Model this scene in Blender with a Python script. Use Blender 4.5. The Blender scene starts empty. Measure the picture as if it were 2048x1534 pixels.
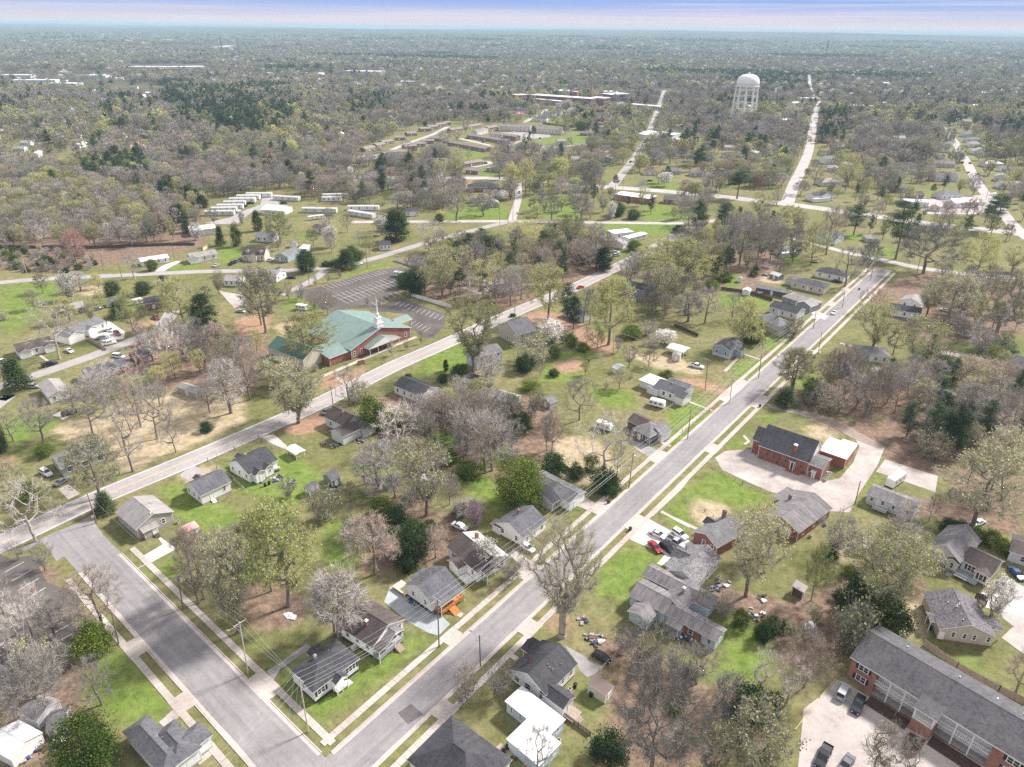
import bpy, math, random
import numpy as np
from mathutils import Matrix, Vector
# ------------------------------------------------------------------ helpers
R = math.radians
random.seed(11)
rng = np.random.default_rng(11)
S = bpy.context.scene
C = S.collection
DENOISE = False
F_PX, CAM_H = 1420.0, 118.0
p1 = np.array([-1024., 45 - 767, F_PX]); p2 = np.array([1024., 68 - 767, F_PX])
DOWN = np.cross(p2, p1); DOWN /= np.linalg.norm(DOWN)
if DOWN[1] < 0: DOWN = -DOWN
FW = np.array([0, 0, 1.]) - DOWN * DOWN[2]; FW /= np.linalg.norm(FW)
RT = np.cross(DOWN, FW)
# regions of the survey photograph: x0, y0, scale
TL = dict(p=(0, 0, 1), z1=(560, 1180, 6.137), z2=(760, 1030, 6.137), z3=(960, 1260, 5.6), z4=(200, 960, 7.669), z5=(340, 860, 6.827),
   z6=(200, 1380, 7.877), y1=(1240, 1060, 6.137), y2=(1480, 820, 6.827), y3=(1280, 960, 5.12), y4=(1680, 900, 5.565),
   y5=(1820, 1040, 5.478), y6=(1620, 1250, 4.785), x1=(380, 370, 5.12), x2=(700, 230, 5.12), x3=(1000, 160, 5.12),
   x4=(520, 540, 5.12), x5=(1380, 300, 5.12), x6=(1720, 230, 6.244), w1=(1430, 500, 6.827), w2=(1220, 640, 6.827),
   w3=(620, 720, 4.237), w4=(1680, 540, 3.454), w5=(1220, 800, 5.95), w6=(0, 560, 4.237))
for i, r in enumerate('abcd'):
 for j, x0 in enumerate((0, 680, 1348)):
  TL[r + str(j)] = (x0, (0, 380, 760, 1134)[i], 2.926)
def px(t, x, y):
 a, b, s = TL[t]
 return a + x / s, b + y / s
def G(t, x, y, z=0.0):
 """where the ray through a surveyed point meets height z"""
 x, y = px(t, x, y)
 r = np.array([x - 1024, y - 767, F_PX])
 k = (CAM_H - z) / (r @ DOWN)
 return np.array([r @ RT, r @ FW]) * k
def top_z(t, x, y, base):
 """height above the ground at base whose image row is y"""
 _, yy = px(t, x, y)
 lo, hi = 0., 80.
 for _ in range(30):
  m = (lo + hi) / 2
  if proj(base[0], base[1], m)[1] > yy: lo = m
  else: hi = m
 return lo
def proj(x, y, z):
 d = CAM_H - z
 v = RT * x + FW * y + DOWN * d
 return 1024 + F_PX * v[0] / v[2], 767 + F_PX * v[1] / v[2]
def Gs(t, pts):
 return [G(t, *p) for p in pts]
# ------------------------------------------------------------------ materials
def new_mat(name):
 m = bpy.data.materials.new(name); m.use_nodes = True
 nt = m.node_tree
 return m, nt, nt.nodes['Principled BSDF']
def N(nt, typ, **kw):
 n = nt.nodes.new(typ)
 for k, v in kw.items():
  if k.startswith('i_'):
   n.inputs[int(k[2:]) if k[2:].isdigit() else k[2:].replace('_', ' ')].default_value = v
  else: setattr(n, k, v)
 return n
def ramp(nt, fac, stops):
 n = nt.nodes.new('ShaderNodeValToRGB')
 el = n.color_ramp.elements
 el[0].position, el[0].color = stops[0][0], (*stops[0][1], 1)
 el[1].position, el[1].color = stops[-1][0], (*stops[-1][1], 1)
 for p, c in stops[1:-1]:
  e = el.new(p); e.color = (*c, 1)
 nt.links.new(fac, n.inputs[0])
 return n.outputs[0]
def mix(nt, fac, a, b, mode='MIX'):
 n = nt.nodes.new('ShaderNodeMix'); n.data_type = 'RGBA'; n.blend_type = mode
 for sock, v in ((n.inputs[0], fac), (n.inputs[6], a), (n.inputs[7], b)):
  if isinstance(v, (int, float)): sock.default_value = v
  elif isinstance(v, tuple): sock.default_value = (*v, 1)
  else: nt.links.new(v, sock)
 return n.outputs[2]
def noise(nt, vec, scale, detail=4, rough=.55):
 n = N(nt, 'ShaderNodeTexNoise'); n.inputs['Scale'].default_value = scale
 n.inputs['Detail'].default_value = detail; n.inputs['Roughness'].default_value = rough
 if vec is not None: nt.links.new(vec, n.inputs['Vector'])
 return n.outputs['Fac']
def pos(nt): return N(nt, 'ShaderNodeNewGeometry').outputs['Position']
def mapping(nt, vec, sc):
 n = N(nt, 'ShaderNodeMapping'); n.inputs['Scale'].default_value = sc
 nt.links.new(vec, n.inputs['Vector'])
 return n.outputs[0]
MC = {}
def plain(name, col, rough=.7, var=.25, scale=.6, metal=0, spec=.3):
 """painted or weathered surface with soft mottling"""
 if name in MC: return MC[name]
 m, nt, b = new_mat(name)
 n1 = noise(nt, pos(nt), scale, 6, .65)
 lo = tuple(c * (1 - var) for c in col); hi = tuple(min(1, c * (1 + var)) for c in col)
 nt.links.new(ramp(nt, n1, [(.3, lo), (.7, hi)]), b.inputs['Base Color'])
 b.inputs['Roughness'].default_value = rough; b.inputs['Metallic'].default_value = metal
 b.inputs['Specular IOR Level'].default_value = spec
 MC[name] = m
 return m
def shingle(name, col, var=.35, streak=.25):
 """asphalt shingles: courses, tab-to-tab tone, weather streaks down the slope"""
 if name in MC: return MC[name]
 m, nt, b = new_mat(name)
 uv = N(nt, 'ShaderNodeUVMap').outputs[0]
 br = N(nt, 'ShaderNodeTexBrick'); nt.links.new(uv, br.inputs['Vector'])
 for k, v in (('Scale', 1), ('Brick Width', .42), ('Row Height', .24), ('Mortar Size', .018), ('Bias', 0)): br.inputs[k].default_value = v
 br.inputs['Color1'].default_value = (*[c * (1 - var) for c in col], 1)
 br.inputs['Color2'].default_value = (*[min(1, c * (1 + var)) for c in col], 1)
 br.inputs['Mortar'].default_value = (*[c * .45 for c in col], 1)
 s = noise(nt, mapping(nt, uv, (1.1, .12, 1)), 1.2, 5, .6)
 c = mix(nt, ramp(nt, s, [(.35, (0, 0, 0)), (.75, (1, 1, 1))]), br.outputs['Color'], tuple(min(1, x * (1 + streak) + .01) for x in col))
 blot = noise(nt, pos(nt), .35, 4)
 c = mix(nt, 1.0, c, ramp(nt, blot, [(.3, (.8, .8, .8)), (.7, (1.15, 1.13, 1.1))]), 'MULTIPLY')
 nt.links.new(c, b.inputs['Base Color']); b.inputs['Roughness'].default_value = .85
 b.inputs['Specular IOR Level'].default_value = .25
 MC[name] = m
 return m
def brick(name, col):
 if name in MC: return MC[name]
 m, nt, b = new_mat(name)
 uv = N(nt, 'ShaderNodeUVMap').outputs[0]
 br = N(nt, 'ShaderNodeTexBrick'); nt.links.new(uv, br.inputs['Vector'])
 for k, v in (('Scale', 1), ('Brick Width', .3), ('Row Height', .1), ('Mortar Size', .008)): br.inputs[k].default_value = v
 br.inputs['Color1'].default_value = (*[c * .75 for c in col], 1); br.inputs['Color2'].default_value = (*[c * 1.2 for c in col], 1)
 br.inputs['Mortar'].default_value = (.3, .26, .24, 1)
 blot = noise(nt, pos(nt), .8, 5)
 c = mix(nt, 1.0, br.outputs['Color'], ramp(nt, blot, [(.3, (.78, .78, .78)), (.7, (1.15, 1.12, 1.1))]), 'MULTIPLY')
 nt.links.new(c, b.inputs['Base Color']); b.inputs['Roughness'].default_value = .85
 MC[name] = m
 return m
def siding(name, col):
 """lapped boards with faint grime"""
 if name in MC: return MC[name]
 m, nt, b = new_mat(name)
 uv = N(nt, 'ShaderNodeUVMap').outputs[0]
 w = N(nt, 'ShaderNodeTexWave', wave_type='BANDS', bands_direction='Y', wave_profile='SAW'); nt.links.new(uv, w.inputs['Vector'])
 w.inputs['Scale'].default_value = 1.6; w.inputs['Distortion'].default_value = 0
 g = noise(nt, mapping(nt, uv, (1, .35, 1)), 1.3, 5)
 c = ramp(nt, w.outputs['Fac'], [(0, tuple(x * .82 for x in col)), (.15, col), (1, tuple(min(1, x * 1.04) for x in col))])
 c = mix(nt, 1.0, c, ramp(nt, g, [(.3, (.84, .83, .8)), (.65, (1, 1, 1))]), 'MULTIPLY')
 nt.links.new(c, b.inputs['Base Color']); b.inputs['Roughness'].default_value = .6
 MC[name] = m
 return m
def metal_roof(name, col):
 if name in MC: return MC[name]
 m, nt, b = new_mat(name)
 uv = N(nt, 'ShaderNodeUVMap').outputs[0]
 w = N(nt, 'ShaderNodeTexWave', wave_type='BANDS', bands_direction='X', wave_profile='SIN'); nt.links.new(uv, w.inputs['Vector'])
 w.inputs['Scale'].default_value = .7; w.inputs['Distortion'].default_value = 0
 g = noise(nt, pos(nt), .5, 5)
 c = ramp(nt, w.outputs['Fac'], [(0, col), (.86, col), (.95, tuple(x * .6 for x in col)), (1, tuple(min(1, x * 1.3) for x in col))])
 c = mix(nt, 1.0, c, ramp(nt, g, [(.3, (.86, .86, .86)), (.7, (1.1, 1.1, 1.1))]), 'MULTIPLY')
 nt.links.new(c, b.inputs['Base Color']); b.inputs['Roughness'].default_value = .5
 MC[name] = m
 return m
def paving(name, col, var=.18, crack=.5, stain=(.09, .08, .075), along=None):
 """concrete or asphalt: large stains, fine grain, cracks"""
 if name in MC: return MC[name]
 m, nt, b = new_mat(name)
 P_ = pos(nt)
 big = noise(nt, P_, .09, 6, .65); mid = noise(nt, P_, .7, 5, .7); fine = noise(nt, P_, 6, 3)
 c = ramp(nt, big, [(.3, tuple(x * (1 - var) for x in col)), (.7, tuple(min(1, x * (1 + var)) for x in col))])
 c = mix(nt, 1.0, c, ramp(nt, mid, [(.25, (.82, .81, .8)), (.7, (1.08, 1.08, 1.08))]), 'MULTIPLY')
 c = mix(nt, 1.0, c, ramp(nt, fine, [(.3, (.88, .88, .88)), (.7, (1.1, 1.1, 1.1))]), 'MULTIPLY')
 if along is not None:       # wear drawn out along the lanes
  mp = N(nt, 'ShaderNodeMapping', vector_type='TEXTURE'); mp.inputs['Rotation'].default_value = (0, 0, along); mp.inputs['Scale'].default_value = (22, 1, 1); nt.links.new(P_, mp.inputs['Vector'])
  c = mix(nt, 1.0, c, ramp(nt, noise(nt, mp.outputs[0], .8, 5, .65), [(.3, (.8, .79, .8)), (.5, (1, 1, 1)), (.7, (1.14, 1.12, 1.12))]), 'MULTIPLY')
  c = mix(nt, ramp(nt, noise(nt, P_, .33, 6, .7), [(.62, (0, 0, 0)), (.7, (.6, .6, .6))]), c, tuple(x * .72 for x in col))
 vo = N(nt, 'ShaderNodeTexVoronoi', feature='DISTANCE_TO_EDGE'); vo.inputs['Scale'].default_value = .16
 wn = N(nt, 'ShaderNodeTexNoise', i_Scale=.35, i_Detail=6.0); nt.links.new(P_, wn.inputs['Vector'])
 wob = mix(nt, 1.0, P_, mix(nt, 1.0, wn.outputs['Color'], (5., 5., 5.), 'MULTIPLY'), 'ADD')
 nt.links.new(wob, vo.inputs['Vector'])
 ck = mix(nt, 1.0, ramp(nt, vo.outputs['Distance'], [(0, (1, 1, 1)), (.012, (0, 0, 0))]), ramp(nt, noise(nt, P_, .12, 3), [(.45, (0, 0, 0)), (.6, (1, 1, 1))]), 'MULTIPLY')
 c = mix(nt, mix(nt, 1.0, ck, (crack, crack, crack), 'MULTIPLY'), c, stain)
 nt.links.new(c, b.inputs['Base Color']); b.inputs['Roughness'].default_value = .9
 b.inputs['Specular IOR Level'].default_value = .2
 MC[name] = m
 return m
def leafy(name, c1, c2, c3, trans=.25):
 """foliage: every leaf or twig its own tone, plus a tone per tree"""
 if name in MC: return MC[name]
 m, nt, b = new_mat(name)
 g = N(nt, 'ShaderNodeNewGeometry'); oi = N(nt, 'ShaderNodeObjectInfo')
 c = ramp(nt, g.outputs['Random Per Island'], [(0, c1), (.5, c2), (1, c3)])
 hs = N(nt, 'ShaderNodeHueSaturation'); nt.links.new(c, hs.inputs['Color'])
 mr = N(nt, 'ShaderNodeMapRange'); nt.links.new(oi.outputs['Random'], mr.inputs[0])
 mr.inputs[3].default_value = .66; mr.inputs[4].default_value = 1.42
 nt.links.new(mr.outputs[0], hs.inputs['Value'])
 mh = N(nt, 'ShaderNodeMapRange'); nt.links.new(oi.outputs['Random'], mh.inputs[0])
 mh.inputs[3].default_value = .512; mh.inputs[4].default_value = .488
 nt.links.new(mh.outputs[0], hs.inputs['Hue'])
 nt.links.new(hs.outputs[0], b.inputs['Base Color'])
 b.inputs['Roughness'].default_value = .8; b.inputs['Specular IOR Level'].default_value = .15
 if trans:
  tr = N(nt, 'ShaderNodeBsdfTranslucent'); nt.links.new(hs.outputs[0], tr.inputs[0])
  mx = N(nt, 'ShaderNodeMixShader'); mx.inputs[0].default_value = trans
  nt.links.new(b.outputs[0], mx.inputs[1]); nt.links.new(tr.outputs[0], mx.inputs[2])
  nt.links.new(mx.outputs[0], nt.nodes['Material Output'].inputs['Surface'])
 MC[name] = m
 return m
def gloss(name, col, rough=.25, metal=0.):
 if name in MC: return MC[name]
 m, nt, b = new_mat(name)
 g = noise(nt, pos(nt), 2.0, 3)
 nt.links.new(ramp(nt, g, [(.3, tuple(c * .88 for c in col)), (.7, tuple(min(1, c * 1.06) for c in col))]), b.inputs['Base Color'])
 b.inputs['Roughness'].default_value = rough; b.inputs['Metallic'].default_value = metal
 MC[name] = m
 return m
# ------------------------------------------------------------------ mesh building
class MB:
 def __init__(s): s.v, s.f, s.m, s.mats = [], [], [], []
 def mi(s, mat):
  if mat not in s.mats: s.mats.append(mat)
  return s.mats.index(mat)
 def poly(s, pts, mat):
  i = len(s.v); s.v += [tuple(p) for p in pts]; s.f.append(tuple(range(i, i + len(pts)))); s.m.append(s.mi(mat))
 def box(s, a, b, mat, skip=''):
  x0, y0, z0 = a; x1, y1, z1 = b
  P = [(x0, y0, z0), (x1, y0, z0), (x1, y1, z0), (x0, y1, z0), (x0, y0, z1), (x1, y0, z1), (x1, y1, z1), (x0, y1, z1)]
  for k, q in (('b', (3, 2, 1, 0)), ('t', (4, 5, 6, 7)), ('s', (0, 1, 5, 4)), ('e', (1, 2, 6, 5)), ('n', (2, 3, 7, 6)), ('w', (3, 0, 4, 7))):
   if k not in skip: s.poly([P[j] for j in q], mat)
 def tube(s, p0, p1, r0, r1, n, mat, cap=False):
  p0, p1 = np.array(p0, float), np.array(p1, float); d = p1 - p0; L = np.linalg.norm(d)
  if L < 1e-6: return
  d /= L; a = np.cross(d, (0, 0, 1.) if abs(d[2]) < .9 else (1., 0, 0)); a /= np.linalg.norm(a); b = np.cross(d, a)
  i = len(s.v); k = s.mi(mat)
  for p, r in ((p0, r0), (p1, r1)):
   for j in range(n):
    t = 2 * math.pi * j / n
    s.v.append(tuple(p + r * (math.cos(t) * a + math.sin(t) * b)))
  for j in range(n):
   s.f.append((i + j, i + (j + 1) % n, i + n + (j + 1) % n, i + n + j)); s.m.append(k)
  if cap: s.f.append(tuple(i + n + j for j in range(n))); s.m.append(k); s.f.append(tuple(i + n - 1 - j for j in range(n))); s.m.append(k)
 def prism(s, outline, z0, z1, mat, side=None):
  """outline counter-clockwise in plan"""
  s.poly([(x, y, z1) for x, y in outline], mat)
  n = len(outline)
  for i in range(n):
   a, b = outline[i], outline[(i + 1) % n]
   s.poly([(a[0], a[1], z0), (b[0], b[1], z0), (b[0], b[1], z1), (a[0], a[1], z1)], side or mat)
 def lathe(s, prof, n, mat, x=0, y=0, smooth=True):
  i = len(s.v); k = s.mi(mat)
  for r, z in prof:
   for j in range(n):
    t = 2 * math.pi * j / n; s.v.append((x + r * math.cos(t), y + r * math.sin(t), z))
  for q in range(len(prof) - 1):
   for j in range(n):
    s.f.append((i + q * n + j, i + q * n + (j + 1) % n, i + (q + 1) * n + (j + 1) % n, i + (q + 1) * n + j)); s.m.append(k)
 def mesh(s, name, smooth=False, uv=True):
  me = bpy.data.meshes.new(name)
  me.from_pydata(s.v, [], s.f)
  for m in s.mats: me.materials.append(m)
  me.polygons.foreach_set('material_index', s.m)
  if smooth: me.polygons.foreach_set('use_smooth', [True] * len(s.f))
  if uv:
   lay = me.uv_layers.new(name='UVMap')
   V = np.array(s.v); out = np.zeros((len(me.loops), 2)); j = 0
   for f in s.f:
    P = V[list(f)]
    n = np.zeros(3)
    for a in range(len(f)):
     p, q = P[a], P[(a + 1) % len(f)]
     n += ((p[1] - q[1]) * (p[2] + q[2]), (p[2] - q[2]) * (p[0] + q[0]), (p[0] - q[0]) * (p[1] + q[1]))
    ln = np.linalg.norm(n); n = n / ln if ln > 1e-12 else np.array([0, 0, 1.])
    if abs(n[2]) > .985: U, W = np.array([1., 0, 0]), np.array([0, 1., 0])
    else:
     U = np.cross((0, 0, 1.), n); U /= np.linalg.norm(U); W = np.cross(n, U)
    out[j:j + len(f), 0] = P @ U; out[j:j + len(f), 1] = P @ W; j += len(f)
   lay.data.foreach_set('uv', out.ravel())
  me.update()
  return me
 def build(s, name, parent=None, smooth=False):
  return put(name, s.mesh(name, smooth), parent)
def put(name, me, parent=None, kind=None):
 o = bpy.data.objects.new(name, me); C.objects.link(o)
 if parent: o.parent = parent
 if kind: o['kind'] = kind
 return o
def thing(name, label, cat, loc=(0, 0, 0), rz=0., group=None):
 o = bpy.data.objects.new(name, None); C.objects.link(o)
 o.empty_display_size = .5
 o.location = (loc[0], loc[1], loc[2] if len(loc) > 2 else 0); o.rotation_euler = (0, 0, rz)
 o['label'] = label; o['category'] = cat
 if group: o['group'] = group
 return o
def tag(o, label, cat, group=None):
 o['label'] = label; o['category'] = cat
 if group: o['group'] = group
 return o
def dup(root, loc, rz=0., sc=None, label=None, group=None):
 r = root.copy(); C.objects.link(r)
 r.location = (loc[0], loc[1], loc[2] if len(loc) > 2 else 0); r.rotation_euler = (0, 0, rz)
 if sc is not None: r.scale = sc
 if label: r['label'] = label
 if group: r['group'] = group
 for ch in list(root.children):
  c = ch.copy(); C.objects.link(c); c.parent = r
  for g in ch.children:
   d = g.copy(); C.objects.link(d); d.parent = c
 return r
LM = []            # landmarks for the labels: (phrase, x, y)
OCC = []           # footprints no scattered tree may stand on: (x, y, radius)
def landmark(phrase, p): LM.append((phrase, float(p[0]), float(p[1])))
# ------------------------------------------------------------------ camera, light, sky
cam = bpy.data.cameras.new('camera'); co = bpy.data.objects.new('camera', cam); C.objects.link(co)
cam.sensor_width = 36; cam.lens = F_PX / 2048 * 36; cam.clip_end = 60000; cam.clip_start = 1
ex, ey, ez = np.eye(3)
col = lambda e: (e @ RT, e @ FW, -(e @ DOWN))
mx = Matrix.Identity(4)
for j, e in enumerate((ex, -ey, -ez)):
 for i, v in enumerate(col(e)): mx[i][j] = v
mx[2][3] = CAM_H
co.matrix_world = mx
S.camera = co
SUN_EL, SUN_AZ = 42, 58      # azimuth clockwise from the camera heading
sd = np.array([math.sin(R(SUN_AZ)) * math.cos(R(SUN_EL)), math.cos(R(SUN_AZ)) * math.cos(R(SUN_EL)), math.sin(R(SUN_EL))])
sun = bpy.data.lights.new('sun', 'SUN'); so = bpy.data.objects.new('sun', sun); C.objects.link(so)
sun.energy = SUN_E = 4.3; sun.angle = R(7); sun.color = (1, .95, .9)
so.rotation_euler = Vector(-sd).to_track_quat('-Z', 'Y').to_euler()
so.location = (0, 0, 400)
w = bpy.data.worlds.new('World'); S.world = w; w.use_nodes = True
nt = w.node_tree; bg = nt.nodes['Background']
sky = nt.nodes.new('ShaderNodeTexSky'); sky.sky_type = 'NISHITA'; sky.sun_disc = False
sky.sun_elevation = R(SUN_EL); sky.sun_rotation = R(SUN_AZ); sky.air_density = 1.2; sky.dust_density = 1.5; sky.altitude = 200
tc = nt.nodes.new('ShaderNodeTexCoord')
sep = nt.nodes.new('ShaderNodeSeparateXYZ'); nt.links.new(tc.outputs['Generated'], sep.inputs[0])
# thin overcast: bands of high cloud, thickening to a pinkish veil low down, open blue between
band = noise(nt, mapping(nt, tc.outputs['Generated'], (1.2, 1.2, 75)), 1.8, 7, .58)
el = N(nt, 'ShaderNodeMapRange', i_1=0.0, i_2=.032); nt.links.new(sep.outputs['Z'], el.inputs[0])
low = ramp(nt, el.outputs[0], [(0, (1, 1, 1)), (.3, (.45, .45, .45)), (.65, (.08, .08, .08)), (1, (.0, .0, .0))])
bandc = ramp(nt, band, [(.46, (0, 0, 0)), (.62, (1, 1, 1))])
fac = mix(nt, 1.0, low, mix(nt, 1.0, bandc, (.5, .5, .5), 'MULTIPLY'), 'ADD')
tint = ramp(nt, el.outputs[0], [(0, (5.7, 5.25, 5.9)), (.25, (5.4, 5.15, 6.2)), (.55, (4.0, 4.6, 6.7)), (.95, (2.5, 3.8, 7.0))])
cloudcol = ramp(nt, el.outputs[0], [(0, (6.8, 6.0, 6.5)), (1, (6.4, 6.1, 6.9))])
lowsky = mix(nt, fac, tint, cloudcol)
up = N(nt, 'ShaderNodeMapRange', i_1=.05, i_2=.35); nt.links.new(sep.outputs['Z'], up.inputs[0])
hi = noise(nt, mapping(nt, tc.outputs['Generated'], (3, 3, 7)), 1.3, 6, .6)
hicol = mix(nt, ramp(nt, hi, [(.2, (.6, .6, .6)), (.6, (1, 1, 1))]), sky.outputs[0], (7.7, 7.45, 8.0))
nt.links.new(mix(nt, up.outputs[0], lowsky, hicol), bg.inputs[0])
bg.inputs[1].default_value = .07
S.view_settings.view_transform = 'Standard'; S.view_settings.look = 'None'
S.view_settings.exposure = EXPO = .86; S.view_settings.gamma = 1
# ------------------------------------------------------------------ ground
def axis(segs, start):
 out = [start]
 for step, end in segs:
  while out[-1] < end - 1e-6: out.append(min(end, out[-1] + step))
 return np.array(out)
half = axis([(1.1, 210), (2.2, 420), (6, 900), (16, 2200), (70, 6500), (500, 26000)], 0.)
GX = np.concatenate([-half[:0:-1], half])
GY = axis([(60, 60), (1.1, 330), (1.8, 520), (5, 1000), (14, 2400), (50, 7000), (260, 26000)], -300.)
XX, YY = np.meshgrid(GX, GY)
def inside(poly, X, Y):
 P = np.array(poly); r = np.zeros(X.shape, bool); j = len(P) - 1
 for i in range(len(P)):
  xi, yi, xj, yj = *P[i], *P[j]
  if abs(yi - yj) > 1e-9:
   c = ((yi > Y) != (yj > Y)) & (X < (xj - xi) * (Y - yi) / (yj - yi) + xi)
   r ^= c
  j = i
 return r
def hills(X, Y):
 r = np.hypot(X, Y)
 s = np.clip((r - 3800) / 9500, 0, 1); s = s * s * (3 - 2 * s)
 roll = np.sin(X / 900 + 1.3) * np.cos(Y / 1100) + .6 * np.sin(X / 430 + Y / 700) + .5 * np.sin(Y / 520 - X / 1500 + 2)
 roll2 = np.sin(X / 2300 + .4) + .7 * np.sin(X / 1250 + Y / 3000)
 return s * 84 + np.clip((r - 2400) / 3000, 0, 1) * (roll * 7) + s * roll2 * 16
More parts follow.
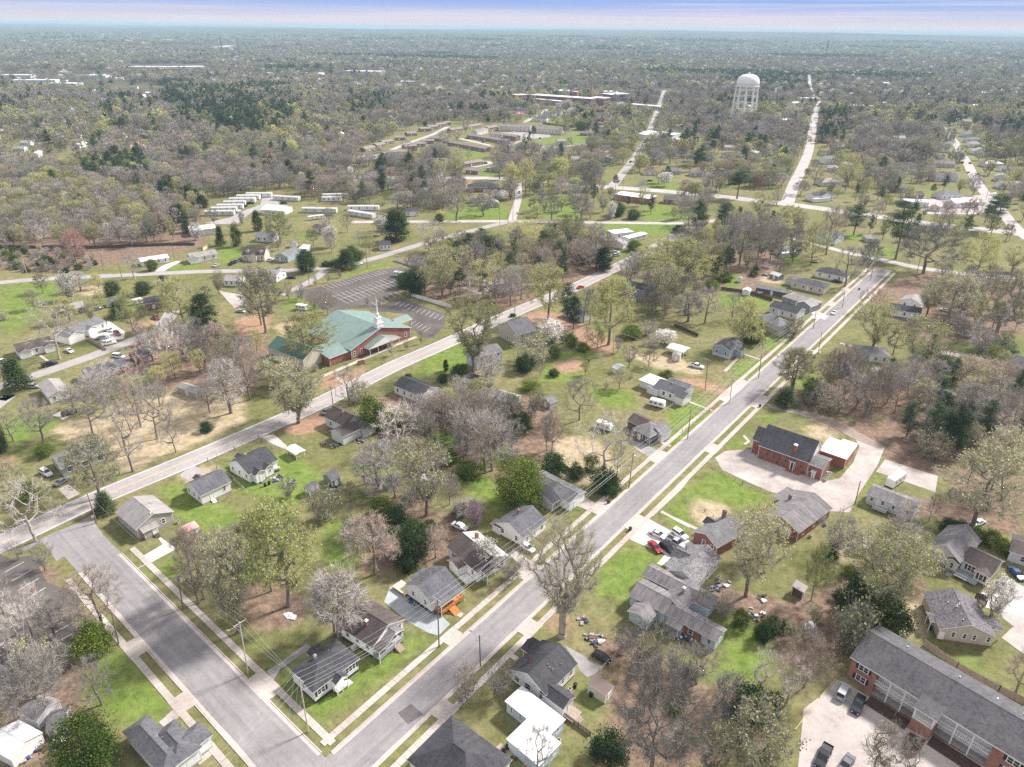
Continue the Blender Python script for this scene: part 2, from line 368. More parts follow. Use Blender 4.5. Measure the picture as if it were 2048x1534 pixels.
# what grows or lies on the soil: g lawn, t dormant straw turf, c bare red clay, l leaf litter
ZONES = '''g d0 600 500 640 470 740 465 1030 790 930 905 720 960 600 820 480 760
g d0 940 930 1070 850 1260 1060 1130 1100
g d0 1150 1130 1275 1075 1320 1150 1300 1180
g d0 1340 420 1420 390 1560 440 1610 500 1480 530
g d0 1580 660 1700 610 2060 760 1900 900 1780 920
g d1 -20 760 100 600 420 360 560 420 60 800 -40 880
g c0 880 620 1080 640 1210 740 1345 720 1440 800 1350 880 1060 880 980 720
g c0 1000 590 1090 560 1100 640 1000 650
g c0 1230 500 1400 440 1400 520 1340 560
g c0 1360 560 1660 400 1790 480 1880 540 1900 640 1700 740 1560 700 1380 640
g c0 1860 850 2060 780 2060 1170 1900 1090
g c0 870 1080 1050 1000 1120 1100 1080 1180 950 1180
g c0 1380 960 1500 1010 1480 1180 1360 1160
g c0 20 230 200 180 340 230 280 300 40 400
g c0 700 -40 900 -30 900 60 760 60
g c1 640 490 800 540 1000 690 1010 780 900 910 830 870 880 750 700 620
g c1 40 440 300 400 320 560 60 570
g c1 470 280 700 300 720 380 540 400
g c1 850 370 1000 380 940 560 860 600
g c1 1890 330 2060 130 2060 330 1920 425
g c1 1880 190 2060 90 2060 140 1920 260
g c1 1420 40 1700 60 1760 160 1560 170
g c1 1830 800 2060 620 2060 880 2048 860
g c1 1640 1000 1740 930 1900 1020 1870 1130 1600 1180 1480 1140
g c1 0 800 100 780 180 900 120 1100 0 1060
g c1 860 880 960 920 990 960 900 980
g c2 0 700 215 515 560 665 520 750 340 745 140 680 60 720
g c2 -10 810 140 900 70 935 -10 880
g c2 870 800 960 770 1110 770 1250 575 1170 540 1040 760 1020 800 900 880
g c2 -10 200 160 100 235 210 -10 350
g c2 310 370 400 330 450 330 440 400 320 415
g c2 490 200 560 180 620 230 520 260
g c2 900 560 960 480 1060 400 1060 470 960 560
g d2 150 660 330 480 230 290 450 330 590 500 560 650 340 700
g d2 -10 440 120 560 130 650 -10 620
g d2 1450 470 1560 460 1900 600 1780 640
g d1 1540 600 1680 560 1640 690
g d1 1370 660 1490 620 1540 900 1390 910
g d1 790 1000 960 990 990 1190 870 1170
g d1 300 1170 450 1050 470 1110 380 1200
g d1 450 1000 560 905 640 960 500 1040
g d1 1480 60 1830 -10 1700 210 1500 170
g b0 0 560 340 530 350 600 200 740 90 840 0 890
g b0 1280 340 1440 335 1420 410 1280 430
g b0 970 450 1120 425 1220 450 960 490
g b0 1660 610 1780 640 1910 730 1700 690
g b0 1740 270 1850 240 1830 300
g b0 700 -40 700 -40 760 -20
g b0 640 680 780 660 800 720 680 760
g b1 1060 60 1400 30 1400 170 1250 180 1080 115
g b1 620 120 980 90 1000 175 620 180
g b1 1770 80 2060 80 2060 180 1780 185
g b1 1490 195 1980 200 1970 270 1500 270
g b1 1230 960 1500 930 1420 1110 1150 1140
g b1 560 910 900 930 980 1010 560 1070 380 1130
g b1 0 500 320 400 340 425 20 520
g b2 250 605 560 640 560 690 270 690
g b2 390 975 560 1020 440 1110 310 1050
g b2 530 870 640 830 710 900 600 970 500 920
g b2 240 470 380 490 400 570 300 590
g b2 1230 620 1300 630 1260 700
g b2 1880 830 2050 840 2000 900
g b2 740 1070 860 1060 850 1180 700 1180
g b2 1000 240 1120 250 1080 310 1000 310
g b2 1180 330 1330 340 1330 410 1200 390
g b2 620 380 760 400 700 440 600 420
g x2 560 420 760 350 940 270 1060 320 1400 390 1380 420 1180 470 900 400 700 480 340 520
g x2 1640 330 1830 265 2060 230 2060 300 1900 350
g x2 1200 550 1520 540 1540 620 1200 620
g x2 640 210 740 200 720 240 600 260
g x2 130 390 300 390 260 420 130 420
g x2 1220 150 1380 110 1300 190 1100 200
g x3 180 670 480 600 900 540 960 570 900 640 600 690
g x3 500 400 740 410 750 470 420 460
g x3 1270 1040 1620 1030 2060 1120 2060 1160 1500 1100
g x3 1040 980 1150 980 1080 1060 1000 1050
g x3 1520 740 1620 740 1600 780
g a2 440 630 620 595 640 640
g a2 640 980 700 960 690 1010
g x6 1280 420 1400 410 1420 500 1340 490
g x6 1410 590 1520 580 1520 700 1450 690
g x6 1620 880 1760 870 1780 930 1680 940
g x6 800 920 1080 920 1040 1040 830 1030
g x6 1850 1120 2060 1130 2060 1180 1850 1190
g a0 120 900 300 880 200 930
t c0 290 275 640 180 860 110 1000 70 1400 50 1450 240 1000 440 800 520 700 570 690 440 560 440 330 330
t c0 900 930 900 930 1000 980
t c2 60 700 200 660 350 740 300 860 80 830
t c2 700 260 940 300 940 350 860 370
t c1 1230 340 1500 330 1640 560 1500 640 1300 560
t w1 420 380 900 360 960 480 620 430
t d2 1200 150 1480 200 1470 400 1360 420
t b0 440 570 640 560 660 620 470 620
t b0 1590 800 1700 760 1760 800 1640 850
t d2 880 -100 1100 -130 1150 -60 900 0
t c2 760 190 960 250 1000 330 860 300
t d1 590 300 660 260 700 300 600 350
t w2 100 440 900 480 1300 720 1200 760 600 640
t x6 1340 510 1540 510 1540 560 1350 570
t b1 1500 210 1980 215 1960 260 1500 265
t c0 1000 560 1300 480 1340 540 1100 640
c c0 1610 290 1740 230 1900 180 1960 280 1720 330
c c0 1880 20 2060 -30 2010 60
c c0 10 880 120 810 150 870 20 910
c c0 -20 430 90 430 110 500 -20 520
c c2 860 235 1050 300 1080 335 960 315
c c2 1050 60 1390 60 1380 130 1100 130
c c1 -80 60 60 20 100 -40 -60 -40
c d1 1150 310 1280 250 1420 330 1270 410
c d1 570 870 640 830 810 1010 700 1000
c b1 1040 750 1200 690 1400 780 1620 900 1560 980 1260 800
c b1 1260 1000 1430 980 1430 1060 1240 1070
c b0 1380 750 1600 710 1570 830 1400 890
c b2 1150 1080 1300 1080 1310 1180 1150 1180
c x4 600 1130 840 1090 860 1178 580 1178
c x4 1060 970 1160 960 1000 1100 820 1090
c z4 1610 440 1720 390 1810 420 1790 480 1660 510
c x2 1100 670 1300 660 1240 740 1090 710
c d0 1520 620 1720 880 1780 980 1640 900
c c1 1820 660 2000 420 2020 440 1840 690
c w2 900 780 1300 820 1700 1000 1660 1080 1300 950 960 860
c b0 740 800 1000 740 980 800 790 850
c w1 650 210 800 230 760 320 620 300
l d2 200 90 430 150 810 230 760 320 520 310 330 240 180 180
l d0 1390 90 1700 60 1850 300 1500 380 1360 250
l b1 880 620 1110 560 1200 640 950 740
l b0 1230 880 1560 820 1600 950 1300 1050
l c1 120 100 1250 90 1300 420 1000 600 500 520 200 330
l c1 200 700 520 620 560 1050 100 1170
l c1 560 800 760 800 640 1080 520 1040
l c2 760 185 1300 250 1620 450 1600 580 1250 480 1180 390 1070 310
l c2 600 60 1050 20 1400 40 2060 120 2060 460 1620 460 1300 230 760 170
l c2 1320 700 1540 690 1640 800 1530 830 1300 760
l d0 -20 560 480 560 520 830 640 880 300 1180 -20 1180
l d1 1480 420 1760 420 1800 560 1560 620
l d1 1560 620 2060 560 2060 1200 1560 1200
l d2 -20 680 400 720 620 880 560 1000 200 1180 -20 1180
l d2 560 300 1250 -100 1480 150 1340 330 1040 460 900 640 580 560
l c0 -20 1010 200 1060 400 1170 380 1240 280 1240 -20 1080
l b1 380 420 980 360 1580 340 1580 560 1200 560 1000 660 640 660 420 600
l b2 120 330 700 330 700 420 540 500 480 600 120 560
l b2 980 540 1300 540 1400 480 2060 520 2060 860 1500 900 1240 720
l b0 0 0 1200 60 1200 330 800 420 200 480 0 470
l d2 1450 400 1500 200 1480 60 1200 -60 1300 200
l c2 1700 500 2060 560 2060 900 1560 820
l b0 800 800 1500 900 1500 1180 500 1180 700 1080'''
wt = {k: np.zeros(XX.shape) for k in 'gtcl'}
for ln in ZONES.split('\n'):
 a = ln.split(); v = list(map(float, a[2:]))
 pl = Gs(a[1], list(zip(v[::2], v[1::2])))
 wt[a[0]][inside(pl, XX, YY)] = 1
def blur(a, n=2):
 for _ in range(n):
  p = np.pad(a, 1, mode='edge')
  a = (p[:-2, 1:-1] + p[2:, 1:-1] + p[1:-1, :-2] + p[1:-1, 2:] + 2 * p[1:-1, 1:-1]) / 6
 return a
WZ = {k: blur(v, 16) for k, v in wt.items()}
def grid_mesh(name):
 h, w_ = XX.shape
 co_ = np.stack([XX, YY, hills(XX, YY)], -1).reshape(-1, 3)
 idx = np.arange(h * w_).reshape(h, w_)
 q = np.stack([idx[:-1, :-1], idx[:-1, 1:], idx[1:, 1:], idx[1:, :-1]], -1).reshape(-1, 4)
 me = bpy.data.meshes.new(name)
 me.vertices.add(len(co_)); me.vertices.foreach_set('co', co_.ravel())
 me.loops.add(q.size); me.loops.foreach_set('vertex_index', q.ravel())
 me.polygons.add(len(q)); me.polygons.foreach_set('loop_start', np.arange(0, q.size, 4))
 me.update()
 at = me.color_attributes.new('zones', 'FLOAT_COLOR', 'POINT')
 cc = np.stack([WZ['g'], WZ['t'], WZ['c'], WZ['l']], -1).reshape(-1, 4)
 at.data.foreach_set('color', cc.ravel())
 me.polygons.foreach_set('use_smooth', np.ones(len(q), bool))
 return me
def ground_mat():
 m, nt, b = new_mat('turf_and_soil')
 P_ = pos(nt)
 vc = N(nt, 'ShaderNodeVertexColor'); vc.layer_name = 'zones'
 sp = N(nt, 'ShaderNodeSeparateColor'); nt.links.new(vc.outputs['Color'], sp.inputs[0])
 n_lo = noise(nt, P_, .035, 5, .6); n_mid = noise(nt, P_, .22, 6, .7); n_hi = noise(nt, P_, 1.6, 5, .7); n_f = noise(nt, P_, 7, 2); n_edge = noise(nt, P_, .11, 8, .72); n_mid2 = noise(nt, P_, .5, 9, .8)
 def edge(fac, amt=1.5):
  a = N(nt, 'ShaderNodeMath', operation='MULTIPLY_ADD'); nt.links.new(n_edge, a.inputs[0]); a.inputs[1].default_value = amt; a.inputs[2].default_value = -amt / 2
  s = N(nt, 'ShaderNodeMath', operation='ADD'); nt.links.new(fac, s.inputs[0]); nt.links.new(a.outputs[0], s.inputs[1])
  r = N(nt, 'ShaderNodeMapRange', interpolation_type='SMOOTHSTEP', i_1=.2, i_2=.8); nt.links.new(s.outputs[0], r.inputs[0])
  return r.outputs[0]
 # thin winter turf over brown soil
 base = ramp(nt, n_mid, [(.2, (.145, .112, .07)), (.42, (.185, .168, .078)), (.58, (.215, .2, .1)), (.8, (.28, .22, .155))])
 base = mix(nt, ramp(nt, n_lo, [(.4, (0, 0, 0)), (.65, (.6, .6, .6))]), base, (.09, .125, .03))
 litter = ramp(nt, n_mid2, [(.2, (.11, .08, .058)), (.5, (.2, .142, .105)), (.8, (.31, .235, .18))])
 green = ramp(nt, n_mid, [(.2, (.1, .145, .03)), (.5, (.145, .205, .045)), (.75, (.22, .225, .085))])
 straw = ramp(nt, n_mid, [(.2, (.3, .24, .15)), (.5, (.39, .32, .21)), (.8, (.46, .39, .28))])
 clay = ramp(nt, n_hi, [(.2, (.25, .135, .085)), (.5, (.34, .215, .145)), (.8, (.43, .32, .24))])
 c = mix(nt, edge(vc.outputs['Alpha']), base, litter)
 c = mix(nt, edge(sp.outputs[1], 1.2), c, straw)
 c = mix(nt, edge(sp.outputs[0], 1.7), c, green)
 c = mix(nt, edge(sp.outputs[2], 1.5), c, clay)
 # dead leaves, twigs and weeds sprinkled everywhere
 spk = ramp(nt, noise(nt, P_, 2.6, 2, .5), [(.68, (0, 0, 0)), (.74, (.7, .7, .7))])
 c = mix(nt, spk, c, (.27, .2, .13))
 spk2 = ramp(nt, noise(nt, P_, 1.3, 6, .75), [(.62, (0, 0, 0)), (.72, (.8, .8, .8))])
 c = mix(nt, spk2, c, (.05, .09, .014))
 c = mix(nt, 1.0, c, ramp(nt, n_f, [(.3, (.62, .62, .62)), (.7, (1.34, 1.34, 1.34))]), 'MULTIPLY')
 c = mix(nt, 1.0, c, ramp(nt, n_mid2, [(.32, (.55, .53, .5)), (.5, (1, 1, 1)), (.68, (1.42, 1.35, 1.27))]), 'MULTIPLY')
 # beyond the town: woods as seen from the air
 sepn = N(nt, 'ShaderNodeVectorMath', operation='LENGTH'); nt.links.new(P_, sepn.inputs[0])
 far = N(nt, 'ShaderNodeMapRange', i_1=900, i_2=2200); nt.links.new(sepn.outputs['Value'], far.inputs[0])
 wood = ramp(nt, noise(nt, mapping(nt, P_, (1, .45, 1)), .012, 8, .75), [(.3, (.035, .04, .026)), (.48, (.085, .075, .06)), (.6, (.12, .105, .085)), (.75, (.075, .1, .04))])
 wood = mix(nt, ramp(nt, noise(nt, mapping(nt, P_, (1, .5, 1)), .0011, 7, .7), [(.52, (0, 0, 0)), (.6, (.85, .85, .85))]), wood, (.026, .042, .022))
 wood = mix(nt, ramp(nt, noise(nt, P_, .0045, 4, .6), [(.7, (0, 0, 0)), (.74, (.6, .6, .6))]), wood, (.3, .27, .2))
 c = mix(nt, far.outputs[0], c, wood)
 nt.links.new(c, b.inputs['Base Color']); b.inputs['Roughness'].default_value = .95; b.inputs['Specular IOR Level'].default_value = .1
 bp = N(nt, 'ShaderNodeBump', i_Strength=.5, i_Distance=.12)
 nt.links.new(n_hi, bp.inputs['Height']); nt.links.new(bp.outputs[0], b.inputs['Normal'])
 return m
me = grid_mesh('ground'); me.materials.append(ground_mat())
put('ground', me, kind='structure')
# ------------------------------------------------------------------ roads and paved ground
def ribbon(mb, pts, o0, o1, z0, z1, mat, side=None, step=6.0, ends=True, wob=0):
 """a strip between two offsets (right positive) of a centre line; z1 top"""
 P = np.array(pts, float)
 Q = [P[0]]
 for a, b in zip(P[:-1], P[1:]):
  n = max(1, int(np.linalg.norm(b - a) / step))
  Q += [a + (b - a) * k / n for k in range(1, n + 1)]
 Q = np.array(Q)
 for _ in range(2):
  if len(Q) > 4: Q[1:-1] = (Q[:-2] + 2 * Q[1:-1] + Q[2:]) / 4
 T = np.gradient(Q, axis=0); T /= np.linalg.norm(T, axis=1)[:, None]
 Nn = np.stack([T[:, 1], -T[:, 0]], 1)
 jit = rng.normal(0, wob, (2, len(Q))) if wob else np.zeros((2, len(Q)))
 L = Q + Nn * (o0 + jit[0])[:, None]; Rr = Q + Nn * (o1 + jit[1])[:, None]
 for i in range(len(Q) - 1):
  mb.poly([(*L[i], z1), (*Rr[i], z1), (*Rr[i + 1], z1), (*L[i + 1], z1)], mat)
  if z1 - z0 > .05:
   mb.poly([(*L[i], z0), (*L[i], z1), (*L[i + 1], z1), (*L[i + 1], z0)], side or mat)
   mb.poly([(*Rr[i + 1], z0), (*Rr[i + 1], z1), (*Rr[i], z1), (*Rr[i], z0)], side or mat)
 return Q
asphalt = paving('asphalt_worn', (.285, .262, .262), .12, .35, (.2, .18, .18))
asphalt2 = paving('asphalt_pale', (.36, .335, .33), .12, .2, (.2, .18, .18))
asph_dark = paving('asphalt_dark', (.118, .104, .096), .28, .4, (.2, .18, .17))
asph_patch = paving('asphalt_patch', (.14, .127, .127), .1, .1)
concrete = paving('concrete_walk', (.48, .425, .385), .22, .25, (.2, .17, .15))
conc_old = paving('concrete_old', (.42, .375, .35), .35, .6, (.16, .14, .12))
conc_white = paving('concrete_new', (.64, .6, .57), .06, .12, (.4, .37, .34))
gutter = paving('gutter_concrete', (.5, .435, .4), .15, .3, (.25, .18, .15))
gravel = paving('gravel_blue', (.36, .385, .4), .2, 0)
gravel_g = paving('gravel_grey', (.3, .285, .285), .35, 0)
dirtroad = paving('dirt_drive', (.3, .245, .2), .35, .0)
paintw = plain('paint_white', (.78, .77, .75), .6, .12)
painty = plain('paint_yellow', (.7, .5, .25), .6, .15)
def lerp_line(t, a, b, e0=0, e1=0):
 A, B = G(t, *a), G(t, *b); d = (B - A) / np.linalg.norm(B - A)
 return [A - d * e0, B + d * e1]
A0 = (G('p', 680, 1467) + G('p', 726, 1534)) / 2; A0 = (G('p', 1059, 1154) + G('p', 1100, 1197)) / 2
A1 = (G('p', 1710, 571) + G('p', 1740, 583)) / 2
dA = (A1 - A0) / np.linalg.norm(A1 - A0); nA = np.array([dA[1], -dA[0]])
Bc0 = (G('p', 290, 1144) + G('p', 204, 1210)) / 2; Bc1 = (G('p', 489, 1353) + G('p', 388, 1406)) / 2
dB = (Bc1 - Bc0) / np.linalg.norm(Bc1 - Bc0); nB = np.array([dB[1], -dB[0]])
# crossing of the two street centre lines
t_ = np.linalg.solve(np.stack([dA, -dB], 1), Bc0 - A0); X0 = A0 + dA * t_[0]
WA = .5 * abs((G('p', 866, 1418) - G('p', 700, 1450.5)) @ nA); WA = 4.25
WB = .5 * abs((G('p', 489, 1353) - G('p', 388, 1406)) @ nB)
print('WB', WB, 'X0', X0, 'dA', dA, 'dB', dB)
Aend = A1 + dA * 43
mb = MB(); ribbon(mb, [X0 - dA * 60, Aend], -WA, WA, 0, .03, paving('asphalt_main', (.268, .255, .255), .13, .5, (.17, .15, .15), math.atan2(dA[1], dA[0]))); put('road', mb.mesh('road'), kind='structure')
mb = MB(); QB = ribbon(mb, [Bc0 - dB * 34, X0 + dB * 30], -WB, WB, 0, .026, paving('asphalt_side', (.262, .25, .25), .15, .5, (.17, .15, .15), math.atan2(dB[1], dB[0])))
mb.poly([(*q, .022) for q in Gs('c0', [(120, 990), (300, 900), (430, 850), (520, 800), (545, 775), (548, 830), (600, 900), (330, 1060), (290, 1000), (250, 950), (150, 1000)])[::-1]], asphalt); put('road', mb.mesh('road'), kind='structure')
PC = Gs('c0', [(-420, 1150), (-150, 1030), (100, 922), (300, 812), (620, 668), (900, 556), (1200, 432), (1500, 300), (1750, 192), (2048, 50)]) + \
  Gs('b1', [(300, 1035), (590, 912), (930, 755), (1150, 662), (1330, 590), (1500, 510), (1620, 450), (1760, 385), (1860, 330), (1960, 270), (2040, 215)])
WC = 4.3
mb = MB(); ribbon(mb, PC, -WC, WC, 0, .034, asphalt2); put('road', mb.mesh('road'), kind='structure')
mb = MB()
for o in (-WC + .5, WC - .5): ribbon(mb, PC[:-3], o - .09, o + .09, 0, .044, paintw)
for o in (-.18, .18): ribbon(mb, PC[:-3], o - .07, o + .07, 0, .044, painty)
put('road_markings', mb.mesh('road_markings'), kind='structure')
ROADS = []
def road(pts, w, mat, t='p', z=.03, name='road', wob=0):
 z += .0009 * len(ROADS)
 m_ = MB(); P = Gs(t, pts); ribbon(m_, P, -w / 2, w / 2, 0, z, mat, step=10, wob=wob); put(name, m_.mesh(name), kind='structure')
 return P
pale = paving('road_concrete', (.42, .395, .385), .14, .3, (.28, .25, .24))
def rd(*a, **k): ROADS.append((road(*a, **k), a[1]))
rd([(-60, 572), (37, 560), (205, 552), (310, 548), (380, 543), (480, 541), (575, 543), (650, 540), (712, 528), (765, 513), (817, 496), (858, 482), (919, 469), (953, 458), (1022, 443)], 6.2, asphalt2)
rd([(650, 541), (625, 566), (590, 577), (560, 590)], 5, asphalt2, z=.022)
rd([(700, 444), (876, 443), (1012, 442), (1100, 444), (1193, 445), (1300, 446), (1380, 448), (1440, 440)], 6.5, pale, z=.026)
HW = [(640, 352), (766, 355), (909, 356), (993, 356), (1100, 364), (1195, 373), (1273, 378), (1400, 388), (1490, 399), (1575, 408), (1700, 425), (1770, 434), (1826, 445), (1997, 462), (2140, 480)]
rd(HW, 14, pale, z=.036)
rd([(1575, 405), (1587, 370), (1600, 345), (1612, 318), (1618, 300), (1632, 222), (1642, 203)], 9.5, pale, z=.03)
rd([(1642, 206), (1628, 192), (1620, 175), (1618, 150)], 8, pale, z=.024)
rd([(1860, 225), (1874, 244), (1891, 260), (1912, 286), (1923, 307), (1935, 326), (1947, 352), (1966, 382), (1995, 412), (2030, 455), (2060, 480)], 8.5, pale, z=.03)
rd([(1225, 372), (1254, 336), (1273, 310), (1290, 285), (1318, 215), (1329, 181)], 8, asphalt2, z=.03)
rd([(1024, 441), (1038, 394), (1036, 360)], 5.5, pale, z=.03)
rd([(-80, 800), (-20, 782), (59, 753), (118, 736), (177, 716), (236, 692), (300, 669), (322, 656), (338, 640), (345, 622)], 6.2, asphalt2, z=.03)
rd([(0, 800), (20, 790), (-30, 830)], 5, asphalt2, z=.02)
rd([(1760, 520), (1740, 515), (1700, 508), (1640, 490), (1590, 478), (1560, 470)], 6, pale, z=.022)
rd([(1740, 515), (1833, 535), (1880, 546), (1960, 552), (2060, 556)], 7, pale, z=.02)
rd([(1250, 378), (1262, 384), (1290, 360)], 5, asph_dark, z=.02)
rd([(2060, 1180), (2035, 1200), (2048, 1240), (2080, 1260)], 9, pale, z=.02)
for P_, w_ in ((Gs('x2', [(100, 430), (330, 400), (560, 300), (850, 200), (1000, 120)]), 7), (Gs('x2', [(1130, 240), (1500, 328), (1800, 352), (2048, 315)]), 7),
    (Gs('x2', [(1560, 335), (1800, 250), (2048, 215)]), 6), (Gs('x3', [(-40, 690), (350, 720), (620, 680), (900, 660)]), 7),
    (Gs('w4', [(1271, 690), (900, 600), (640, 560), (560, 545)]), 4.5), (Gs('w4', [(220, 680), (420, 740), (640, 790), (800, 860), (1100, 950)]), 5),
    (Gs('x3', [(240, 440), (480, 300)]), 7), (Gs('x2', [(1240, 530), (1460, 480)]), 12)):
 m_ = MB(); ribbon(m_, P_, -w_ / 2, w_ / 2, 0, .024, pale); put('driveway', m_.mesh('driveway'), kind='structure'); ROADS.append((P_, w_))
def sheet(name, t, pts, mat, z=.02, h=0):
 z += .0013 * len(PADS)
 P = Gs(t, pts)
 a = sum(P[i][0] * P[(i + 1) % len(P)][1] - P[(i + 1) % len(P)][0] * P[i][1] for i in range(len(P)))
 if a < 0: P = P[::-1]
 m_ = MB()
 if h: m_.prism(P, 0, h, mat)
 else: m_.poly([(*p, z) for p in P], mat)
 put(name, m_.mesh(name), kind='structure')
 PADS.append(P)
 return P
PADS = []
sheet('parking_lot', 'x4', [(335, 220), (640, 165), (1190, 0), (1440, -30), (1505, -10), (1420, 240), (1150, 390), (900, 400), (720, 430), (560, 330)], asph_dark, .016)
sheet('parking_lot', 'x4', [(1120, 420), (1150, 385), (1440, 290), (1900, 450), (1900, 560), (1780, 690), (1690, 700), (1540, 590), (1500, 450), (1300, 430)], asph_dark, .02)
sheet('parking_lot', 'd0', [(-80, -110), (60, -50), (190, -70), (275, 90), (400, 130), (480, 200), (420, 300), (450, 400), (350, 490), (300, 560), (100, 720), (-80, 840)], asph_dark, .016)
sheet('parking_lot', 'c2', [(240, 455), (300, 415), (440, 405), (660, 500), (870, 595), (970, 575), (1050, 480), (1085, 390), (1050, 325), (1110, 330), (1235, 392), (1190, 500), (1060, 700), (1030, 775), (860, 765), (840, 700), (560, 655), (280, 525)], conc_old, .02)
sheet('concrete_pad', 'y4', [(500, 105), (1090, 290), (1060, 470), (720, 350), (400, 240)], conc_old, .02)
sheet('parking_lot', 'y6', [(240, 520), (330, 545), (1980, 1540), (1900, 1700), (0, 1700), (-120, 1420), (-60, 800), (90, 690)], paving('concrete_lot', (.43, .39, .365), .22, .8, (.2, .17, .15)), .016)
sheet('driveway', 'c1', [(1690, 925), (1810, 815), (1930, 880), (2060, 950), (2110, 1000), (2060, 1010), (1960, 1015), (1890, 1085), (1855, 1075), (1905, 1020), (1700, 935)], conc_white, .024)
sheet('gravel_drive', 'z2', [(130, 870), (330, 960), (640, 1215), (760, 1240), (860, 1340), (720, 1480), (600, 1450), (340, 1310), (50, 1065)], gravel, .02)
sheet('driveway', 'z4', [(640, 1180), (880, 1040), (960, 990), (900, 900), (930, 880), (1035, 960), (1180, 1050), (740, 1290), (690, 1300)], conc_white, .02)
sheet('gravel_drive', 'z3', [(950, 175), (1000, 200), (1240, 330), (1390, 410), (1340, 480), (1200, 530), (1110, 450), (1080, 360)], gravel_g, .02)
sheet('driveway', 'z2', [(1580, 480), (1640, 430), (1841, 560), (1900, 640), (1800, 700)], conc_old, .02)
sheet('driveway', 'c1', [(1390, 660), (1440, 690), (1560, 760), (1520, 790), (1330, 715)], concrete, .02)
sheet('gravel_drive', 'w5', [(200, 470), (400, 510), (640, 640), (520, 715), (330, 600)], gravel_g, .018)
sheet('driveway', 'z5', [(200, 560), (330, 490), (500, 560), (420, 620), (240, 690), (130, 620)], asphalt2, .02)
sheet('driveway', 'z5', [(1240, 90), (1420, 60), (1600, 220), (1560, 260), (1400, 190)], conc_old, .02)
sheet('driveway', 'c0', [(340, 640), (400, 610), (470, 665), (400, 700)], concrete, .02)
sheet('concrete_pad', 'c0', [(305, 205), (400, 172), (442, 190), (370, 232)], conc_white, .02)
sheet('driveway', 'w6', [(745, 480), (900, 440), (910, 340), (1060, 440), (1050, 500), (880, 520)], conc_white, .02)
sheet('driveway', 'b0', [(880, 480), (960, 440), (1020, 420), (1060, 415), (960, 475)], conc_white, .028)
sheet('driveway', 'b0', [(1280, 590), (1450, 620), (1440, 680), (1370, 690)], conc_old, .02)
sheet('driveway', 'd0', [(930, 910), (1020, 830), (1060, 810), (1080, 850), (970, 945)], conc_old, .02)
sheet('driveway', 'd0', [(1560, 610), (1640, 560), (1790, 450), (1830, 470), (1640, 600), (1600, 665)], gravel_g, .018)
sheet('driveway', 'b2', [(760, 700), (800, 690), (905, 740), (880, 760)], conc_white, .02)
sheet('driveway', 'y5', [(720, 850), (800, 790), (1100, 850), (1260, 900), (1250, 1070), (1150, 1030), (830, 960)], conc_white, .02)
sheet('driveway', 'y5', [(1000, 1290), (1120, 1180), (1260, 1130), (1300, 1250), (1260, 1480)], conc_old, .018)
sheet('road_patch', 'd1', [(340, 855), (415, 800), (485, 862), (400, 920)], asph_patch, .038)
sheet('parking_lot', 'x1', [(150, 390), (420, 330), (560, 260), (720, 200), (740, 130), (830, 120), (900, 160), (920, 210), (620, 290), (480, 400), (250, 400)], paving('lot_grey', (.34, .32, .32), .15, .2), .02)
sheet('parking_lot', 'x2', [(1700, 260), (1520, 180), (1840, 170), (2048, 195), (2048, 225), (1830, 250)], paving('lot_grey', (.4, .38, .38)), .02)
sheet('parking_lot', 'x6', [(540, 1020), (880, 1050), (1500, 1000), (1700, 960), (1760, 1100), (1500, 1240), (860, 1240)], pale, .018)
sheet('dirt_road', 'c2', [(540, 140), (600, 145), (830, 195), (960, 235), (1080, 305), (1240, 395), (1190, 400), (1040, 340), (900, 260), (740, 205), (560, 165)], dirtroad, .02)
sheet('driveway', 'c1', [(2060, 560), (2000, 640), (1830, 800), (1800, 790), (2000, 600)], concrete, .05)
# kerbs, gutters, sidewalks of the two streets in front
def side(Q, o, sgn, drives):
 """gutter, kerb, then the walk beyond a strip of turf"""
 g_ = MB(); k_ = MB(); s_ = MB()
 ribbon(g_, Q, sgn * (o - .75), sgn * (o - .02), 0, .042, gutter, wob=.05)
 put('gutter', g_.mesh('gutter'), kind='structure')
 P = np.array(Q); L = np.linalg.norm(P[1] - P[0]); d = (P[1] - P[0]) / L
 cuts = [0] + [c for pr in sorted(drives) for c in pr] + [L]
 for a, b in zip(cuts[::2], cuts[1::2]):
  if b - a > 1: ribbon(k_, [P[0] + d * a, P[0] + d * b], sgn * o, sgn * (o + .22), 0, .13, gutter)
 put('kerb', k_.mesh('kerb'), kind='structure')
 n = int(L / 1.5); o0, o1 = sorted((sgn * (o + 1.9), sgn * (o + 3.3)))
 for k in range(n):
  a, b = P[0] + d * (k * L / n + .02), P[0] + d * ((k + 1) * L / n - .02)
  nn = np.array([d[1], -d[0]]); dz = rng.uniform(0, .015)
  s_.poly([(*(a + nn * o0), .09 + dz), (*(a + nn * o1), .09 + dz), (*(b + nn * o1), .09 + dz), (*(b + nn * o0), .09 + dz)], concrete)
 put('sidewalk', s_.mesh('sidewalk'), kind='structure')
 for a, b in drives:
  m_ = MB(); ribbon(m_, [P[0] + d * a, P[0] + d * b], *sorted((sgn * (o - .4), sgn * (o + 3.4))), 0, .07 + .001 * a / 50, concrete)
  put('driveway_apron', m_.mesh('driveway_apron'), kind='structure')
def s_on(org, d, t, x, y): return float((G(t, x, y) - org) @ d)
a0 = X0 + dA * (WB + 1.5)
LA = [a0, Aend - dA * 4]
def dr(t, pa, pb, org=a0, d=dA): return tuple(sorted((s_on(org, d, t, *pa), s_on(org, d, t, *pb))))
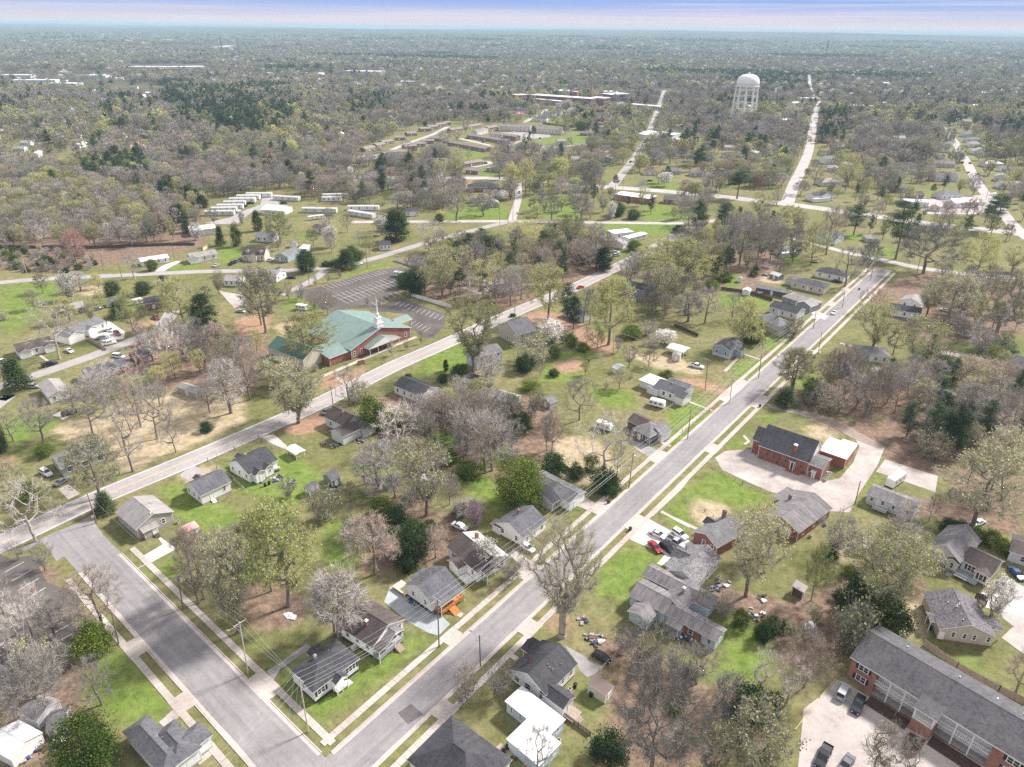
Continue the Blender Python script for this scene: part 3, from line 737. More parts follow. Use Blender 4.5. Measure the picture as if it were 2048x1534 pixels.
side(LA, WA, -1, [dr('z2', (700, 1510), (960, 1420)), dr('c1', (1530, 800), (1600, 730)), dr('c1', (1000, 1130), (1120, 1060)), dr('w5', (590, 770), (740, 650)), dr('w2', (1680, 1150), (1890, 930)), dr('w2', (1890, 930), (1960, 860)), dr('w1', (1480, 970), (1560, 900)), dr('b2', (960, 690), (1000, 670)), dr('w1', (1940, 620), (2000, 560))])
side(LA, WA, 1, [dr('d1', (1050, 385), (1130, 310)), dr('d1', (530, 860), (640, 790)), dr('c1', (1700, 880), (1800, 810)), dr('c2', (240, 440), (310, 400)), dr('c2', (530, 180), (590, 110))])
b0_ = X0 - dB * (WA + 1.5)
LB = [b0_, Bc0 - dB * 13]
def drB(pa, pb, t='d0'): return tuple(sorted((s_on(b0_, -dB, t, *pa), s_on(b0_, -dB, t, *pb))))
side(LB, WB, 1, [drB((1460, 650), (1600, 760)), drB((740, 40), (850, -10)), ])
side(LB, WB, -1, [drB((1060, 740), (1140, 810)), drB((780, 420), (850, 500))])
# parking bay lines
def bays(t, a, b, n, tick, both=False, z=.032, w_=.12, line=True):
 m_ = MB(); A_, B_ = G(t, *a), G(t, *b); T_ = G(t, a[0] + tick[0], a[1] + tick[1]) - A_
 if line and both: ribbon(m_, [A_, B_], -w_ / 2, w_ / 2, 0, z, paintw)
 for k in range(n + 1):
  p = A_ + (B_ - A_) * k / n
  ribbon(m_, [p - (T_ if both else 0 * T_), p + T_], -w_ / 2, w_ / 2, 0, z + .002, paintw)
 put('parking_lines', m_.mesh('parking_lines'), kind='structure')
bays('x4', (640, 168), (1230, 0), 15, (75, 32))
bays('x4', (820, 300), (1390, 112), 13, (85, 42), True)
bays('x4', (1200, 372), (1440, 262), 5, (-60, -45))
bays('x4', (1440, 318), (1880, 470), 10, (-55, 40))
bays('x4', (1600, 520), (1740, 590), 4, (-60, 40))
bays('d0', (140, -30), (270, 120), 3, (-110, 60))
bays('d0', (400, 280), (460, 370), 2, (-140, 75))
bays('d0', (30, 660), (290, 530), 4, (-45, -75))
# ------------------------------------------------------------------ trees
bark = plain('bark_grey', (.2, .165, .14), .9, .35, 2.5)
bark_pale = plain('bark_pale', (.42, .37, .33), .9, .25, 2.5)
bark_dark = plain('bark_dark', (.12, .095, .08), .9, .35, 2.5)
twig_m = leafy('twigs', (.205, .188, .168), (.31, .285, .26), (.45, .42, .385), 0)
twig_pale = leafy('twigs_pale', (.42, .37, .33), (.54, .49, .44), (.66, .61, .56), 0)
twig_rust = leafy('twigs_budding_rust', (.25, .2, .16), (.34, .28, .225), (.43, .36, .3), 0)
leaf_bud = leafy('leaves_spring', (.33, .36, .08), (.46, .475, .125), (.57, .575, .22), .35)
leaf_lime = leafy('leaves_lime', (.33, .38, .09), (.45, .49, .14), (.57, .59, .24), .35)
leaf_olive = leafy('leaves_olive', (.27, .275, .115), (.37, .365, .17), (.47, .455, .25), .3)
leaf_amber = leafy('leaves_amber', (.3, .24, .14), (.37, .3, .18), (.45, .37, .24), .3)
leaf_dark = leafy('leaves_evergreen', (.022, .042, .014), (.042, .075, .024), (.08, .13, .04), .12)
leaf_gloss = leafy('leaves_glossy', (.035, .075, .012), (.085, .135, .02), (.2, .24, .04), .2)
leaf_pine = leafy('needles_pine', (.03, .055, .025), (.055, .09, .04), (.085, .13, .055), .15)
leaf_cedar = leafy('needles_cedar', (.025, .045, .018), (.045, .075, .028), (.08, .11, .04), .1)
leaf_white = leafy('blossom_white', (.62, .6, .53), (.75, .73, .68), (.85, .84, .8), .3)
leaf_pink = leafy('blossom_pink', (.42, .2, .4), (.55, .3, .52), (.66, .45, .62), .3)
leaf_red = leafy('buds_red', (.3, .09, .07), (.4, .14, .1), (.48, .22, .16), .3)
def vrand(r, n=3): return np.array([r.gauss(0, 1) for _ in range(n)])
def unit(v): return v / (np.linalg.norm(v) + 1e-9)
class Tree:
 """trunk and limbs as tapered tubes, twigs as slender blades, leaves as small faces"""
 def __init__(s, seed, barkm, twigm, leafm=None):
  s.r = random.Random(seed); s.tr = MB(); s.cr = MB(); s.bm, s.tm, s.lm = barkm, twigm, leafm
 def blade(s, p, q, w):
  d = q - p; a = unit(np.cross(d, vrand(s.r))) * w / 2; i = len(s.cr.v); k = s.cr.mi(s.tm)
  s.cr.v += [tuple(p - a), tuple(p + a), tuple(q + a * .3), tuple(q - a * .3)]; s.cr.f.append((i, i + 1, i + 2, i + 3)); s.cr.m.append(k)
 def leaf(s, p, size, up=.5, mat=None):
  n = unit(vrand(s.r) + np.array([0, 0, up])); a = unit(np.cross(n, vrand(s.r))); b = np.cross(n, a); i = len(s.cr.v)
  a = a * size * s.r.uniform(.6, 1.2) / 2; b = b * size * s.r.uniform(.5, 1.) / 2
  s.cr.v += [tuple(p - a), tuple(p - b), tuple(p + a), tuple(p + b)]; s.cr.f.append((i, i + 1, i + 2, i + 3)); s.cr.m.append(s.cr.mi(mat or s.lm))
 def done(s, name):
  zt = max(v[2] for v in s.cr.v); xs = np.array([v[:2] for v in s.cr.v]); w = np.percentile(np.hypot(*xs.T), 96) * 2
  return dict(trunk=s.tr.mesh(name + '_trunk', True, False) if s.tr.f else None, crown=s.cr.mesh(name + '_crown', False, False), h=zt, w=w)
def deciduous(seed, name, leafm=None, twigm=twig_m, barkm=bark, leaves=0, ls=.34, form='oval', H=14., W=None, fill=135, tw=20, tl=1.25, twid=.046, fork=None, stems=1, trunk=None, jit=.03):
 """limbs reach out to points spread through the crown; each end carries a spray of twigs"""
 t = Tree(seed, barkm, twigm, leafm); r = t.r
 W = W or dict(oval=.78, wide=1.08, upright=.52, vase=.8, multi=.95)[form] * H
 zb = fork or dict(oval=.3, wide=.3, upright=.25, vase=.25, multi=.12)[form]
 lob = [(unit(vrand(r) * np.array([1, 1, .7])), r.uniform(.45, .9), r.uniform(-.28, .26)) for _ in range(11)]
 def env(f):                                   # crown half width at crown height f
  if form == 'upright': return max(.12, math.sin(math.pi * (.12 + .8 * f)) ** .8)
  if form in ('vase', 'multi'): return max(.1, (.25 + .95 * f) * math.sqrt(max(0, 1 - max(0, (f - .55) / .46) ** 2)))
  if form == 'wide': return max(.1, math.sqrt(max(0, 1 - ((f - .32) / .7) ** 2)))
  return max(.1, math.sqrt(max(0, 1 - ((f - .44) / .58) ** 2)))
 T = []
 while len(T) < fill:
  f = r.random(); q = math.sqrt(r.uniform(.06, 1.)); az = r.uniform(0, 6.283)
  if form != 'upright' and f < .5 and q < .45 and r.random() < .75: continue
  v = np.array([math.cos(az) * q, math.sin(az) * q, (f - .5) * 2])
  k = 1 + sum(am * max(0, (unit(v) @ d - th) / (1 - th)) for d, th, am in lob)
  rad = env(f) * W / 2 * k
  T.append(np.array([math.cos(az) * q * rad, math.sin(az) * q * rad, (zb + (1 - zb) * (.04 + .96 * f) * (.9 + .1 * k)) * H * .95]))
 nodes, par = [], []
 for sidx in range(stems):
  off = np.array([r.gauss(0, .35), r.gauss(0, .35), 0]) if stems > 1 else np.zeros(3)
  nodes.append(off + np.array([0, 0, -.15])); par.append(-1); lean = np.array([r.gauss(0, .05), r.gauss(0, .05), 1]) if stems == 1 else unit(np.array([off[0] * .7, off[1] * .7, 1]))
  top = (.62 if form in ('oval', 'upright') else .45 if form == 'wide' else .3) * H
  nk = 7
  for i in range(nk):
   nodes.append(nodes[-1] + lean * top / nk + np.array([r.gauss(0, .07), r.gauss(0, .07), 0])); par.append(len(nodes) - 2)
 lowz = zb * H * .72
 T.sort(key=lambda p: np.hypot(p[0], p[1]) + .6 * abs(p[2] - zb * H))
 ends = []
 for p in T:
  A = np.array(nodes); d = p - A; dist = np.linalg.norm(d, axis=1)
  slope = d[:, 2] / (dist + 1e-6)
  cost = dist * (1 + .9 * np.clip(.35 - slope, 0, 2)) + np.where(A[:, 2] < lowz, 60, 0)
  j = int(np.argmin(cost)); a = nodes[j]; L = dist[j]
  m = max(1, int(L / 1.15)); prev = j
  sag = np.array([0, 0, -.1 * L])
  for i in range(1, m + 1):
   u = i / m; q = a + (p - a) * u + sag * 4 * u * (1 - u) * .5 + vrand(r) * jit * min(L, 3.5) * (u < 1)
   nodes.append(q); par.append(prev); prev = len(nodes) - 1
  ends.append(prev)
 cnt = np.zeros(len(nodes)); cnt[ends] += 1
 for i in range(len(nodes) - 1, -1, -1):
  if par[i] >= 0: cnt[par[i]] += cnt[i]
 rt = trunk or .021 * H; cm = max(1, cnt.max())
 rad = np.maximum(.018, rt * (np.maximum(cnt, .5) / cm) ** .52)
 for i, pi in enumerate(par):
  if pi < 0: continue
  flare = 1.35 if par[pi] < 0 else 1
  if rad[i] > .035: t.tr.tube(nodes[pi], nodes[i], min(rad[pi], rad[i] * 1.5) * flare, rad[i], 7 if rad[i] > .2 else 5 if rad[i] > .09 else 3, barkm)
  else: t.blade(nodes[pi], nodes[i], max(twid * 1.5, rad[i] * 2))
 ctr = np.array([0, 0, zb * H + .25 * (1 - zb) * H])
 for e in ends:
  p = nodes[e]; out = unit(unit(p - ctr) + np.array([0, 0, .35]))
  for _ in range(tw):
   d = unit(out + vrand(r) * .62); st = p - out * r.uniform(0, .9) + vrand(r) * .16
   L = tl * r.uniform(.45, 1.15); q = st + d * L
   t.blade(st, q, twid)
   if r.random() < .6:
    d2 = unit(d + vrand(r) * .6); m_ = st + d * L * r.uniform(.3, .7); t.blade(m_, m_ + d2 * L * .6, twid * .8)
   for _ in range(leaves if isinstance(leaves, int) else (r.random() < leaves)):
    t.leaf(st + d * L * r.uniform(.35, 1.1) + vrand(r) * ls * .4, ls)
 o = t.done(name); o['h'] = H; o['w'] = W
 return o
def dome(seed, name, H=13., **k):
 return deciduous(seed, name, form='wide', H=H, W=H * .95, fill=210, tw=24, tl=1.3, twid=.042, **k)
def evergreen(seed, name, leafm, H=10., W=8., shape='round', clumps=90, per=46, ls=.42, barkm=bark_dark, low=.08):
 t = Tree(seed, barkm, twig_m, leafm); r = t.r
 t.tr.tube((0, 0, -.15), (0, 0, H * .8), .03 * H, .01 * H, 6, barkm)
 for _ in range(clumps):
  f = r.random()
  z = low + (1 - low) * f
  if shape == 'cone': rad = (1 - z) * .95 + .05
  elif shape == 'column': rad = (1 - max(0, z - .55) / .45 * .75) * (.6 + .4 * min(1, z / .2))
  else: rad = math.sqrt(max(0.02, 1 - ((z - .48) / .54) ** 2))
  az = r.uniform(0, 6.283); q = math.sqrt(r.uniform(.25, 1)); R_ = rad * W / 2 * q * r.uniform(.82, 1.1)
  c = np.array([R_ * math.cos(az), R_ * math.sin(az), z * H]); cs = W * .09 * r.uniform(.7, 1.5)
  if r.random() < .4: t.tr.tube((0, 0, max(0, z * H - R_ * .5)), c, .02 * H * .25, .01, 3, barkm)
  for _ in range(per):
   v = vrand(r) * np.array([1, 1, .62]) * cs
   t.leaf(c + v, ls, .6)
 return t.done(name)
def pine(seed, name, leafm=leaf_pine, H=18., bare=.42, W=7., barkm=bark):
 t = Tree(seed, barkm, twig_m, leafm); r = t.r
 lean = np.array([r.gauss(0, .25), r.gauss(0, .25), 0]); k = 6
 P = [np.array([0, 0, -.15])] + [np.array([0, 0, H * (i + 1) / k]) * .97 + lean * ((i + 1) / k) ** 1.5 * 2 for i in range(k)]
 for i in range(k): t.tr.tube(P[i], P[i + 1], .018 * H * (1 - i / k * .8), .018 * H * (1 - (i + 1) / k * .85), 6, barkm)
 n = 34
 for j in range(n):
  f = bare + (1 - bare) * (j + r.random()) / n
  z = f * H * .95; base = P[min(k - 1, int(f * k))] * 1; base = np.array([lean[0] * f ** 1.5 * 2, lean[1] * f ** 1.5 * 2, z])
  prof = math.sin(min(1, (1 - (f - bare) / (1 - bare)) * .9 + .12) * 2.1) ** .8
  L = W / 2 * prof * r.uniform(.6, 1.25); az = r.uniform(0, 6.283); d = unit(np.array([math.cos(az), math.sin(az), r.uniform(.05, .5)]))
  e = base + d * L; t.tr.tube(base, e, .05, .02, 3, barkm)
  for _ in range(3 + int(L * 1.3)):
   g = r.uniform(.35, 1.1); c = base + d * L * g + vrand(r) * .35
   for _ in range(40):
    v = vrand(r) * np.array([.55, .55, .28]); t.leaf(c + v, .27, .8)
 for _ in range(120): t.leaf(P[-1] + vrand(r) * np.array([.5, .5, .6]), .36)
 return t.done(name)
PT = {}
D = deciduous
PT['bare'] = [D(1, 'bare_tree'), D(2, 'bare_tree', form='upright'), D(3, 'bare_tree', form='wide'), D(4, 'bare_tree', form='vase'), D(6, 'bare_tree', fill=95, tw=15), D(8, 'bare_tree', twigm=twig_rust)]
PT['dome'] = [dome(15, 'bare_tree'), dome(16, 'bare_tree', 12.)]
PT['dead'] = [D(21, 'pale_tree', twigm=twig_pale, barkm=bark_pale, form='wide', fill=90, tw=14), D(22, 'pale_tree', twigm=twig_pale, barkm=bark_pale, fill=90, tw=12), D(23, 'pale_tree', twigm=twig_pale, barkm=bark_pale, form='vase', fill=80, tw=14)]
PT['crape'] = [D(31, 'small_bare_tree', form='multi', H=5., fill=46, tw=16, tl=.8, stems=4, trunk=.09, twid=.035), D(32, 'small_bare_tree', form='multi', H=5., fill=46, tw=18, tl=.8, stems=4, trunk=.09, twigm=twig_rust, twid=.035)]
PT['rust'] = [D(35, 'russet_tree', twigm=twig_rust, leafm=leaf_amber, leaves=.35, ls=.26), D(36, 'russet_tree', form='wide', twigm=twig_rust, leafm=leaf_amber, leaves=.35, ls=.26)]
PT['bud'] = [D(41, 'budding_tree', leafm=leaf_bud, leaves=2, ls=.28), D(42, 'budding_tree', leafm=leaf_bud, leaves=2, ls=.28, form='wide'), D(43, 'budding_tree', leafm=leaf_bud, leaves=1, ls=.3, form='vase')]
PT['lime'] = [D(45, 'lime_tree', leafm=leaf_lime, leaves=3, ls=.28), D(46, 'lime_tree', leafm=leaf_lime, leaves=3, ls=.28, form='wide')]
PT['olive'] = [D(51, 'olive_tree', leafm=leaf_olive, leaves=1), D(52, 'olive_tree', leafm=leaf_olive, leaves=.7, form='wide'), D(53, 'olive_tree', leafm=leaf_olive, leaves=1, form='vase')]
PT['pine'] = [pine(61, 'pine_tree'), pine(62, 'pine_tree', bare=.3, W=6.5, H=16.), pine(63, 'pine_tree', bare=.52, W=8.)]
PT['thin'] = [pine(65, 'thin_pine', bare=.25, W=4.6, H=15.), pine(66, 'thin_pine', bare=.2, W=4., H=14.)]
PT['cedar'] = [evergreen(71, 'cedar_tree', leaf_cedar, 9., 4.6, 'cone', 110, 80, .24), evergreen(72, 'cedar_tree', leaf_cedar, 9., 4.2, 'column', 120, 80, .24)]
PT['mag'] = [evergreen(81, 'magnolia_tree', leaf_gloss, 9.5, 8.5, 'round', 170, 105, .27), evergreen(82, 'holly_tree', leaf_dark, 9., 7., 'round', 150, 95, .26)]
PT['bush'] = [evergreen(91, 'evergreen_bush', leaf_dark, 3., 3.6, 'round', 70, 70, .19, low=.02), evergreen(92, 'evergreen_bush', leaf_gloss, 3.2, 4., 'round', 70, 70, .19, low=.02)]
scr = dict(form='multi', H=4.5, W=6., fill=60, tw=18, tl=1., stems=7, trunk=.06, twid=.04, fork=.05)
PT['scrub'] = [D(101, 'bare_shrub', **scr), D(102, 'bare_shrub', leafm=leaf_olive, leaves=.6, **scr), D(103, 'bare_shrub', **scr)]
PT['pear'] = [D(111, 'blossom_tree', leafm=leaf_white, leaves=2, H=8., ls=.3, fill=110, tl=.9), D(112, 'blossom_tree', leafm=leaf_white, leaves=1, form='multi', H=6., ls=.28, fill=70, tl=.9, stems=3, trunk=.12)]
PT['pink'] = [D(115, 'redbud_tree', leafm=leaf_pink, leaves=1, form='multi', H=6., ls=.26, fill=70, tl=.9, stems=3, trunk=.1)]
PT['red'] = [D(117, 'red_maple', leafm=leaf_red, leaves=1, H=12., ls=.3)]
PT['giant'] = [D(7, 'giant_oak', leafm=leaf_bud, leaves=.5, ls=.28, barkm=plain('bark_oak', (.34, .285, .25), .9, .4, 2.2), form='vase', H=22., W=25., fill=320, tw=24, trunk=1.0, fork=.28, tl=1.8, jit=.015)]
def noh(k): return [(round(t['h'], 1), round(t['w'], 1)) for t in PT[k]]
# ------------------------------------------------------------------ houses
W_WHITE = siding('siding_white', (.78, .78, .77)); W_GREY = siding('siding_grey', (.36, .37, .39)); W_BLUE = siding('siding_blue', (.33, .42, .48))
W_PALEBLUE = siding('siding_pale_blue', (.5, .6, .68)); W_BEIGE = siding('siding_beige', (.47, .43, .38)); W_CREAM = siding('siding_cream', (.62, .57, .48))
W_TAUPE = siding('siding_taupe', (.4, .37, .34)); W_DARK = siding('siding_charcoal', (.1, .1, .115)); W_LIGHT = siding('siding_light_grey', (.6, .62, .64)); W_SLATE = siding('siding_slate', (.2, .22, .25))
W_GREEN = siding('siding_green', (.16, .22, .18))
BR_RED = brick('brick_red', (.28, .075, .055)); BR_ORANGE = brick('brick_orange', (.36, .15, .095)); BR_BROWN = brick('brick_brown', (.25, .14, .1))
R_CHAR = shingle('shingle_charcoal', (.055, .055, .062)); R_GREY = shingle('shingle_grey', (.16, .158, .165)); R_BROWN = shingle('shingle_brown', (.085, .068, .065))
R_LIGHT = shingle('shingle_light', (.29, .275, .27), .2, .15); R_SLATE = shingle('shingle_slate', (.105, .105, .118)); R_MIX = shingle('shingle_mottled', (.2, .195, .2), .75, .1)
R_PURPLE = shingle('shingle_mottled_dark', (.13, .12, .135), .8, .15); R_WEATHER = shingle('shingle_weathered', (.15, .14, .145), .25, .7)
R_WHITE = metal_roof('roof_white_membrane', (.7, .7, .7)); R_METAL = metal_roof('roof_pale_metal', (.52, .56, .58)); R_GREEN = metal_roof('roof_green_metal', (.18, .258, .232))
R_RED = metal_roof('roof_red_metal', (.62, .2, .17)); R_RUST = metal_roof('roof_brown_metal', (.12, .075, .068)); R_PINK = metal_roof('roof_pink', (.7, .34, .34)); R_DGREEN = metal_roof('roof_dark_green', (.05, .13, .1))
TRIM = plain('trim_white', (.78, .77, .75), .5, .06); TRIM_D = plain('trim_dark', (.05, .05, .055), .6); GLASS = gloss('glass_dark', (.03, .036, .045), .12)
WOOD = plain('wood_weathered', (.34, .28, .23), .85, .25, 2); WOOD_NEW = plain('wood_new', (.72, .6, .42), .7, .12, 2); WOOD_OR = plain('wood_stained_orange', (.5, .215, .07), .6, .2, 2)
WOOD_D = plain('wood_dark', (.1, .075, .06), .85, .3, 2); BLOCK = plain('block_grey', (.34, .32, .3), .9, .2, 1.5); SHUT = plain('shutter_dark', (.025, .026, .03), .6); GREYD = plain('deck_grey', (.33, .33, .34), .8, .2, 2)
STEEL = gloss('steel', (.45, .46, .47), .4, .6); BLACKP = plain('plastic_black', (.02, .02, .022), .5); WHITEP = plain('enamel_white', (.75, .75, .73), .4, .08)
def roof_mesh(mb, x0, y0, x1, y1, h, rise, axis, kind, mat, t=.2, trim=None, hip=(0, 0)):
 """kind gable / hip / shed / flat; axis is the direction of the ridge (for shed: slope rises along +y or, axis 'x', along +x)"""
 trim = trim or TRIM
 sw = (axis == 'y')
 f = (lambda p: (p[1], p[0], p[2])) if sw else (lambda p: p)
 if sw: x0, y0, x1, y1 = y0, x0, y1, x1
 def add(pts, m):
  pts = [f(p) for p in pts]
  mb.poly(pts[::-1] if sw else pts, m)
 def slab(quads, rim):
  for q in quads: add(q, mat); add([(p[0], p[1], p[2] - t) for p in q][::-1], trim)
  for a, b in zip(rim, rim[1:] + rim[:1]): add([(a[0], a[1], a[2] - t), (b[0], b[1], b[2] - t), b, a], trim)
 ym = (y0 + y1) / 2
 a, b, c, d = (x0, y0, h), (x1, y0, h), (x1, y1, h), (x0, y1, h)
 if kind == 'flat': slab([[a, b, c, d]], [a, b, c, d]); return
 if kind == 'shed':
  c, d = (x1, y1, h + rise), (x0, y1, h + rise); slab([[a, b, c, d]], [a, b, c, d]); return
 if kind == 'hip': hip = (1, 1)
 hw = (y1 - y0) / 2
 r0, r1 = (x0 + hip[0] * min(hw, (x1 - x0) * .48), ym, h + rise), (x1 - hip[1] * min(hw, (x1 - x0) * .48), ym, h + rise)
 q = [[a, b, r1, r0], [c, d, r0, r1]]; rim = [a, b]
 if hip[1]: q.append([b, c, r1])
 else: rim.append(r1)
 rim += [c, d]
 if hip[0]: q.append([d, a, r0])
 else: rim.append(r0)
 slab(q, rim)
 # ridge cap
 if r1[0] - r0[0] > .5:
  k = (r0[0], ym - .16, h + rise - .05), (r1[0], ym - .16, h + rise - .05), (r1[0], ym, h + rise + .045), (r0[0], ym, h + rise + .045)
  add(k, mat); add([k[3], k[2], (r1[0], ym + .16, h + rise - .05), (r0[0], ym + .16, h + rise - .05)], mat)
class House:
 def __init__(s, name, label, cat, org, ang, group=None, lm=None, far=False):
  s.t = thing(name, label, cat, (org[0], org[1], 0), ang, group); s.ang = ang; s.org = np.array(org[:2], float)
  s.wall, s.roofs, s.found = MB(), MB(), MB(); s.far = far; s.n = 0; s.extra = []
  if lm: landmark(lm, org)
 def world(s, x, y):
  c, n = math.cos(s.ang), math.sin(s.ang)
  return s.org + np.array([c * x - n * y, n * x + c * y])
 def wing(s, x0, y0, x1, y1, h, wall, roof, axis='x', kind='gable', pitch=.42, ov=.38, base=.45, found=BLOCK, hip=(0, 0), gable=None, trim=None, open_=False, rise=None, posts=None):
  """eave rectangle x0..x1, y0..y1 with its walls set in by the overhang"""
  s.n += 1; dz = .006 * s.n; h = h + dz; t = .2
  span = (y1 - y0) if axis == 'x' else (x1 - x0)
  rise = rise if rise is not None else (pitch * span / 2 if kind in ('gable', 'hip') else pitch * span if kind == 'shed' else 0)
  roof_mesh(s.roofs, x0, y0, x1, y1, h, rise, axis, kind, roof, t, trim, hip)
  e = .01 * s.n if s.n > 1 else 0
  a0, b0, a1, b1 = x0 + ov + e, y0 + ov + e, x1 - ov - e, y1 - ov - e
  OCC.append((*s.world((x0 + x1) / 2, (y0 + y1) / 2), max(x1 - x0, y1 - y0) * .5 + 1.2))
  if open_:
   for q in (posts or [(a0, b0), (a1, b0), (a1, b1), (a0, b1)]): s.found.box((q[0] - .07, q[1] - .07, 0), (q[0] + .07, q[1] + .07, h - t + .02), TRIM)
   return
  if kind in ('gable', 'hip'): sl = 2 * rise / span
  elif kind == 'shed': sl = rise / span
  else: sl = 0
  z0 = base; gm = gable or wall
  def top(x, y):
   if kind == 'flat': return h - t - .005
   u = (y - y0) if axis == 'x' else (x - x0); L = span
   if kind == 'shed': return h - t + sl * u - .005
   v = min(u, L - u) * sl
   if kind == 'hip' or hip != (0, 0):
    lo, hi_ = (x - x0, x1 - x) if axis == 'x' else (y - y0, y1 - y)
    if kind == 'hip' or hip[0]: v = min(v, lo * sl)
    if kind == 'hip' or hip[1]: v = min(v, hi_ * sl)
   return h - t + v - .005
  cs = [(a0, b0), (a1, b0), (a1, b1), (a0, b1)]
  for (xa, ya), (xb, yb) in zip(cs, cs[1:] + cs[:1]):
   za, zb_ = top(xa, ya), top(xb, yb); xm, ym = (xa + xb) / 2, (ya + yb) / 2; zm = top(xm, ym)
   if zm > max(za, zb_) + .05:
    s.wall.poly([(xa, ya, z0), (xb, yb, z0), (xb, yb, zb_), (xa, ya, za)], wall)
    s.wall.poly([(xa, ya, za), (xb, yb, zb_), (xm, ym, zm)], gm)
   else: s.wall.poly([(xa, ya, z0), (xb, yb, z0), (xb, yb, zb_), (xa, ya, za)], wall)
   if not s.far:
    n_ = np.array([yb - ya, xa - xb]); n_ = n_ / np.linalg.norm(n_) * .03      # corner boards
    d_ = np.array([xb - xa, yb - ya]); d_ = d_ / np.linalg.norm(d_) * .12
    for (cx, cy, sg, zz) in ((xa, ya, 1, za), (xb, yb, -1, zb_)):
     s.wall.poly([(cx + n_[0], cy + n_[1], z0), (cx + n_[0] + sg * d_[0], cy + n_[1] + sg * d_[1], z0), (cx + n_[0] + sg * d_[0], cy + n_[1] + sg * d_[1], min(zz, h - t)), (cx + n_[0], cy + n_[1], min(zz, h - t))][::sg], TRIM)
  if base > 0: s.found.box((a0 + .05, b0 + .05, 0), (a1 - .05, b1 - .05, base + .02), found)
 def chimney(s, x, y, z0, z1, w=.55, mat=None, cap=None):
  m = MB(); mat = mat or BR_RED
  m.box((x - w / 2, y - w / 2, z0), (x + w / 2, y + w / 2, z1), mat); m.box((x - w / 2 - .06, y - w / 2 - .06, z1), (x + w / 2 + .06, y + w / 2 + .06, z1 + .14), cap or mat)
  m.box((x - w / 4, y - w / 4, z1 + .14), (x + w / 4, y + w / 4, z1 + .4), cap or BLOCK); s.extra.append(('chimney', m))
 def vent(s, x, y, z, h=.45):
  m = MB(); m.tube((x, y, z - .2), (x, y, z + h), .06, .06, 6, WHITEP if (x * 7) % 2 < 1 else BLACKP, True); m.tube((x, y, z + h), (x, y, z + h + .08), .12, .1, 6, STEEL, True); s.extra.append(('vent_pipe', m))
 def _panel(s, x, y, side, u0, u1, z0, z1, d0, d1, mb, mat):
  """box on the wall that faces side, offset d0..d1 outward of the wall plane at x or y"""
  if side == 'S': mb.box((u0, y - d1, z0), (u1, y - d0, z1), mat)
  elif side == 'N': mb.box((u0, y + d0, z0), (u1, y + d1, z1), mat)
  elif side == 'W': mb.box((x - d1, u0, z0), (x - d0, u1, z1), mat)
  else: mb.box((x + d0, u0, z0), (x + d1, u1, z1), mat)
 def win(s, side, at, u, z=1.35, w=1., h=1.35, shut=False, n=1, frame=None):
  frame = frame or TRIM; X = Y = at; f = MB(); g = MB(); tot = w * n
  u0 = u - tot / 2
  P = lambda a, b, c, d, e, k, mb, m: s._panel(X, Y, side, a, b, c, d, e, k, mb, m)
  P(u0 - .11, u0 + tot + .11, z - .13, z, 0, .09, f, frame); P(u0 - .11, u0 + tot + .11, z + h, z + h + .11, 0, .07, f, frame)
  for k in range(n + 1): P(u0 + k * w - .07, u0 + k * w + .07, z, z + h, .002, .06, f, frame)
  P(u0, u0 + tot, z + h * .48, z + h * .54, .004, .05, f, frame)
  P(u0 + .02, u0 + tot - .02, z + .005, z + h - .005, -.02, .03, g, GLASS)
  fo = f.build('window', s.t); g.build('pane', fo)
  if shut:
   for a in (u0 - .55, u0 + tot + .13):
    q = MB(); P(a, a + .42, z - .05, z + h + .05, .003, .05, q, SHUT); q.build('shutter', fo)
 def door(s, side, at, u, z=.45, w=.95, h=2.05, mat=None):
  f, d = MB(), MB()
  for a, b, c, e in ((u - w / 2 - .12, u - w / 2, z, z + h), (u + w / 2, u + w / 2 + .12, z, z + h), (u - w / 2 - .12, u + w / 2 + .12, z + h, z + h + .12)): s._panel(at, at, side, a, b, c, e, 0, .07, f, TRIM)
  s._panel(at, at, side, u - w / 2, u + w / 2, z, z + h, -.02, .03, f, mat or WHITEP)
  s._panel(at, at, side, u + w / 2 - .16, u + w / 2 - .1, z + .95, z + 1.03, .03, .09, d, STEEL)
  o = f.build('door', s.t); d.build('handle', o)
 def steps(s, side, at, u, z=.45, w=1.4, n=3, mat=None, run=.3):
  m = MB(); mat = mat or BLOCK
  for k in range(n): s._panel(at, at, side, u - w / 2, u + w / 2, 0, z * (n - k) / (n + .0), .0 + k * run, (k + 1) * run, m, mat)
  m.build('steps', s.t)
 def deck(s, x0, y0, x1, y1, z, mat, rail='', name='deck', posts=True, rh=.95, rmat=None):
  m = MB(); m.box((x0, y0, z - .14), (x1, y1, z), mat); rmat = rmat or mat
  if posts:
   for px_ in (x0 + .12, (x0 + x1) / 2, x1 - .12):
    for py_ in (y0 + .12, y1 - .12): m.box((px_ - .08, py_ - .08, 0), (px_ + .08, py_ + .08, z - .14), mat)
  o = m.build(name, s.t)
  if rail:
   q = MB()
   for sd_ in rail:
    (xa, ya), (xb, yb) = dict(S=((x0, y0), (x1, y0)), N=((x0, y1), (x1, y1)), W=((x0, y0), (x0, y1)), E=((x1, y0), (x1, y1)))[sd_]
    L = math.hypot(xb - xa, yb - ya); q.box((min(xa, xb) - .045, min(ya, yb) - .045, z + rh - .08), (max(xa, xb) + .045, max(ya, yb) + .045, z + rh), rmat)
    q.box((min(xa, xb) - .03, min(ya, yb) - .03, z + .1), (max(xa, xb) + .03, max(ya, yb) + .03, z + .16), rmat)
    k = max(2, int(L / .28))
    for i in range(k + 1):
     xx, yy = xa + (xb - xa) * i / k, ya + (yb - ya) * i / k; q.box((xx - .022, yy - .022, z), (xx + .022, yy + .022, z + rh - .08), rmat)
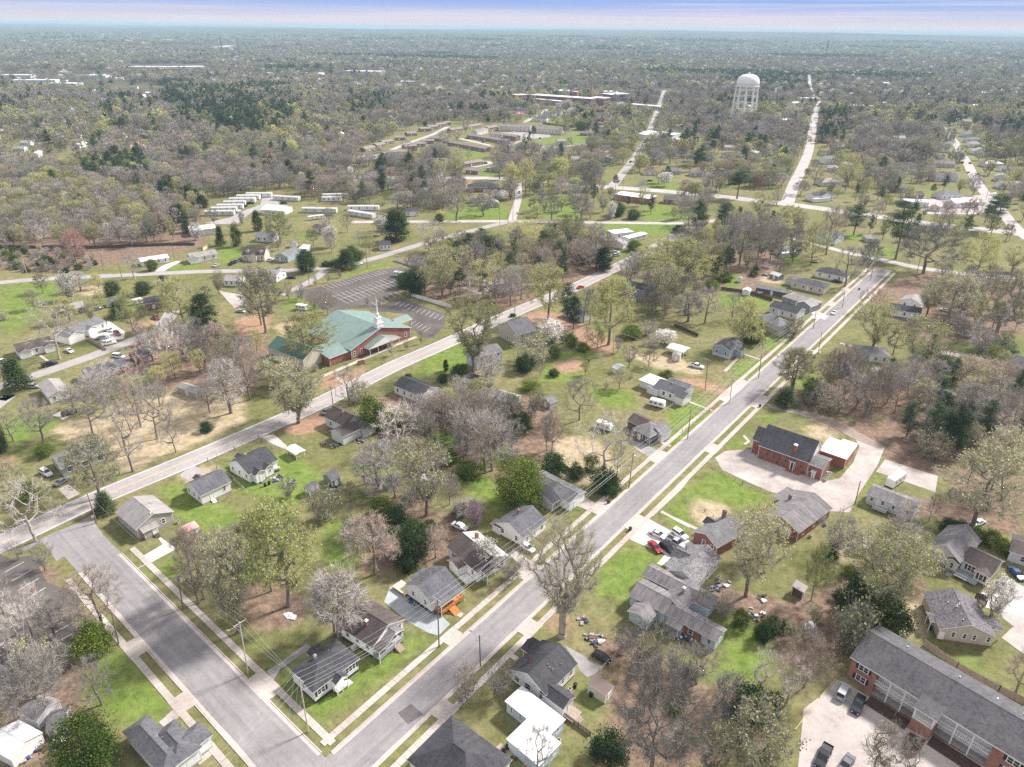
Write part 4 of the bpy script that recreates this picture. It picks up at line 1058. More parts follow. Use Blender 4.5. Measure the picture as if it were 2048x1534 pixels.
   q.build('railing', o)
 def unit_ac(s, x, y, z=0):
  m = MB(); m.box((x - .42, y - .42, z), (x + .42, y + .42, z + .1), BLOCK); m.box((x - .37, y - .37, z + .1), (x + .37, y + .37, z + .82), plain('ac_grey', (.4, .4, .38), .5)); m.lathe([(.3, z + .825), (.05, z + .86)], 12, BLACKP, x, y); m.build('air_conditioner', s.t)
 def auto(s, x0, y0, x1, y1, spec, z=1.3, w=.95, h=1.35, ov=.38, shut=False):
  """spec like S3W2: evenly spaced windows on those faces of a wing"""
  for i in range(0, len(spec), 2):
   sd_, n = spec[i], int(spec[i + 1])
   lo, hi_ = (x0 + ov, x1 - ov) if sd_ in 'SN' else (y0 + ov, y1 - ov); at = dict(S=y0 + ov, N=y1 - ov, W=x0 + ov, E=x1 - ov)[sd_]
   for k in range(n): s.win(sd_, at, lo + (hi_ - lo) * (k + .5) / n, z, w, h, shut)
 def done(s):
  if s.wall.f: s.wall.build('wall', s.t)
  ro = None
  if s.roofs.f: ro = s.roofs.build('roof', s.t)
  if s.found.f: s.found.build('foundation', s.t)
  for nm, m in s.extra: m.build(nm, ro or s.t)
  return s
def corner(t, a, b, c, z):
 """eave corners a-b-c (b nearest): origin, angle, length along b-c, depth along b-a"""
 A_, B_, C_ = G(t, *a, z), G(t, *b, z), G(t, *c, z)
 u, v = C_ - B_, A_ - B_; L, Dp = np.linalg.norm(u), np.linalg.norm(v)
 au, av = math.atan2(u[1], u[0]), math.atan2(v[1], v[0]) - math.pi / 2
 d = (av - au + math.pi) % (2 * math.pi) - math.pi
 return B_, au + d * Dp / (L + Dp), L, Dp
def front(t, a, b, z):
 A_, B_ = G(t, *a, z), G(t, *b, z); u = B_ - A_
 return A_, math.atan2(u[1], u[0]), np.linalg.norm(u)
UA = math.atan2(dA[1], dA[0])
# --- white house at the corner
o, a, L, Dp = corner('z1', (115, 990), (405, 1265), (980, 835), 3.7)
h = House('house', 'white house with a black hip roof on the corner of the two streets', 'house', o, a, lm='white corner house')
h.wing(0, 0, L, Dp, 3.7, W_WHITE, R_CHAR, kind='hip', pitch=.5, base=.75, found=TRIM_D)
h.wing(L * .37, -1.5, L * .37 + 3.1, 2.4, 3.35, W_WHITE, R_CHAR, 'y', pitch=.55, open_=True, posts=[(L * .37 + .3, -1.2), (L * .37 + 2.8, -1.2)])
h.deck(L * .37 + .2, -1.3, L * .37 + 2.9, .3, .8, TRIM, 'SW', 'porch'); h.steps('E', L * .37 + 2.9, -.5, .75, 1.1, 4, TRIM)
h.wing(L * .45, Dp - .6, L * .45 + 3.2, Dp + 1.9, 3.1, W_WHITE, R_CHAR, 'y', pitch=.45)
h.door('S', .38, L * .37 + 1.6, .8)
h.win('S', .38, 2.0, 1.75, .85, 1.3, True, 2); h.win('S', .38, L * .8, 1.75, .85, 1.3, True, 3); h.auto(0, 0, L, Dp, 'W1', 1.8)
h.chimney(L * .42, Dp * .72, 4.2, 5.6, .5, BLOCK, BLOCK); h.vent(L * .66, Dp * .62, 5); h.done()
# --- white gabled house with brown roof and front porch
o, a, L, Dp = corner('z1', (775, 430), (1215, 765), (1575, 385), 3.7)
h = House('house', 'white house with a dark brown gable roof next to the white corner house', 'house', o, a, lm='brown roofed white house')
Lm = L; sh = 1.9
h.wing(0, sh, L, Dp + .6, 3.7, W_WHITE, R_BROWN, 'y', pitch=.5, base=.9, found=TRIM_D)
h.wing(0, 0, L * .56, sh + .3, 3.55, W_WHITE, R_BROWN, 'y', 'shed', open_=True, rise=.0, posts=[(.35, .35), (L * .5, .35)])
h.wing(L * .3, .2, L * .78, sh + 2.2, 3.5, W_WHITE, R_GREY, 'y', pitch=.5, open_=True, posts=[(L * .74, .5)])
h.deck(.3, .3, L * .76, sh + .3, .95, GREYD, 'SW', 'porch'); h.steps('S', .3, L * .55, .9, 1.5, 5, WOOD); h.door('S', sh + .38, L * .35, .95)
h.win('S', sh + .38, L * .86, 1.9, .8, 1.2); h.auto(0, sh, L, Dp, 'W3', 2.0, 1., 1.2); h.win('S', sh + .38, L * .12, 1.9, .8, 1.2)
h.chimney(L * .3, Dp * .55, 4.4, 6.3, .6, BR_RED, TRIM); h.done()
# --- white house with orange porch
o, a, L, Dp = corner('z2', (300, 855), (630, 1085), (975, 835), 3.9)
h = House('house', 'white house with a grey gable roof, orange stained porch and steps', 'house', o, a, lm='orange porch house')
h.wing(0, 0, L, Dp, 3.9, W_WHITE, R_SLATE, pitch=.52, base=.95, found=TRIM_D)
h.wing(L * .13, -2.0, L * .98, .45, 3.35, W_WHITE, R_SLATE, 'x', 'shed', rise=.62, open_=True, posts=[(L * .15, -1.8), (L * .95, -1.8)])
h.deck(L * .16, -1.9, L * .95, .35, .95, WOOD_OR, 'SWE', 'porch'); h.steps('S', -1.9, L * .5, .92, 1.8, 6, WOOD_OR, .32)
h.wing(L * .3, Dp - .4, L * .85, Dp + 1.7, 3.2, W_WHITE, R_SLATE, 'x', 'flat'); h.deck(-.2, Dp, L * .3, Dp + 4.4, .9, WOOD_NEW, '', 'deck')
h.door('S', .38, L * .5, .95, mat=SHUT); h.win('S', .38, L * .25, 1.9, .9, 1.3); h.win('S', .38, L * .78, 1.9, .9, 1.3); h.auto(0, 0, L, Dp, 'W2', 1.9, .8, 1.2); h.unit_ac(-.8, Dp * .55)
for q in (.35, .6, .8): h.vent(L * q, Dp * .66, 5.6)
h.done()
# --- house with pale back slope behind the flowering tree
o, a, L, Dp = corner('z2', (905, 350), (1195, 715), (1505, 450), 3.7)
h = House('house', 'white house with one dark and one pale roof slope behind a white flowering magnolia', 'house', o, a, lm='two toned roof house')
h.wing(0, 0, L, Dp, 3.7, W_WHITE, R_BROWN, 'y', pitch=.42, base=.6)
mbx = MB(); xs, rise = L / 2, .42 * L / 2
mbx.poly([(xs + .1, 0.05, 3.73 + rise - .02), (L - .02, .05, 3.74), (L - .02, Dp - .05, 3.74), (xs + .1, Dp - .05, 3.73 + rise - .02)], plain('roof_pale_slope', (.5, .48, .46), .8, .15)); h.extra.append(('pale_slope', mbx))  # thin sheet over the right slope, paler than the brown shingles opposite
h.wing(-2.4, Dp * .35, 1.2, Dp * .72, 3.2, W_WHITE, R_BROWN, 'x', 'gable', .35); h.deck(-2.2, Dp * .12, .3, Dp * .36, .6, TRIM, 'WS', 'porch')
h.chimney(L * .7, Dp * .72, 4.2, 6.4, .75, BR_RED); h.auto(0, 0, L, Dp, 'W3S3', 1.5); h.wing(L * .15, -1.8, L * .6, .5, 3.3, W_WHITE, R_BROWN, 'y', pitch=.4, open_=True); h.done()
# --- grey roofed white gable house, right of the redbud
o, a, L, Dp = corner('c1', (912, 828), (1075, 930), (1200, 815), 3.4)
h = House('house', 'white house with a grey gable roof and brick chimney just right of the pink redbud', 'house', o, a, lm='house by the redbud')
h.wing(0, 0, L, Dp, 3.4, W_WHITE, R_SLATE, pitch=.5, base=.5, found=BR_RED); h.auto(0, 0, L, Dp, 'W2S3', 1.4); h.chimney(L * .55, Dp * .62, 4.6, 6.2, .55)
h.wing(-.2, Dp - 2.5, 2.2, Dp + 1.1, 2.9, W_WHITE, R_RUST, 'y', 'shed', pitch=.1); h.door('S', .38, L * .5); h.done()
# --- grey garage house by the magnolia
o, a, L, Dp = corner('c1', (1190, 615), (1345, 722), (1400, 655), 3.2)
h = House('house', 'grey shingled house with a white garage front, against the big dark magnolia', 'house', o, a, lm='grey garage house')
h.wing(0, 0, L + 1.2, Dp + 5, 3.2, W_WHITE, R_GREY, 'y', pitch=.38, base=.3); h.wing(-3.4, 3.2, .6, Dp + 3.4, 3.0, W_GREY, R_CHAR, 'x', pitch=.32)
h.door('S', .38, L * .6, .1, 2.6, 2.2, WHITEP); h.auto(-3.4, 3.2, .6, Dp + 3.4, 'S1', 1.2); h.vent(L * .4, Dp * .5, 4); h.done()
# --- dark roofed house near the giant tree
o, a, L, Dp = corner('z3', (330, 435), (735, 735), (1095, 375), 3.5)
h = House('house', 'white house with a dark gable roof and rear wing beside the giant bare tree', 'house', o, a, lm='dark roofed house by the giant tree')
h.wing(0, 0, L, Dp, 3.5, W_WHITE, R_CHAR, pitch=.5, base=.5, found=TRIM_D)
h.wing(-.0, -4.3, 4.0, 1.6, 3.1, W_WHITE, R_CHAR, 'y', pitch=.5, base=.5, found=TRIM_D)
h.wing(L * .55, Dp - 2.4, L * .95, Dp + 1.9, 3.3, W_WHITE, R_CHAR, 'y', pitch=.5, open_=True); h.deck(L * .55, Dp - .3, L * .95, Dp + 1.7, .5, BLOCK, '', 'porch', False)
h.deck(.6, -6.2, 3.6, -3.9, .75, WOOD, '', 'deck'); h.steps('S', -6.2, 2.1, .7, 1.6, 3, WOOD); h.door('S', -3.92, 2.6, .75)
h.win('W', .38, 1.4, 1.3, .9, 1.3); h.win('W', .38, 4.8, 1.2, 1.5, 1.4); h.win('W', .38, 7.6, 1.2, 1.3, 1.2); h.auto(4.2, 0, L, Dp, 'S2', 1.4)
h.chimney(L * .3, Dp * .72, 4.2, 6.1, .55, BR_RED, TRIM_D)
for q, r_ in ((.45, .3), (.46, .36), (.47, .24), (.7, .2)): h.vent(L * q, Dp * r_, 3.5 + r_ * Dp * .5, .25)
h.unit_ac(5.2, -1.1); h.unit_ac(6.4, -1.2); h.done()
# --- white flat roofed house
o, a, L, Dp = corner('z3', (260, 810), (775, 1190), (980, 1015), 3.3)
h = House('house', 'pale blue house with an L shaped flat white roof in the front', 'house', o, a, lm='flat white roofed house')
h.wing(0, 0, L, Dp, 3.3, W_PALEBLUE, R_WHITE, kind='flat', ov=.3, base=.3); o2 = G('z3', 660, 1525, 3.3); c_, n_ = math.cos(a), math.sin(a); q = o2 - o
lx, ly = q @ np.array([c_, n_]), q @ np.array([-n_, c_])
Lw = np.linalg.norm(G('z3', 895, 1250, 3.3) - o2); Dw = np.linalg.norm(G('z3', 295, 1215, 3.3) - o2)
h.wing(lx, ly, lx + Lw, ly + Dw, 3.28, W_PALEBLUE, R_WHITE, kind='flat', ov=.3, base=.3)
h.win('W', .3, Dp * .86, 1.1, .45, 1.5); h.win('W', .3, Dp * .66, 1.1, .45, 1.5); h.win('S', .3, L * .6, 1.5, 1., .9); h.unit_ac(L * .45, -.6); h.win('S', ly + .3, lx + Lw * .3, 1.6, .9, .6); h.win('S', ly + .3, lx + Lw * .75, 1.6, .9, .6)
h.deck(lx - 2.4, ly + Dw - 1.6, lx + .3, ly + Dw + 1.6, .45, WOOD, 'W', 'deck'); h.done()
# --- grey hip roofs at the lower edge
o, a, L, Dp = corner('z6', (345, 655), (-100, 1150), (760, 380), 3.6)
A_, B_, C_ = G('z6', 345, 655, 3.6), G('z6', 760, 380, 3.6), G('z6', 1160, 805, 3.6)
uu = C_ - B_; a = math.atan2(uu[1], uu[0]) + math.pi / 2; L = np.linalg.norm(B_ - A_)
o = A_ - np.array([-math.sin(a), math.cos(a)]) * 14
h = House('house', 'house with a dark grey hip roof beside a round green holly tree', 'house', o, a, lm='grey hip roofed house')
h.wing(0, 0, L, 14, 3.6, W_WHITE, R_SLATE, 'y', 'hip', .55); h.wing(2., 0, L + 2.6, 9.2, 3.45, W_WHITE, R_SLATE, 'y', 'hip', .6)
h.wing(L * .6, .8, L + 5.2, 5.4, 3.4, W_WHITE, R_SLATE, 'x', pitch=.55, hip=(0, 1)); h.vent(L * .6, 6, 6.2); h.vent(L * .65, 4.5, 6.2); h.done()
A_, B_ = G('d1', 600, 935, 5.6), G('d1', 425, 1105, 3.4)
o, a, L = front('d1', (425, 1105), (890, 1140), 3.4)
a = UA; o = G('d1', 425, 1105, 3.4)
cn, sn = math.cos(a), math.sin(a); q = G('d1', 890, 1140, 3.4) - o; lx, ly = q @ np.array([cn, sn]), q @ np.array([-sn, cn])
h = House('house', 'house with a charcoal pyramid roof at the lower edge beside the flat white roof', 'house', o, a, lm='charcoal pyramid roof')
h.wing(-1.2, ly - 2.5, lx + 2.6, .3, 3.4, W_WHITE, R_CHAR, 'y', 'hip', .55); h.vent(lx * .5, ly * .6, 5); h.done()
# --- beige house by the road junction
o, a, L, Dp = corner('z4', (230, 490), (545, 765), (1135, 480), 3.7)
h = House('house', 'taupe grey gabled house with a light grey roof by the stop sign junction', 'house', o, a, lm='taupe house at the junction')
h.wing(0, 0, L, Dp, 3.7, W_TAUPE, R_LIGHT, 'y', pitch=.44, base=.5); h.wing(L * .1, -1.3, L * .52, 1.6, 2.75, W_TAUPE, R_LIGHT, 'x', 'shed', rise=.9, base=.5)
h.win('S', .38, L * .7, 1.5, .9, 1.4); h.door('S', -.92, L * .4, .55); h.steps('S', -.92, L * .4, .52, 1.2, 4, WOOD_D, .33); h.auto(0, 0, L, Dp, 'W3', 1.4); h.unit_ac(L + .2, -.5)
h.wing(L * .2, Dp - 1.5, L * .55, Dp + 2., 3.1, W_TAUPE, R_LIGHT, 'y', pitch=.5); h.vent(L * .72, Dp * .5, 4.9); h.vent(L * .68, Dp * .54, 4.9); h.chimney(L * .48, .9, 4.2, 5.7, .45, TRIM, TRIM); h.done()
# --- two white cottages on the road
for t, A_, B_, C_, lab, k in (('z5', (195, 735), (410, 905), (840, 700), 'white cottage with a plain slate gable roof, nearer the taupe junction house', 0), ('z5', (825, 425), (1075, 615), (1445, 390), 'white cottage with two small cross gables and a dark green base', 1)):
 o, a, L, Dp = corner(t, A_, B_, C_, 3.5)
 h = House('cottage', lab, 'house', o, a, lm=('plain white cottage', 'cross gabled white cottage')[k])
 h.wing(0, 0, L, Dp, 3.5, W_WHITE, R_SLATE if not k else R_CHAR, pitch=.52, base=.5, found=(BLOCK, W_GREEN)[k]); h.chimney(L * .38, Dp * .62, 4.6, 6.1, .5, BLOCK, BLOCK)
 h.wing(L * .35, Dp - 1.4, L * .62, Dp + 2., 3., W_WHITE, R_CHAR, 'y', pitch=.5, open_=True)
 if not k: h.door('S', .38, L * .36); h.steps('S', .38, L * .36, .45, 1.1, 4, TRIM); h.win('S', .38, L * .76, 1.6, .8, 1.3); h.auto(0, 0, L, Dp, 'W3', 1.5, .8, 1.2)
 else:
  h.wing(0.9, -1.7, L * .46, 2.6, 3.3, W_WHITE, R_CHAR, 'y', pitch=.55, found=W_GREEN); h.wing(L * .43, -1.3, L * .78, 2.8, 3.35, W_WHITE, R_CHAR, 'y', pitch=.5, found=W_GREEN)
  h.door('S', -1.3, L * .3); h.steps('S', -1.32, L * .3, .45, 1.2, 3, W_GREEN); h.win('S', -.9, L * .62, 1.6, .7, .9); h.auto(0, 0, L, Dp, 'W3', 1.5, .8, 1.2)
 h.vent(L * .6, Dp * .4, 4.6); h.done()
# --- right side: long blue grey house
o, a, L, Dp = corner('y1', (400, 535), (1195, 1450), (1310, 1225), 3.2)
a = UA - math.pi / 2; o = G('y1', 320, 655, 3.2); P2 = G('y1', 1185, 1375, 3.0)
B1 = G('y1', 475, 985, 3.2); E1 = G('y1', 1190, 1380, 3.2); q = E1 - B1; a = math.atan2(q[1], q[0]); L = np.linalg.norm(q); o = B1
h = House('house', 'long pale blue house with weathered grey roofs and a brick rear wing', 'house', o, a, lm='long pale blue house')
wd = np.linalg.norm(G('y1', 1315, 1215, 3.2) - E1)
h.wing(0, 0, L, wd, 3.2, W_PALEBLUE, R_WEATHER, pitch=.42, base=.4, gable=W_LIGHT)
h.wing(-7.5, -.5, 1.5, 6.4, 3.5, W_PALEBLUE, R_WEATHER, 'x', pitch=.42, base=.4); h.wing(-1.5, 3.0, 4.5, 12.2, 3.4, W_PALEBLUE, R_WEATHER, 'y', pitch=.42, base=.4); h.wing(-8.8, 7.2, 8.5, 12.4, 3.4, W_PALEBLUE, R_WEATHER, 'x', pitch=.42, base=.4)
h.wing(-6.8, 6.2, -1.2, 8.0, 2.9, W_PALEBLUE, R_WEATHER, 'x', 'flat', open_=True); h.wing(-5.3, -4.6, .1, .5, 2.9, W_PALEBLUE, R_WEATHER, 'y', pitch=.35, base=.2)
m = MB(); m.box((L * .44, .335, .4), (L * .74, .375, 2.96), BR_RED); m.build('brick_panel', h.t)
h.win('S', .335, L * .56, 1.2, 1.1, 1.3); h.win('S', .38, L * .87, 1.3, .9, 1.1); h.win('S', .38, L * .2, 1.5, .9, .9); h.auto(0, 0, L, wd, 'E1', 1.4, .6, .9); h.wing(L * .2, -1.9, L * .44, .5, 2.75, W_PALEBLUE, R_WEATHER, 'x', 'shed', rise=.3, open_=True)
h.steps('S', -1.6, L * .34, .3, 1.8, 2, GREYD); h.deck(L * .22, -1.7, L * .43, .4, .4, GREYD, '', 'porch'); h.chimney(2.0, 7.2, 4.2, 5.9, .6, BLOCK, TRIM)
for q in (.3, .55, .7): h.vent(L * q, wd * .7, 4.3, .25)
h.done()
# --- mottled grey house by the concrete drive
o, a, L, Dp = corner('y1', (575, 490), (935, 680), (1250, 350), 3.3)
h = House('house', 'pale house with a mottled light grey roof at the end of the white drive', 'house', o, a, lm='mottled grey roofed house')
h.wing(0, 0, L, Dp, 3.3, W_LIGHT, R_MIX, pitch=.55, base=.4); h.wing(L * .38, Dp - 2.2, L * .75, Dp + 2.2, 3.2, W_LIGHT, R_PURPLE, 'y', pitch=.6, open_=True)
h.wing(.8, Dp - 2.5, L * .4, Dp + 1.2, 3.2, W_LIGHT, R_MIX, 'x', 'shed', rise=.5); h.auto(0, 0, L, Dp, 'W2S3', 1.4); h.unit_ac(L * .72, -1.4); h.door('S', .38, L * .35); h.done()
# --- red brick house half hidden by trees
o, a, L, Dp = corner('y3', (610, 560), (790, 700), (1000, 560), 3.3)
h = House('house', 'red brick house with a grey gable roof half hidden by the large olive tree', 'house', o, a, lm='brick house behind the olive tree')
Lb = np.linalg.norm(G('y3', 830, 335, 3.3) - G('y3', 610, 560, 3.3)); h.wing(0, 0, Lb + .5, Dp + 2, 3.3, BR_RED, R_GREY, pitch=.46, base=.3, found=BR_RED, gable=BR_RED)
h.wing(Lb * .45, Dp + .4, Lb * .72, Dp + 3.4, 3.1, BR_RED, R_CHAR, 'y', pitch=.6); h.chimney(Lb * .86, Dp * 1.1, 4, 6.2, .8, BR_BROWN); h.auto(0, 0, Lb, Dp, 'W2', 1.4); h.done()
# --- brick house with big weathered roof
o, a, L, Dp = corner('y3', (1320, 300), (1630, 545), (1865, 240), 3.3)
h = House('house', 'brick house with a broad grey roof streaked dark, beside the brick church lot', 'house', o, a, lm='streaked grey roof house')
h.wing(0, 0, L, Dp, 3.3, BR_RED, R_WEATHER, pitch=.36, base=.2, found=BR_RED, gable=BR_RED); h.wing(L * .55, Dp - 2, L * .98, Dp + 2.4, 3.2, BR_RED, R_GREY, 'x', 'shed', rise=.0, open_=True)
h.chimney(L * .62, Dp * .83, 3.6, 5.3, .7); h.vent(L * .48, Dp * .58, 5); h.vent(L * .55, Dp * .35, 4.4); h.vent(L * .3, Dp * .3, 4.2, .2); h.auto(0, 0, L, Dp, 'S3W2', 1.2); h.unit_ac(L * .3, -.9); h.unit_ac(L * .75, -.8); h.done()
# --- red brick church
A_, B_ = G('y2', 250, 480, 4.6), G('y2', 1130, 790, 4.6)
qv = B_ - A_; a = math.atan2(qv[1], qv[0]); L = np.linalg.norm(G('y2', 965, 715, 4.6) - A_); L2 = np.linalg.norm(B_ - A_); wd = 11.0
h = House('brick_church', 'red brick church with a steep grey gable roof, tall chimney and flat white annex', 'church', A_, a, lm='red brick church')
h.wing(0, 0, L, wd, 4.6, BR_RED, R_SLATE, pitch=.92, base=.3, found=BR_RED, gable=TRIM, ov=.3); h.wing(-2.8, 2.0, .5, wd - 2., 4.7, BR_RED, R_SLATE, 'x', pitch=.92, base=.3, found=BR_RED, gable=BR_RED, ov=.25)
h.wing(L - .4, .1, L2 + .4, 7.6, 4.2, BR_RED, R_GREY, 'x', pitch=.28, base=.3, found=BR_RED, gable=BR_RED, ov=.25)
for k in (.16, .27, .36, .46, .70, .84): h.win('S', .3, L2 * k * .98, 2.0, .5, 1.9, frame=BR_BROWN)
for k in (.33, .74): h.win('S', .3, L2 * k, .6, .9, .5, frame=BR_BROWN)
h.door('S', .3, L2 * .565, .6, 1.4, 2.5, TRIM_D); h.steps('S', .3, L2 * .6, .6, 4.2, 3, BR_RED, .5); h.wing(L2 * .52, -.9, L2 * .61, .4, 3.6, BR_RED, R_GREY, 'x', 'flat', open_=True, posts=[])
h.wing(L2 * .855, -1., L2 * .93, .4, 2.7, BR_RED, R_METAL, 'x', 'flat', open_=True, posts=[]); h.door('S', .3, L2 * .89, .3)
h.chimney(L2 * .535, 1.6, 3.0, 8.0, .95, BR_RED, TRIM)
for k in (.1, .34, .62): h.vent(L2 * k, 1.4, 5.4, .2)
cc = [(1110, 505), (1240, 365), (1600, 490), (1445, 670)]; q0 = G('y2', 1445, 670, 3.6) - A_; cn, sn = math.cos(a), math.sin(a)
loc = lambda p: ((p - A_) @ np.array([cn, sn]), (p - A_) @ np.array([-sn, cn]))
x1_, y0_ = loc(G('y2', 1445, 670, 3.6)); x2_, y1_ = loc(G('y2', 1600, 490, 3.6)); x0_, _ = loc(G('y2', 1110, 505, 3.6))
h.wing(x0_, y0_, x1_ + .3, y1_, 3.6, BR_RED, R_WHITE, kind='flat', ov=.15, base=.2, found=BR_RED); h.wing(x0_ + 3.5, y1_ - .3, x0_ + 8, y1_ + 1.6, 3.55, BR_RED, R_WHITE, kind='flat', ov=.15, base=.2, found=BR_RED)
for k in range(4): h.unit_ac(L2 + 1.2, 1 + k * 1.5)
m = MB(); m.box((-5.8, -1.6, 0), (-5.5, -1.3, 1.2), TRIM); m.box((-4.3, -1.6, 0), (-4., -1.3, 1.2), TRIM); m.box((-5.9, -1.5, .7), (-3.9, -1.4, 1.7), TRIM); h.done()
# --- mobile home
A_, B_ = G('y4', 295, 485, 3.2), G('y4', 835, 690, 3.2); qv = B_ - A_; a = math.atan2(qv[1], qv[0]); L = np.linalg.norm(qv)
h = House('mobile_home', 'long white mobile home with a grey roof and a small wooden deck', 'mobile home', A_, a, lm='white mobile home with a deck')
h.wing(0, 0, L, 6.6, 3.2, W_LIGHT, R_WEATHER, pitch=.32, base=.6, ov=.2, found=W_LIGHT)
for k in (.13, .36, .58, .85): h.win('S', .2, L * k, 1.5, .8, 1.1)
h.door('S', .2, L * .25, .65); h.deck(L * .2, -2.1, L * .5, .1, .65, GREYD, 'SWE', 'deck'); h.vent(L * .2, 4.6, 4); h.vent(L * .42, 5, 4); h.done()
# --- two houses on the right
A_, B_ = G('y5', 410, 505, 3.4), G('y5', 905, 620, 3.4)
A_, B_ = G('y5', 555, 440, 3.2), G('y5', 905, 610, 3.2); qv = B_ - A_; a = math.atan2(qv[1], qv[0]); L = np.linalg.norm(qv)
h = House('house', 'grey house with white trimmed windows, brown grey roof and a railed front deck', 'house', A_, a, lm='grey house with a front deck')
h.wing(0, 0, L, 8, 3.3, W_LIGHT, R_BROWN, pitch=.5, base=.6, found=BR_RED); h.wing(-7.5, -1.8, .5, 11.5, 3.6, W_LIGHT, R_WEATHER, 'y', pitch=.72, base=.6, found=BR_RED); h.wing(L - 3.6, -1.6, L, 3.5, 3.2, W_LIGHT, R_BROWN, 'y', pitch=.35, base=.6, found=BR_RED)
h.wing(-2.6, -2.2, .4, 2, 3.2, W_LIGHT, R_BROWN, 'y', pitch=.5, base=.6)
h.deck(.2, -3.2, L - 2, .3, .65, GREYD, 'S', 'deck'); h.win('S', .38, 2.6, 1.3, .85, 1.5, True, 2); h.win('S', -1.22, L - 1.8, 1.3, .9, 1.5, True); h.door('S', .38, 5.2, .65); h.win('S', -1.4, -3.8, 2.6, .6, .9); h.win('S', -1.82, -1, 1.2, .8, 1.4); h.steps('S', -3.2, -.6, .6, 1.2, 3, GREYD)
h.auto(L - 3.6, -1.6, L, 3.5, 'E1', 1.3); h.done()
o, a, L, Dp = corner('y5', (205, 800), (325, 1195), (925, 1240), 3.4)
h = House('house', 'taupe house with a mottled grey roof and white back door, behind the brick apartments fence', 'house', o, a, lm='taupe house behind the fence')
h.wing(0, 0, L, Dp, 3.4, W_BEIGE, R_PURPLE, 'y', pitch=.42, base=.4, found=BR_BROWN)
for k in (.28, .48, .65, .9): h.win('S', .38, L * k, 1.5, .75, 1.25)
h.door('S', .38, L * .08, .35, .95, 1.95); h.wing(-1.2, 2.2, 3.5, 5.2, 3.2, W_BEIGE, R_PURPLE, 'x', pitch=.3, open_=True); h.win('W', .38, Dp * .62, 1.3, .6, 1.5); h.wing(L - 2.6, 2.5, L + 2.6, 6.2, 3.2, W_BEIGE, R_PURPLE, 'x', pitch=.35, hip=(0, 1), open_=True)
for q, r_ in ((.42, .5), (.46, .53), (.4, .46), (.3, .6), (.4, .12)): h.vent(L * q, Dp * r_, 3.6 + q * L * .42, .3)
h.done()
A_, B_ = G('y5', 1085, 340, 3.2), G('y5', 1290, 410, 3.2); qv = B_ - A_; a = math.atan2(qv[1], qv[0])
h = House('house', 'house with a plain brown roof at the right edge, white lattice at its corner', 'house', A_, a, lm='brown roofed house at the right edge')
h.wing(0, 0, 12, 9, 3.2, W_LIGHT, R_BROWN, pitch=.22, base=.3); h.auto(0, 0, 12, 9, 'S2W1'); h.done()
# --- brick apartments, two storeys with balconies
A_, B_ = G('y6', 410, 305, 6.0), G('y6', 1960, 1260, 6.0); qv = B_ - A_; a = math.atan2(qv[1], qv[0]); La = 54.; s_ = np.linalg.norm(qv)
h = House('apartment_building', 'long two storey brick apartment block with a dark mottled roof and white balconies', 'apartments', A_, a, lm='brick apartment block')
wd = 12.4; R_APT = shingle('shingle_apartment', (.1, .098, .106), .4, .1)
bx = lambda x, y: ((G('y6', x, y, 6.) - A_) @ np.array([math.cos(a), math.sin(a)]))
e1, e2, e3, e4 = bx(650, 455), bx(1060, 715), bx(1260, 825), bx(1760, 1140)
roof_mesh(h.roofs, -.4, -.4, La, wd + .4, 6.0, .42 * (wd + .8) / 2, 'x', 'gable', R_APT, .25)
def seg(xa, xb, y, mat):
 h.wall.box((xa, y, .0), (xb, wd, 5.78), mat, 'b')
seg(0, e1, 0, BR_ORANGE); seg(e4, La - .4, 0, BR_ORANGE); seg(e1, e2, 1.75, W_WHITE); seg(e2, e3, 1.75, BR_ORANGE); seg(e3, e4, 1.75, W_WHITE)
for ya in (0, ):
 for xe in (0, La - .4): h.wall.poly([(xe, 0, 5.78), (xe, wd, 5.78), (xe, wd / 2, 5.7 + .42 * wd / 2)], BR_ORANGE)
OCC.extend([(*h.world(x, 6), 9) for x in range(4, 54, 6)])
for (xa, xb) in ((e1, e2), (e3, e4)):
 m = MB(); m.box((xa, .05, 2.8), (xb, 1.74, 2.95), TRIM); m.box((xa, .05, .15), (xb, 1.74, .3), BLOCK)
 bo = m.build('balcony', h.t); r_ = MB(); r_.box((xa, .04, 3.85), (xb, .12, 3.95), TRIM); r_.box((xa, .04, 5.66), (xb, .2, 5.78), TRIM)
 for k in range(int((xb - xa) / .3) + 1): r_.box((xa + k * .3, .06, 2.95), (xa + k * .3 + .05, .1, 3.85), TRIM)
 r_.build('railing', bo)
 n = 3
 for k in range(1, n): 
  p_ = MB(); xx = xa + (xb - xa) * k / n; p_.box((xx - .12, .0, 0), (xx + .12, .2, 5.75), TRIM); p_.build('post', h.t)
 for k in range(4):
  xx = xa + (xb - xa) * (k + .5) / 4
  h.win('S', 1.75, xx - .9, 3.9, 1.1, 1.2); h.win('S', 1.75, xx - .9, 1.1, 1.1, 1.2); h.door('S', 1.75, xx + .6, 2.96); h.door('S', 1.75, xx + .6, .3)
h.wall.box((e2, -2.4, 0), (e3, 1.76, 3.0), BR_ORANGE, 'b'); h.deck(e2, -2.4, e3, 1.7, 3.15, TRIM, 'SWE', 'landing', False)
roof_mesh(h.roofs, e2 - .3, -2.8, e3 + .3, 3.2, 5.9, 1.1, 'x', 'shed', R_APT, .2)
for xx in (e2 + .15, e3 - .15):
 p_ = MB(); p_.box((xx - .14, -2.35, 3.15), (xx + .14, -2.1, 5.75), TRIM); p_.build('post', h.t)
for c_ in (e1 * .5, e4 + 3.4):
 h.win('S', 0, c_, 4.1, .95, 1.2, True, 2); h.win('S', 0, c_, 1.3, .95, 1.35, True, 2)
for k in (.12, .3, .42, .5, .62, .75): h.vent(La * k, wd * .72, 7.6, .35)
h.done()
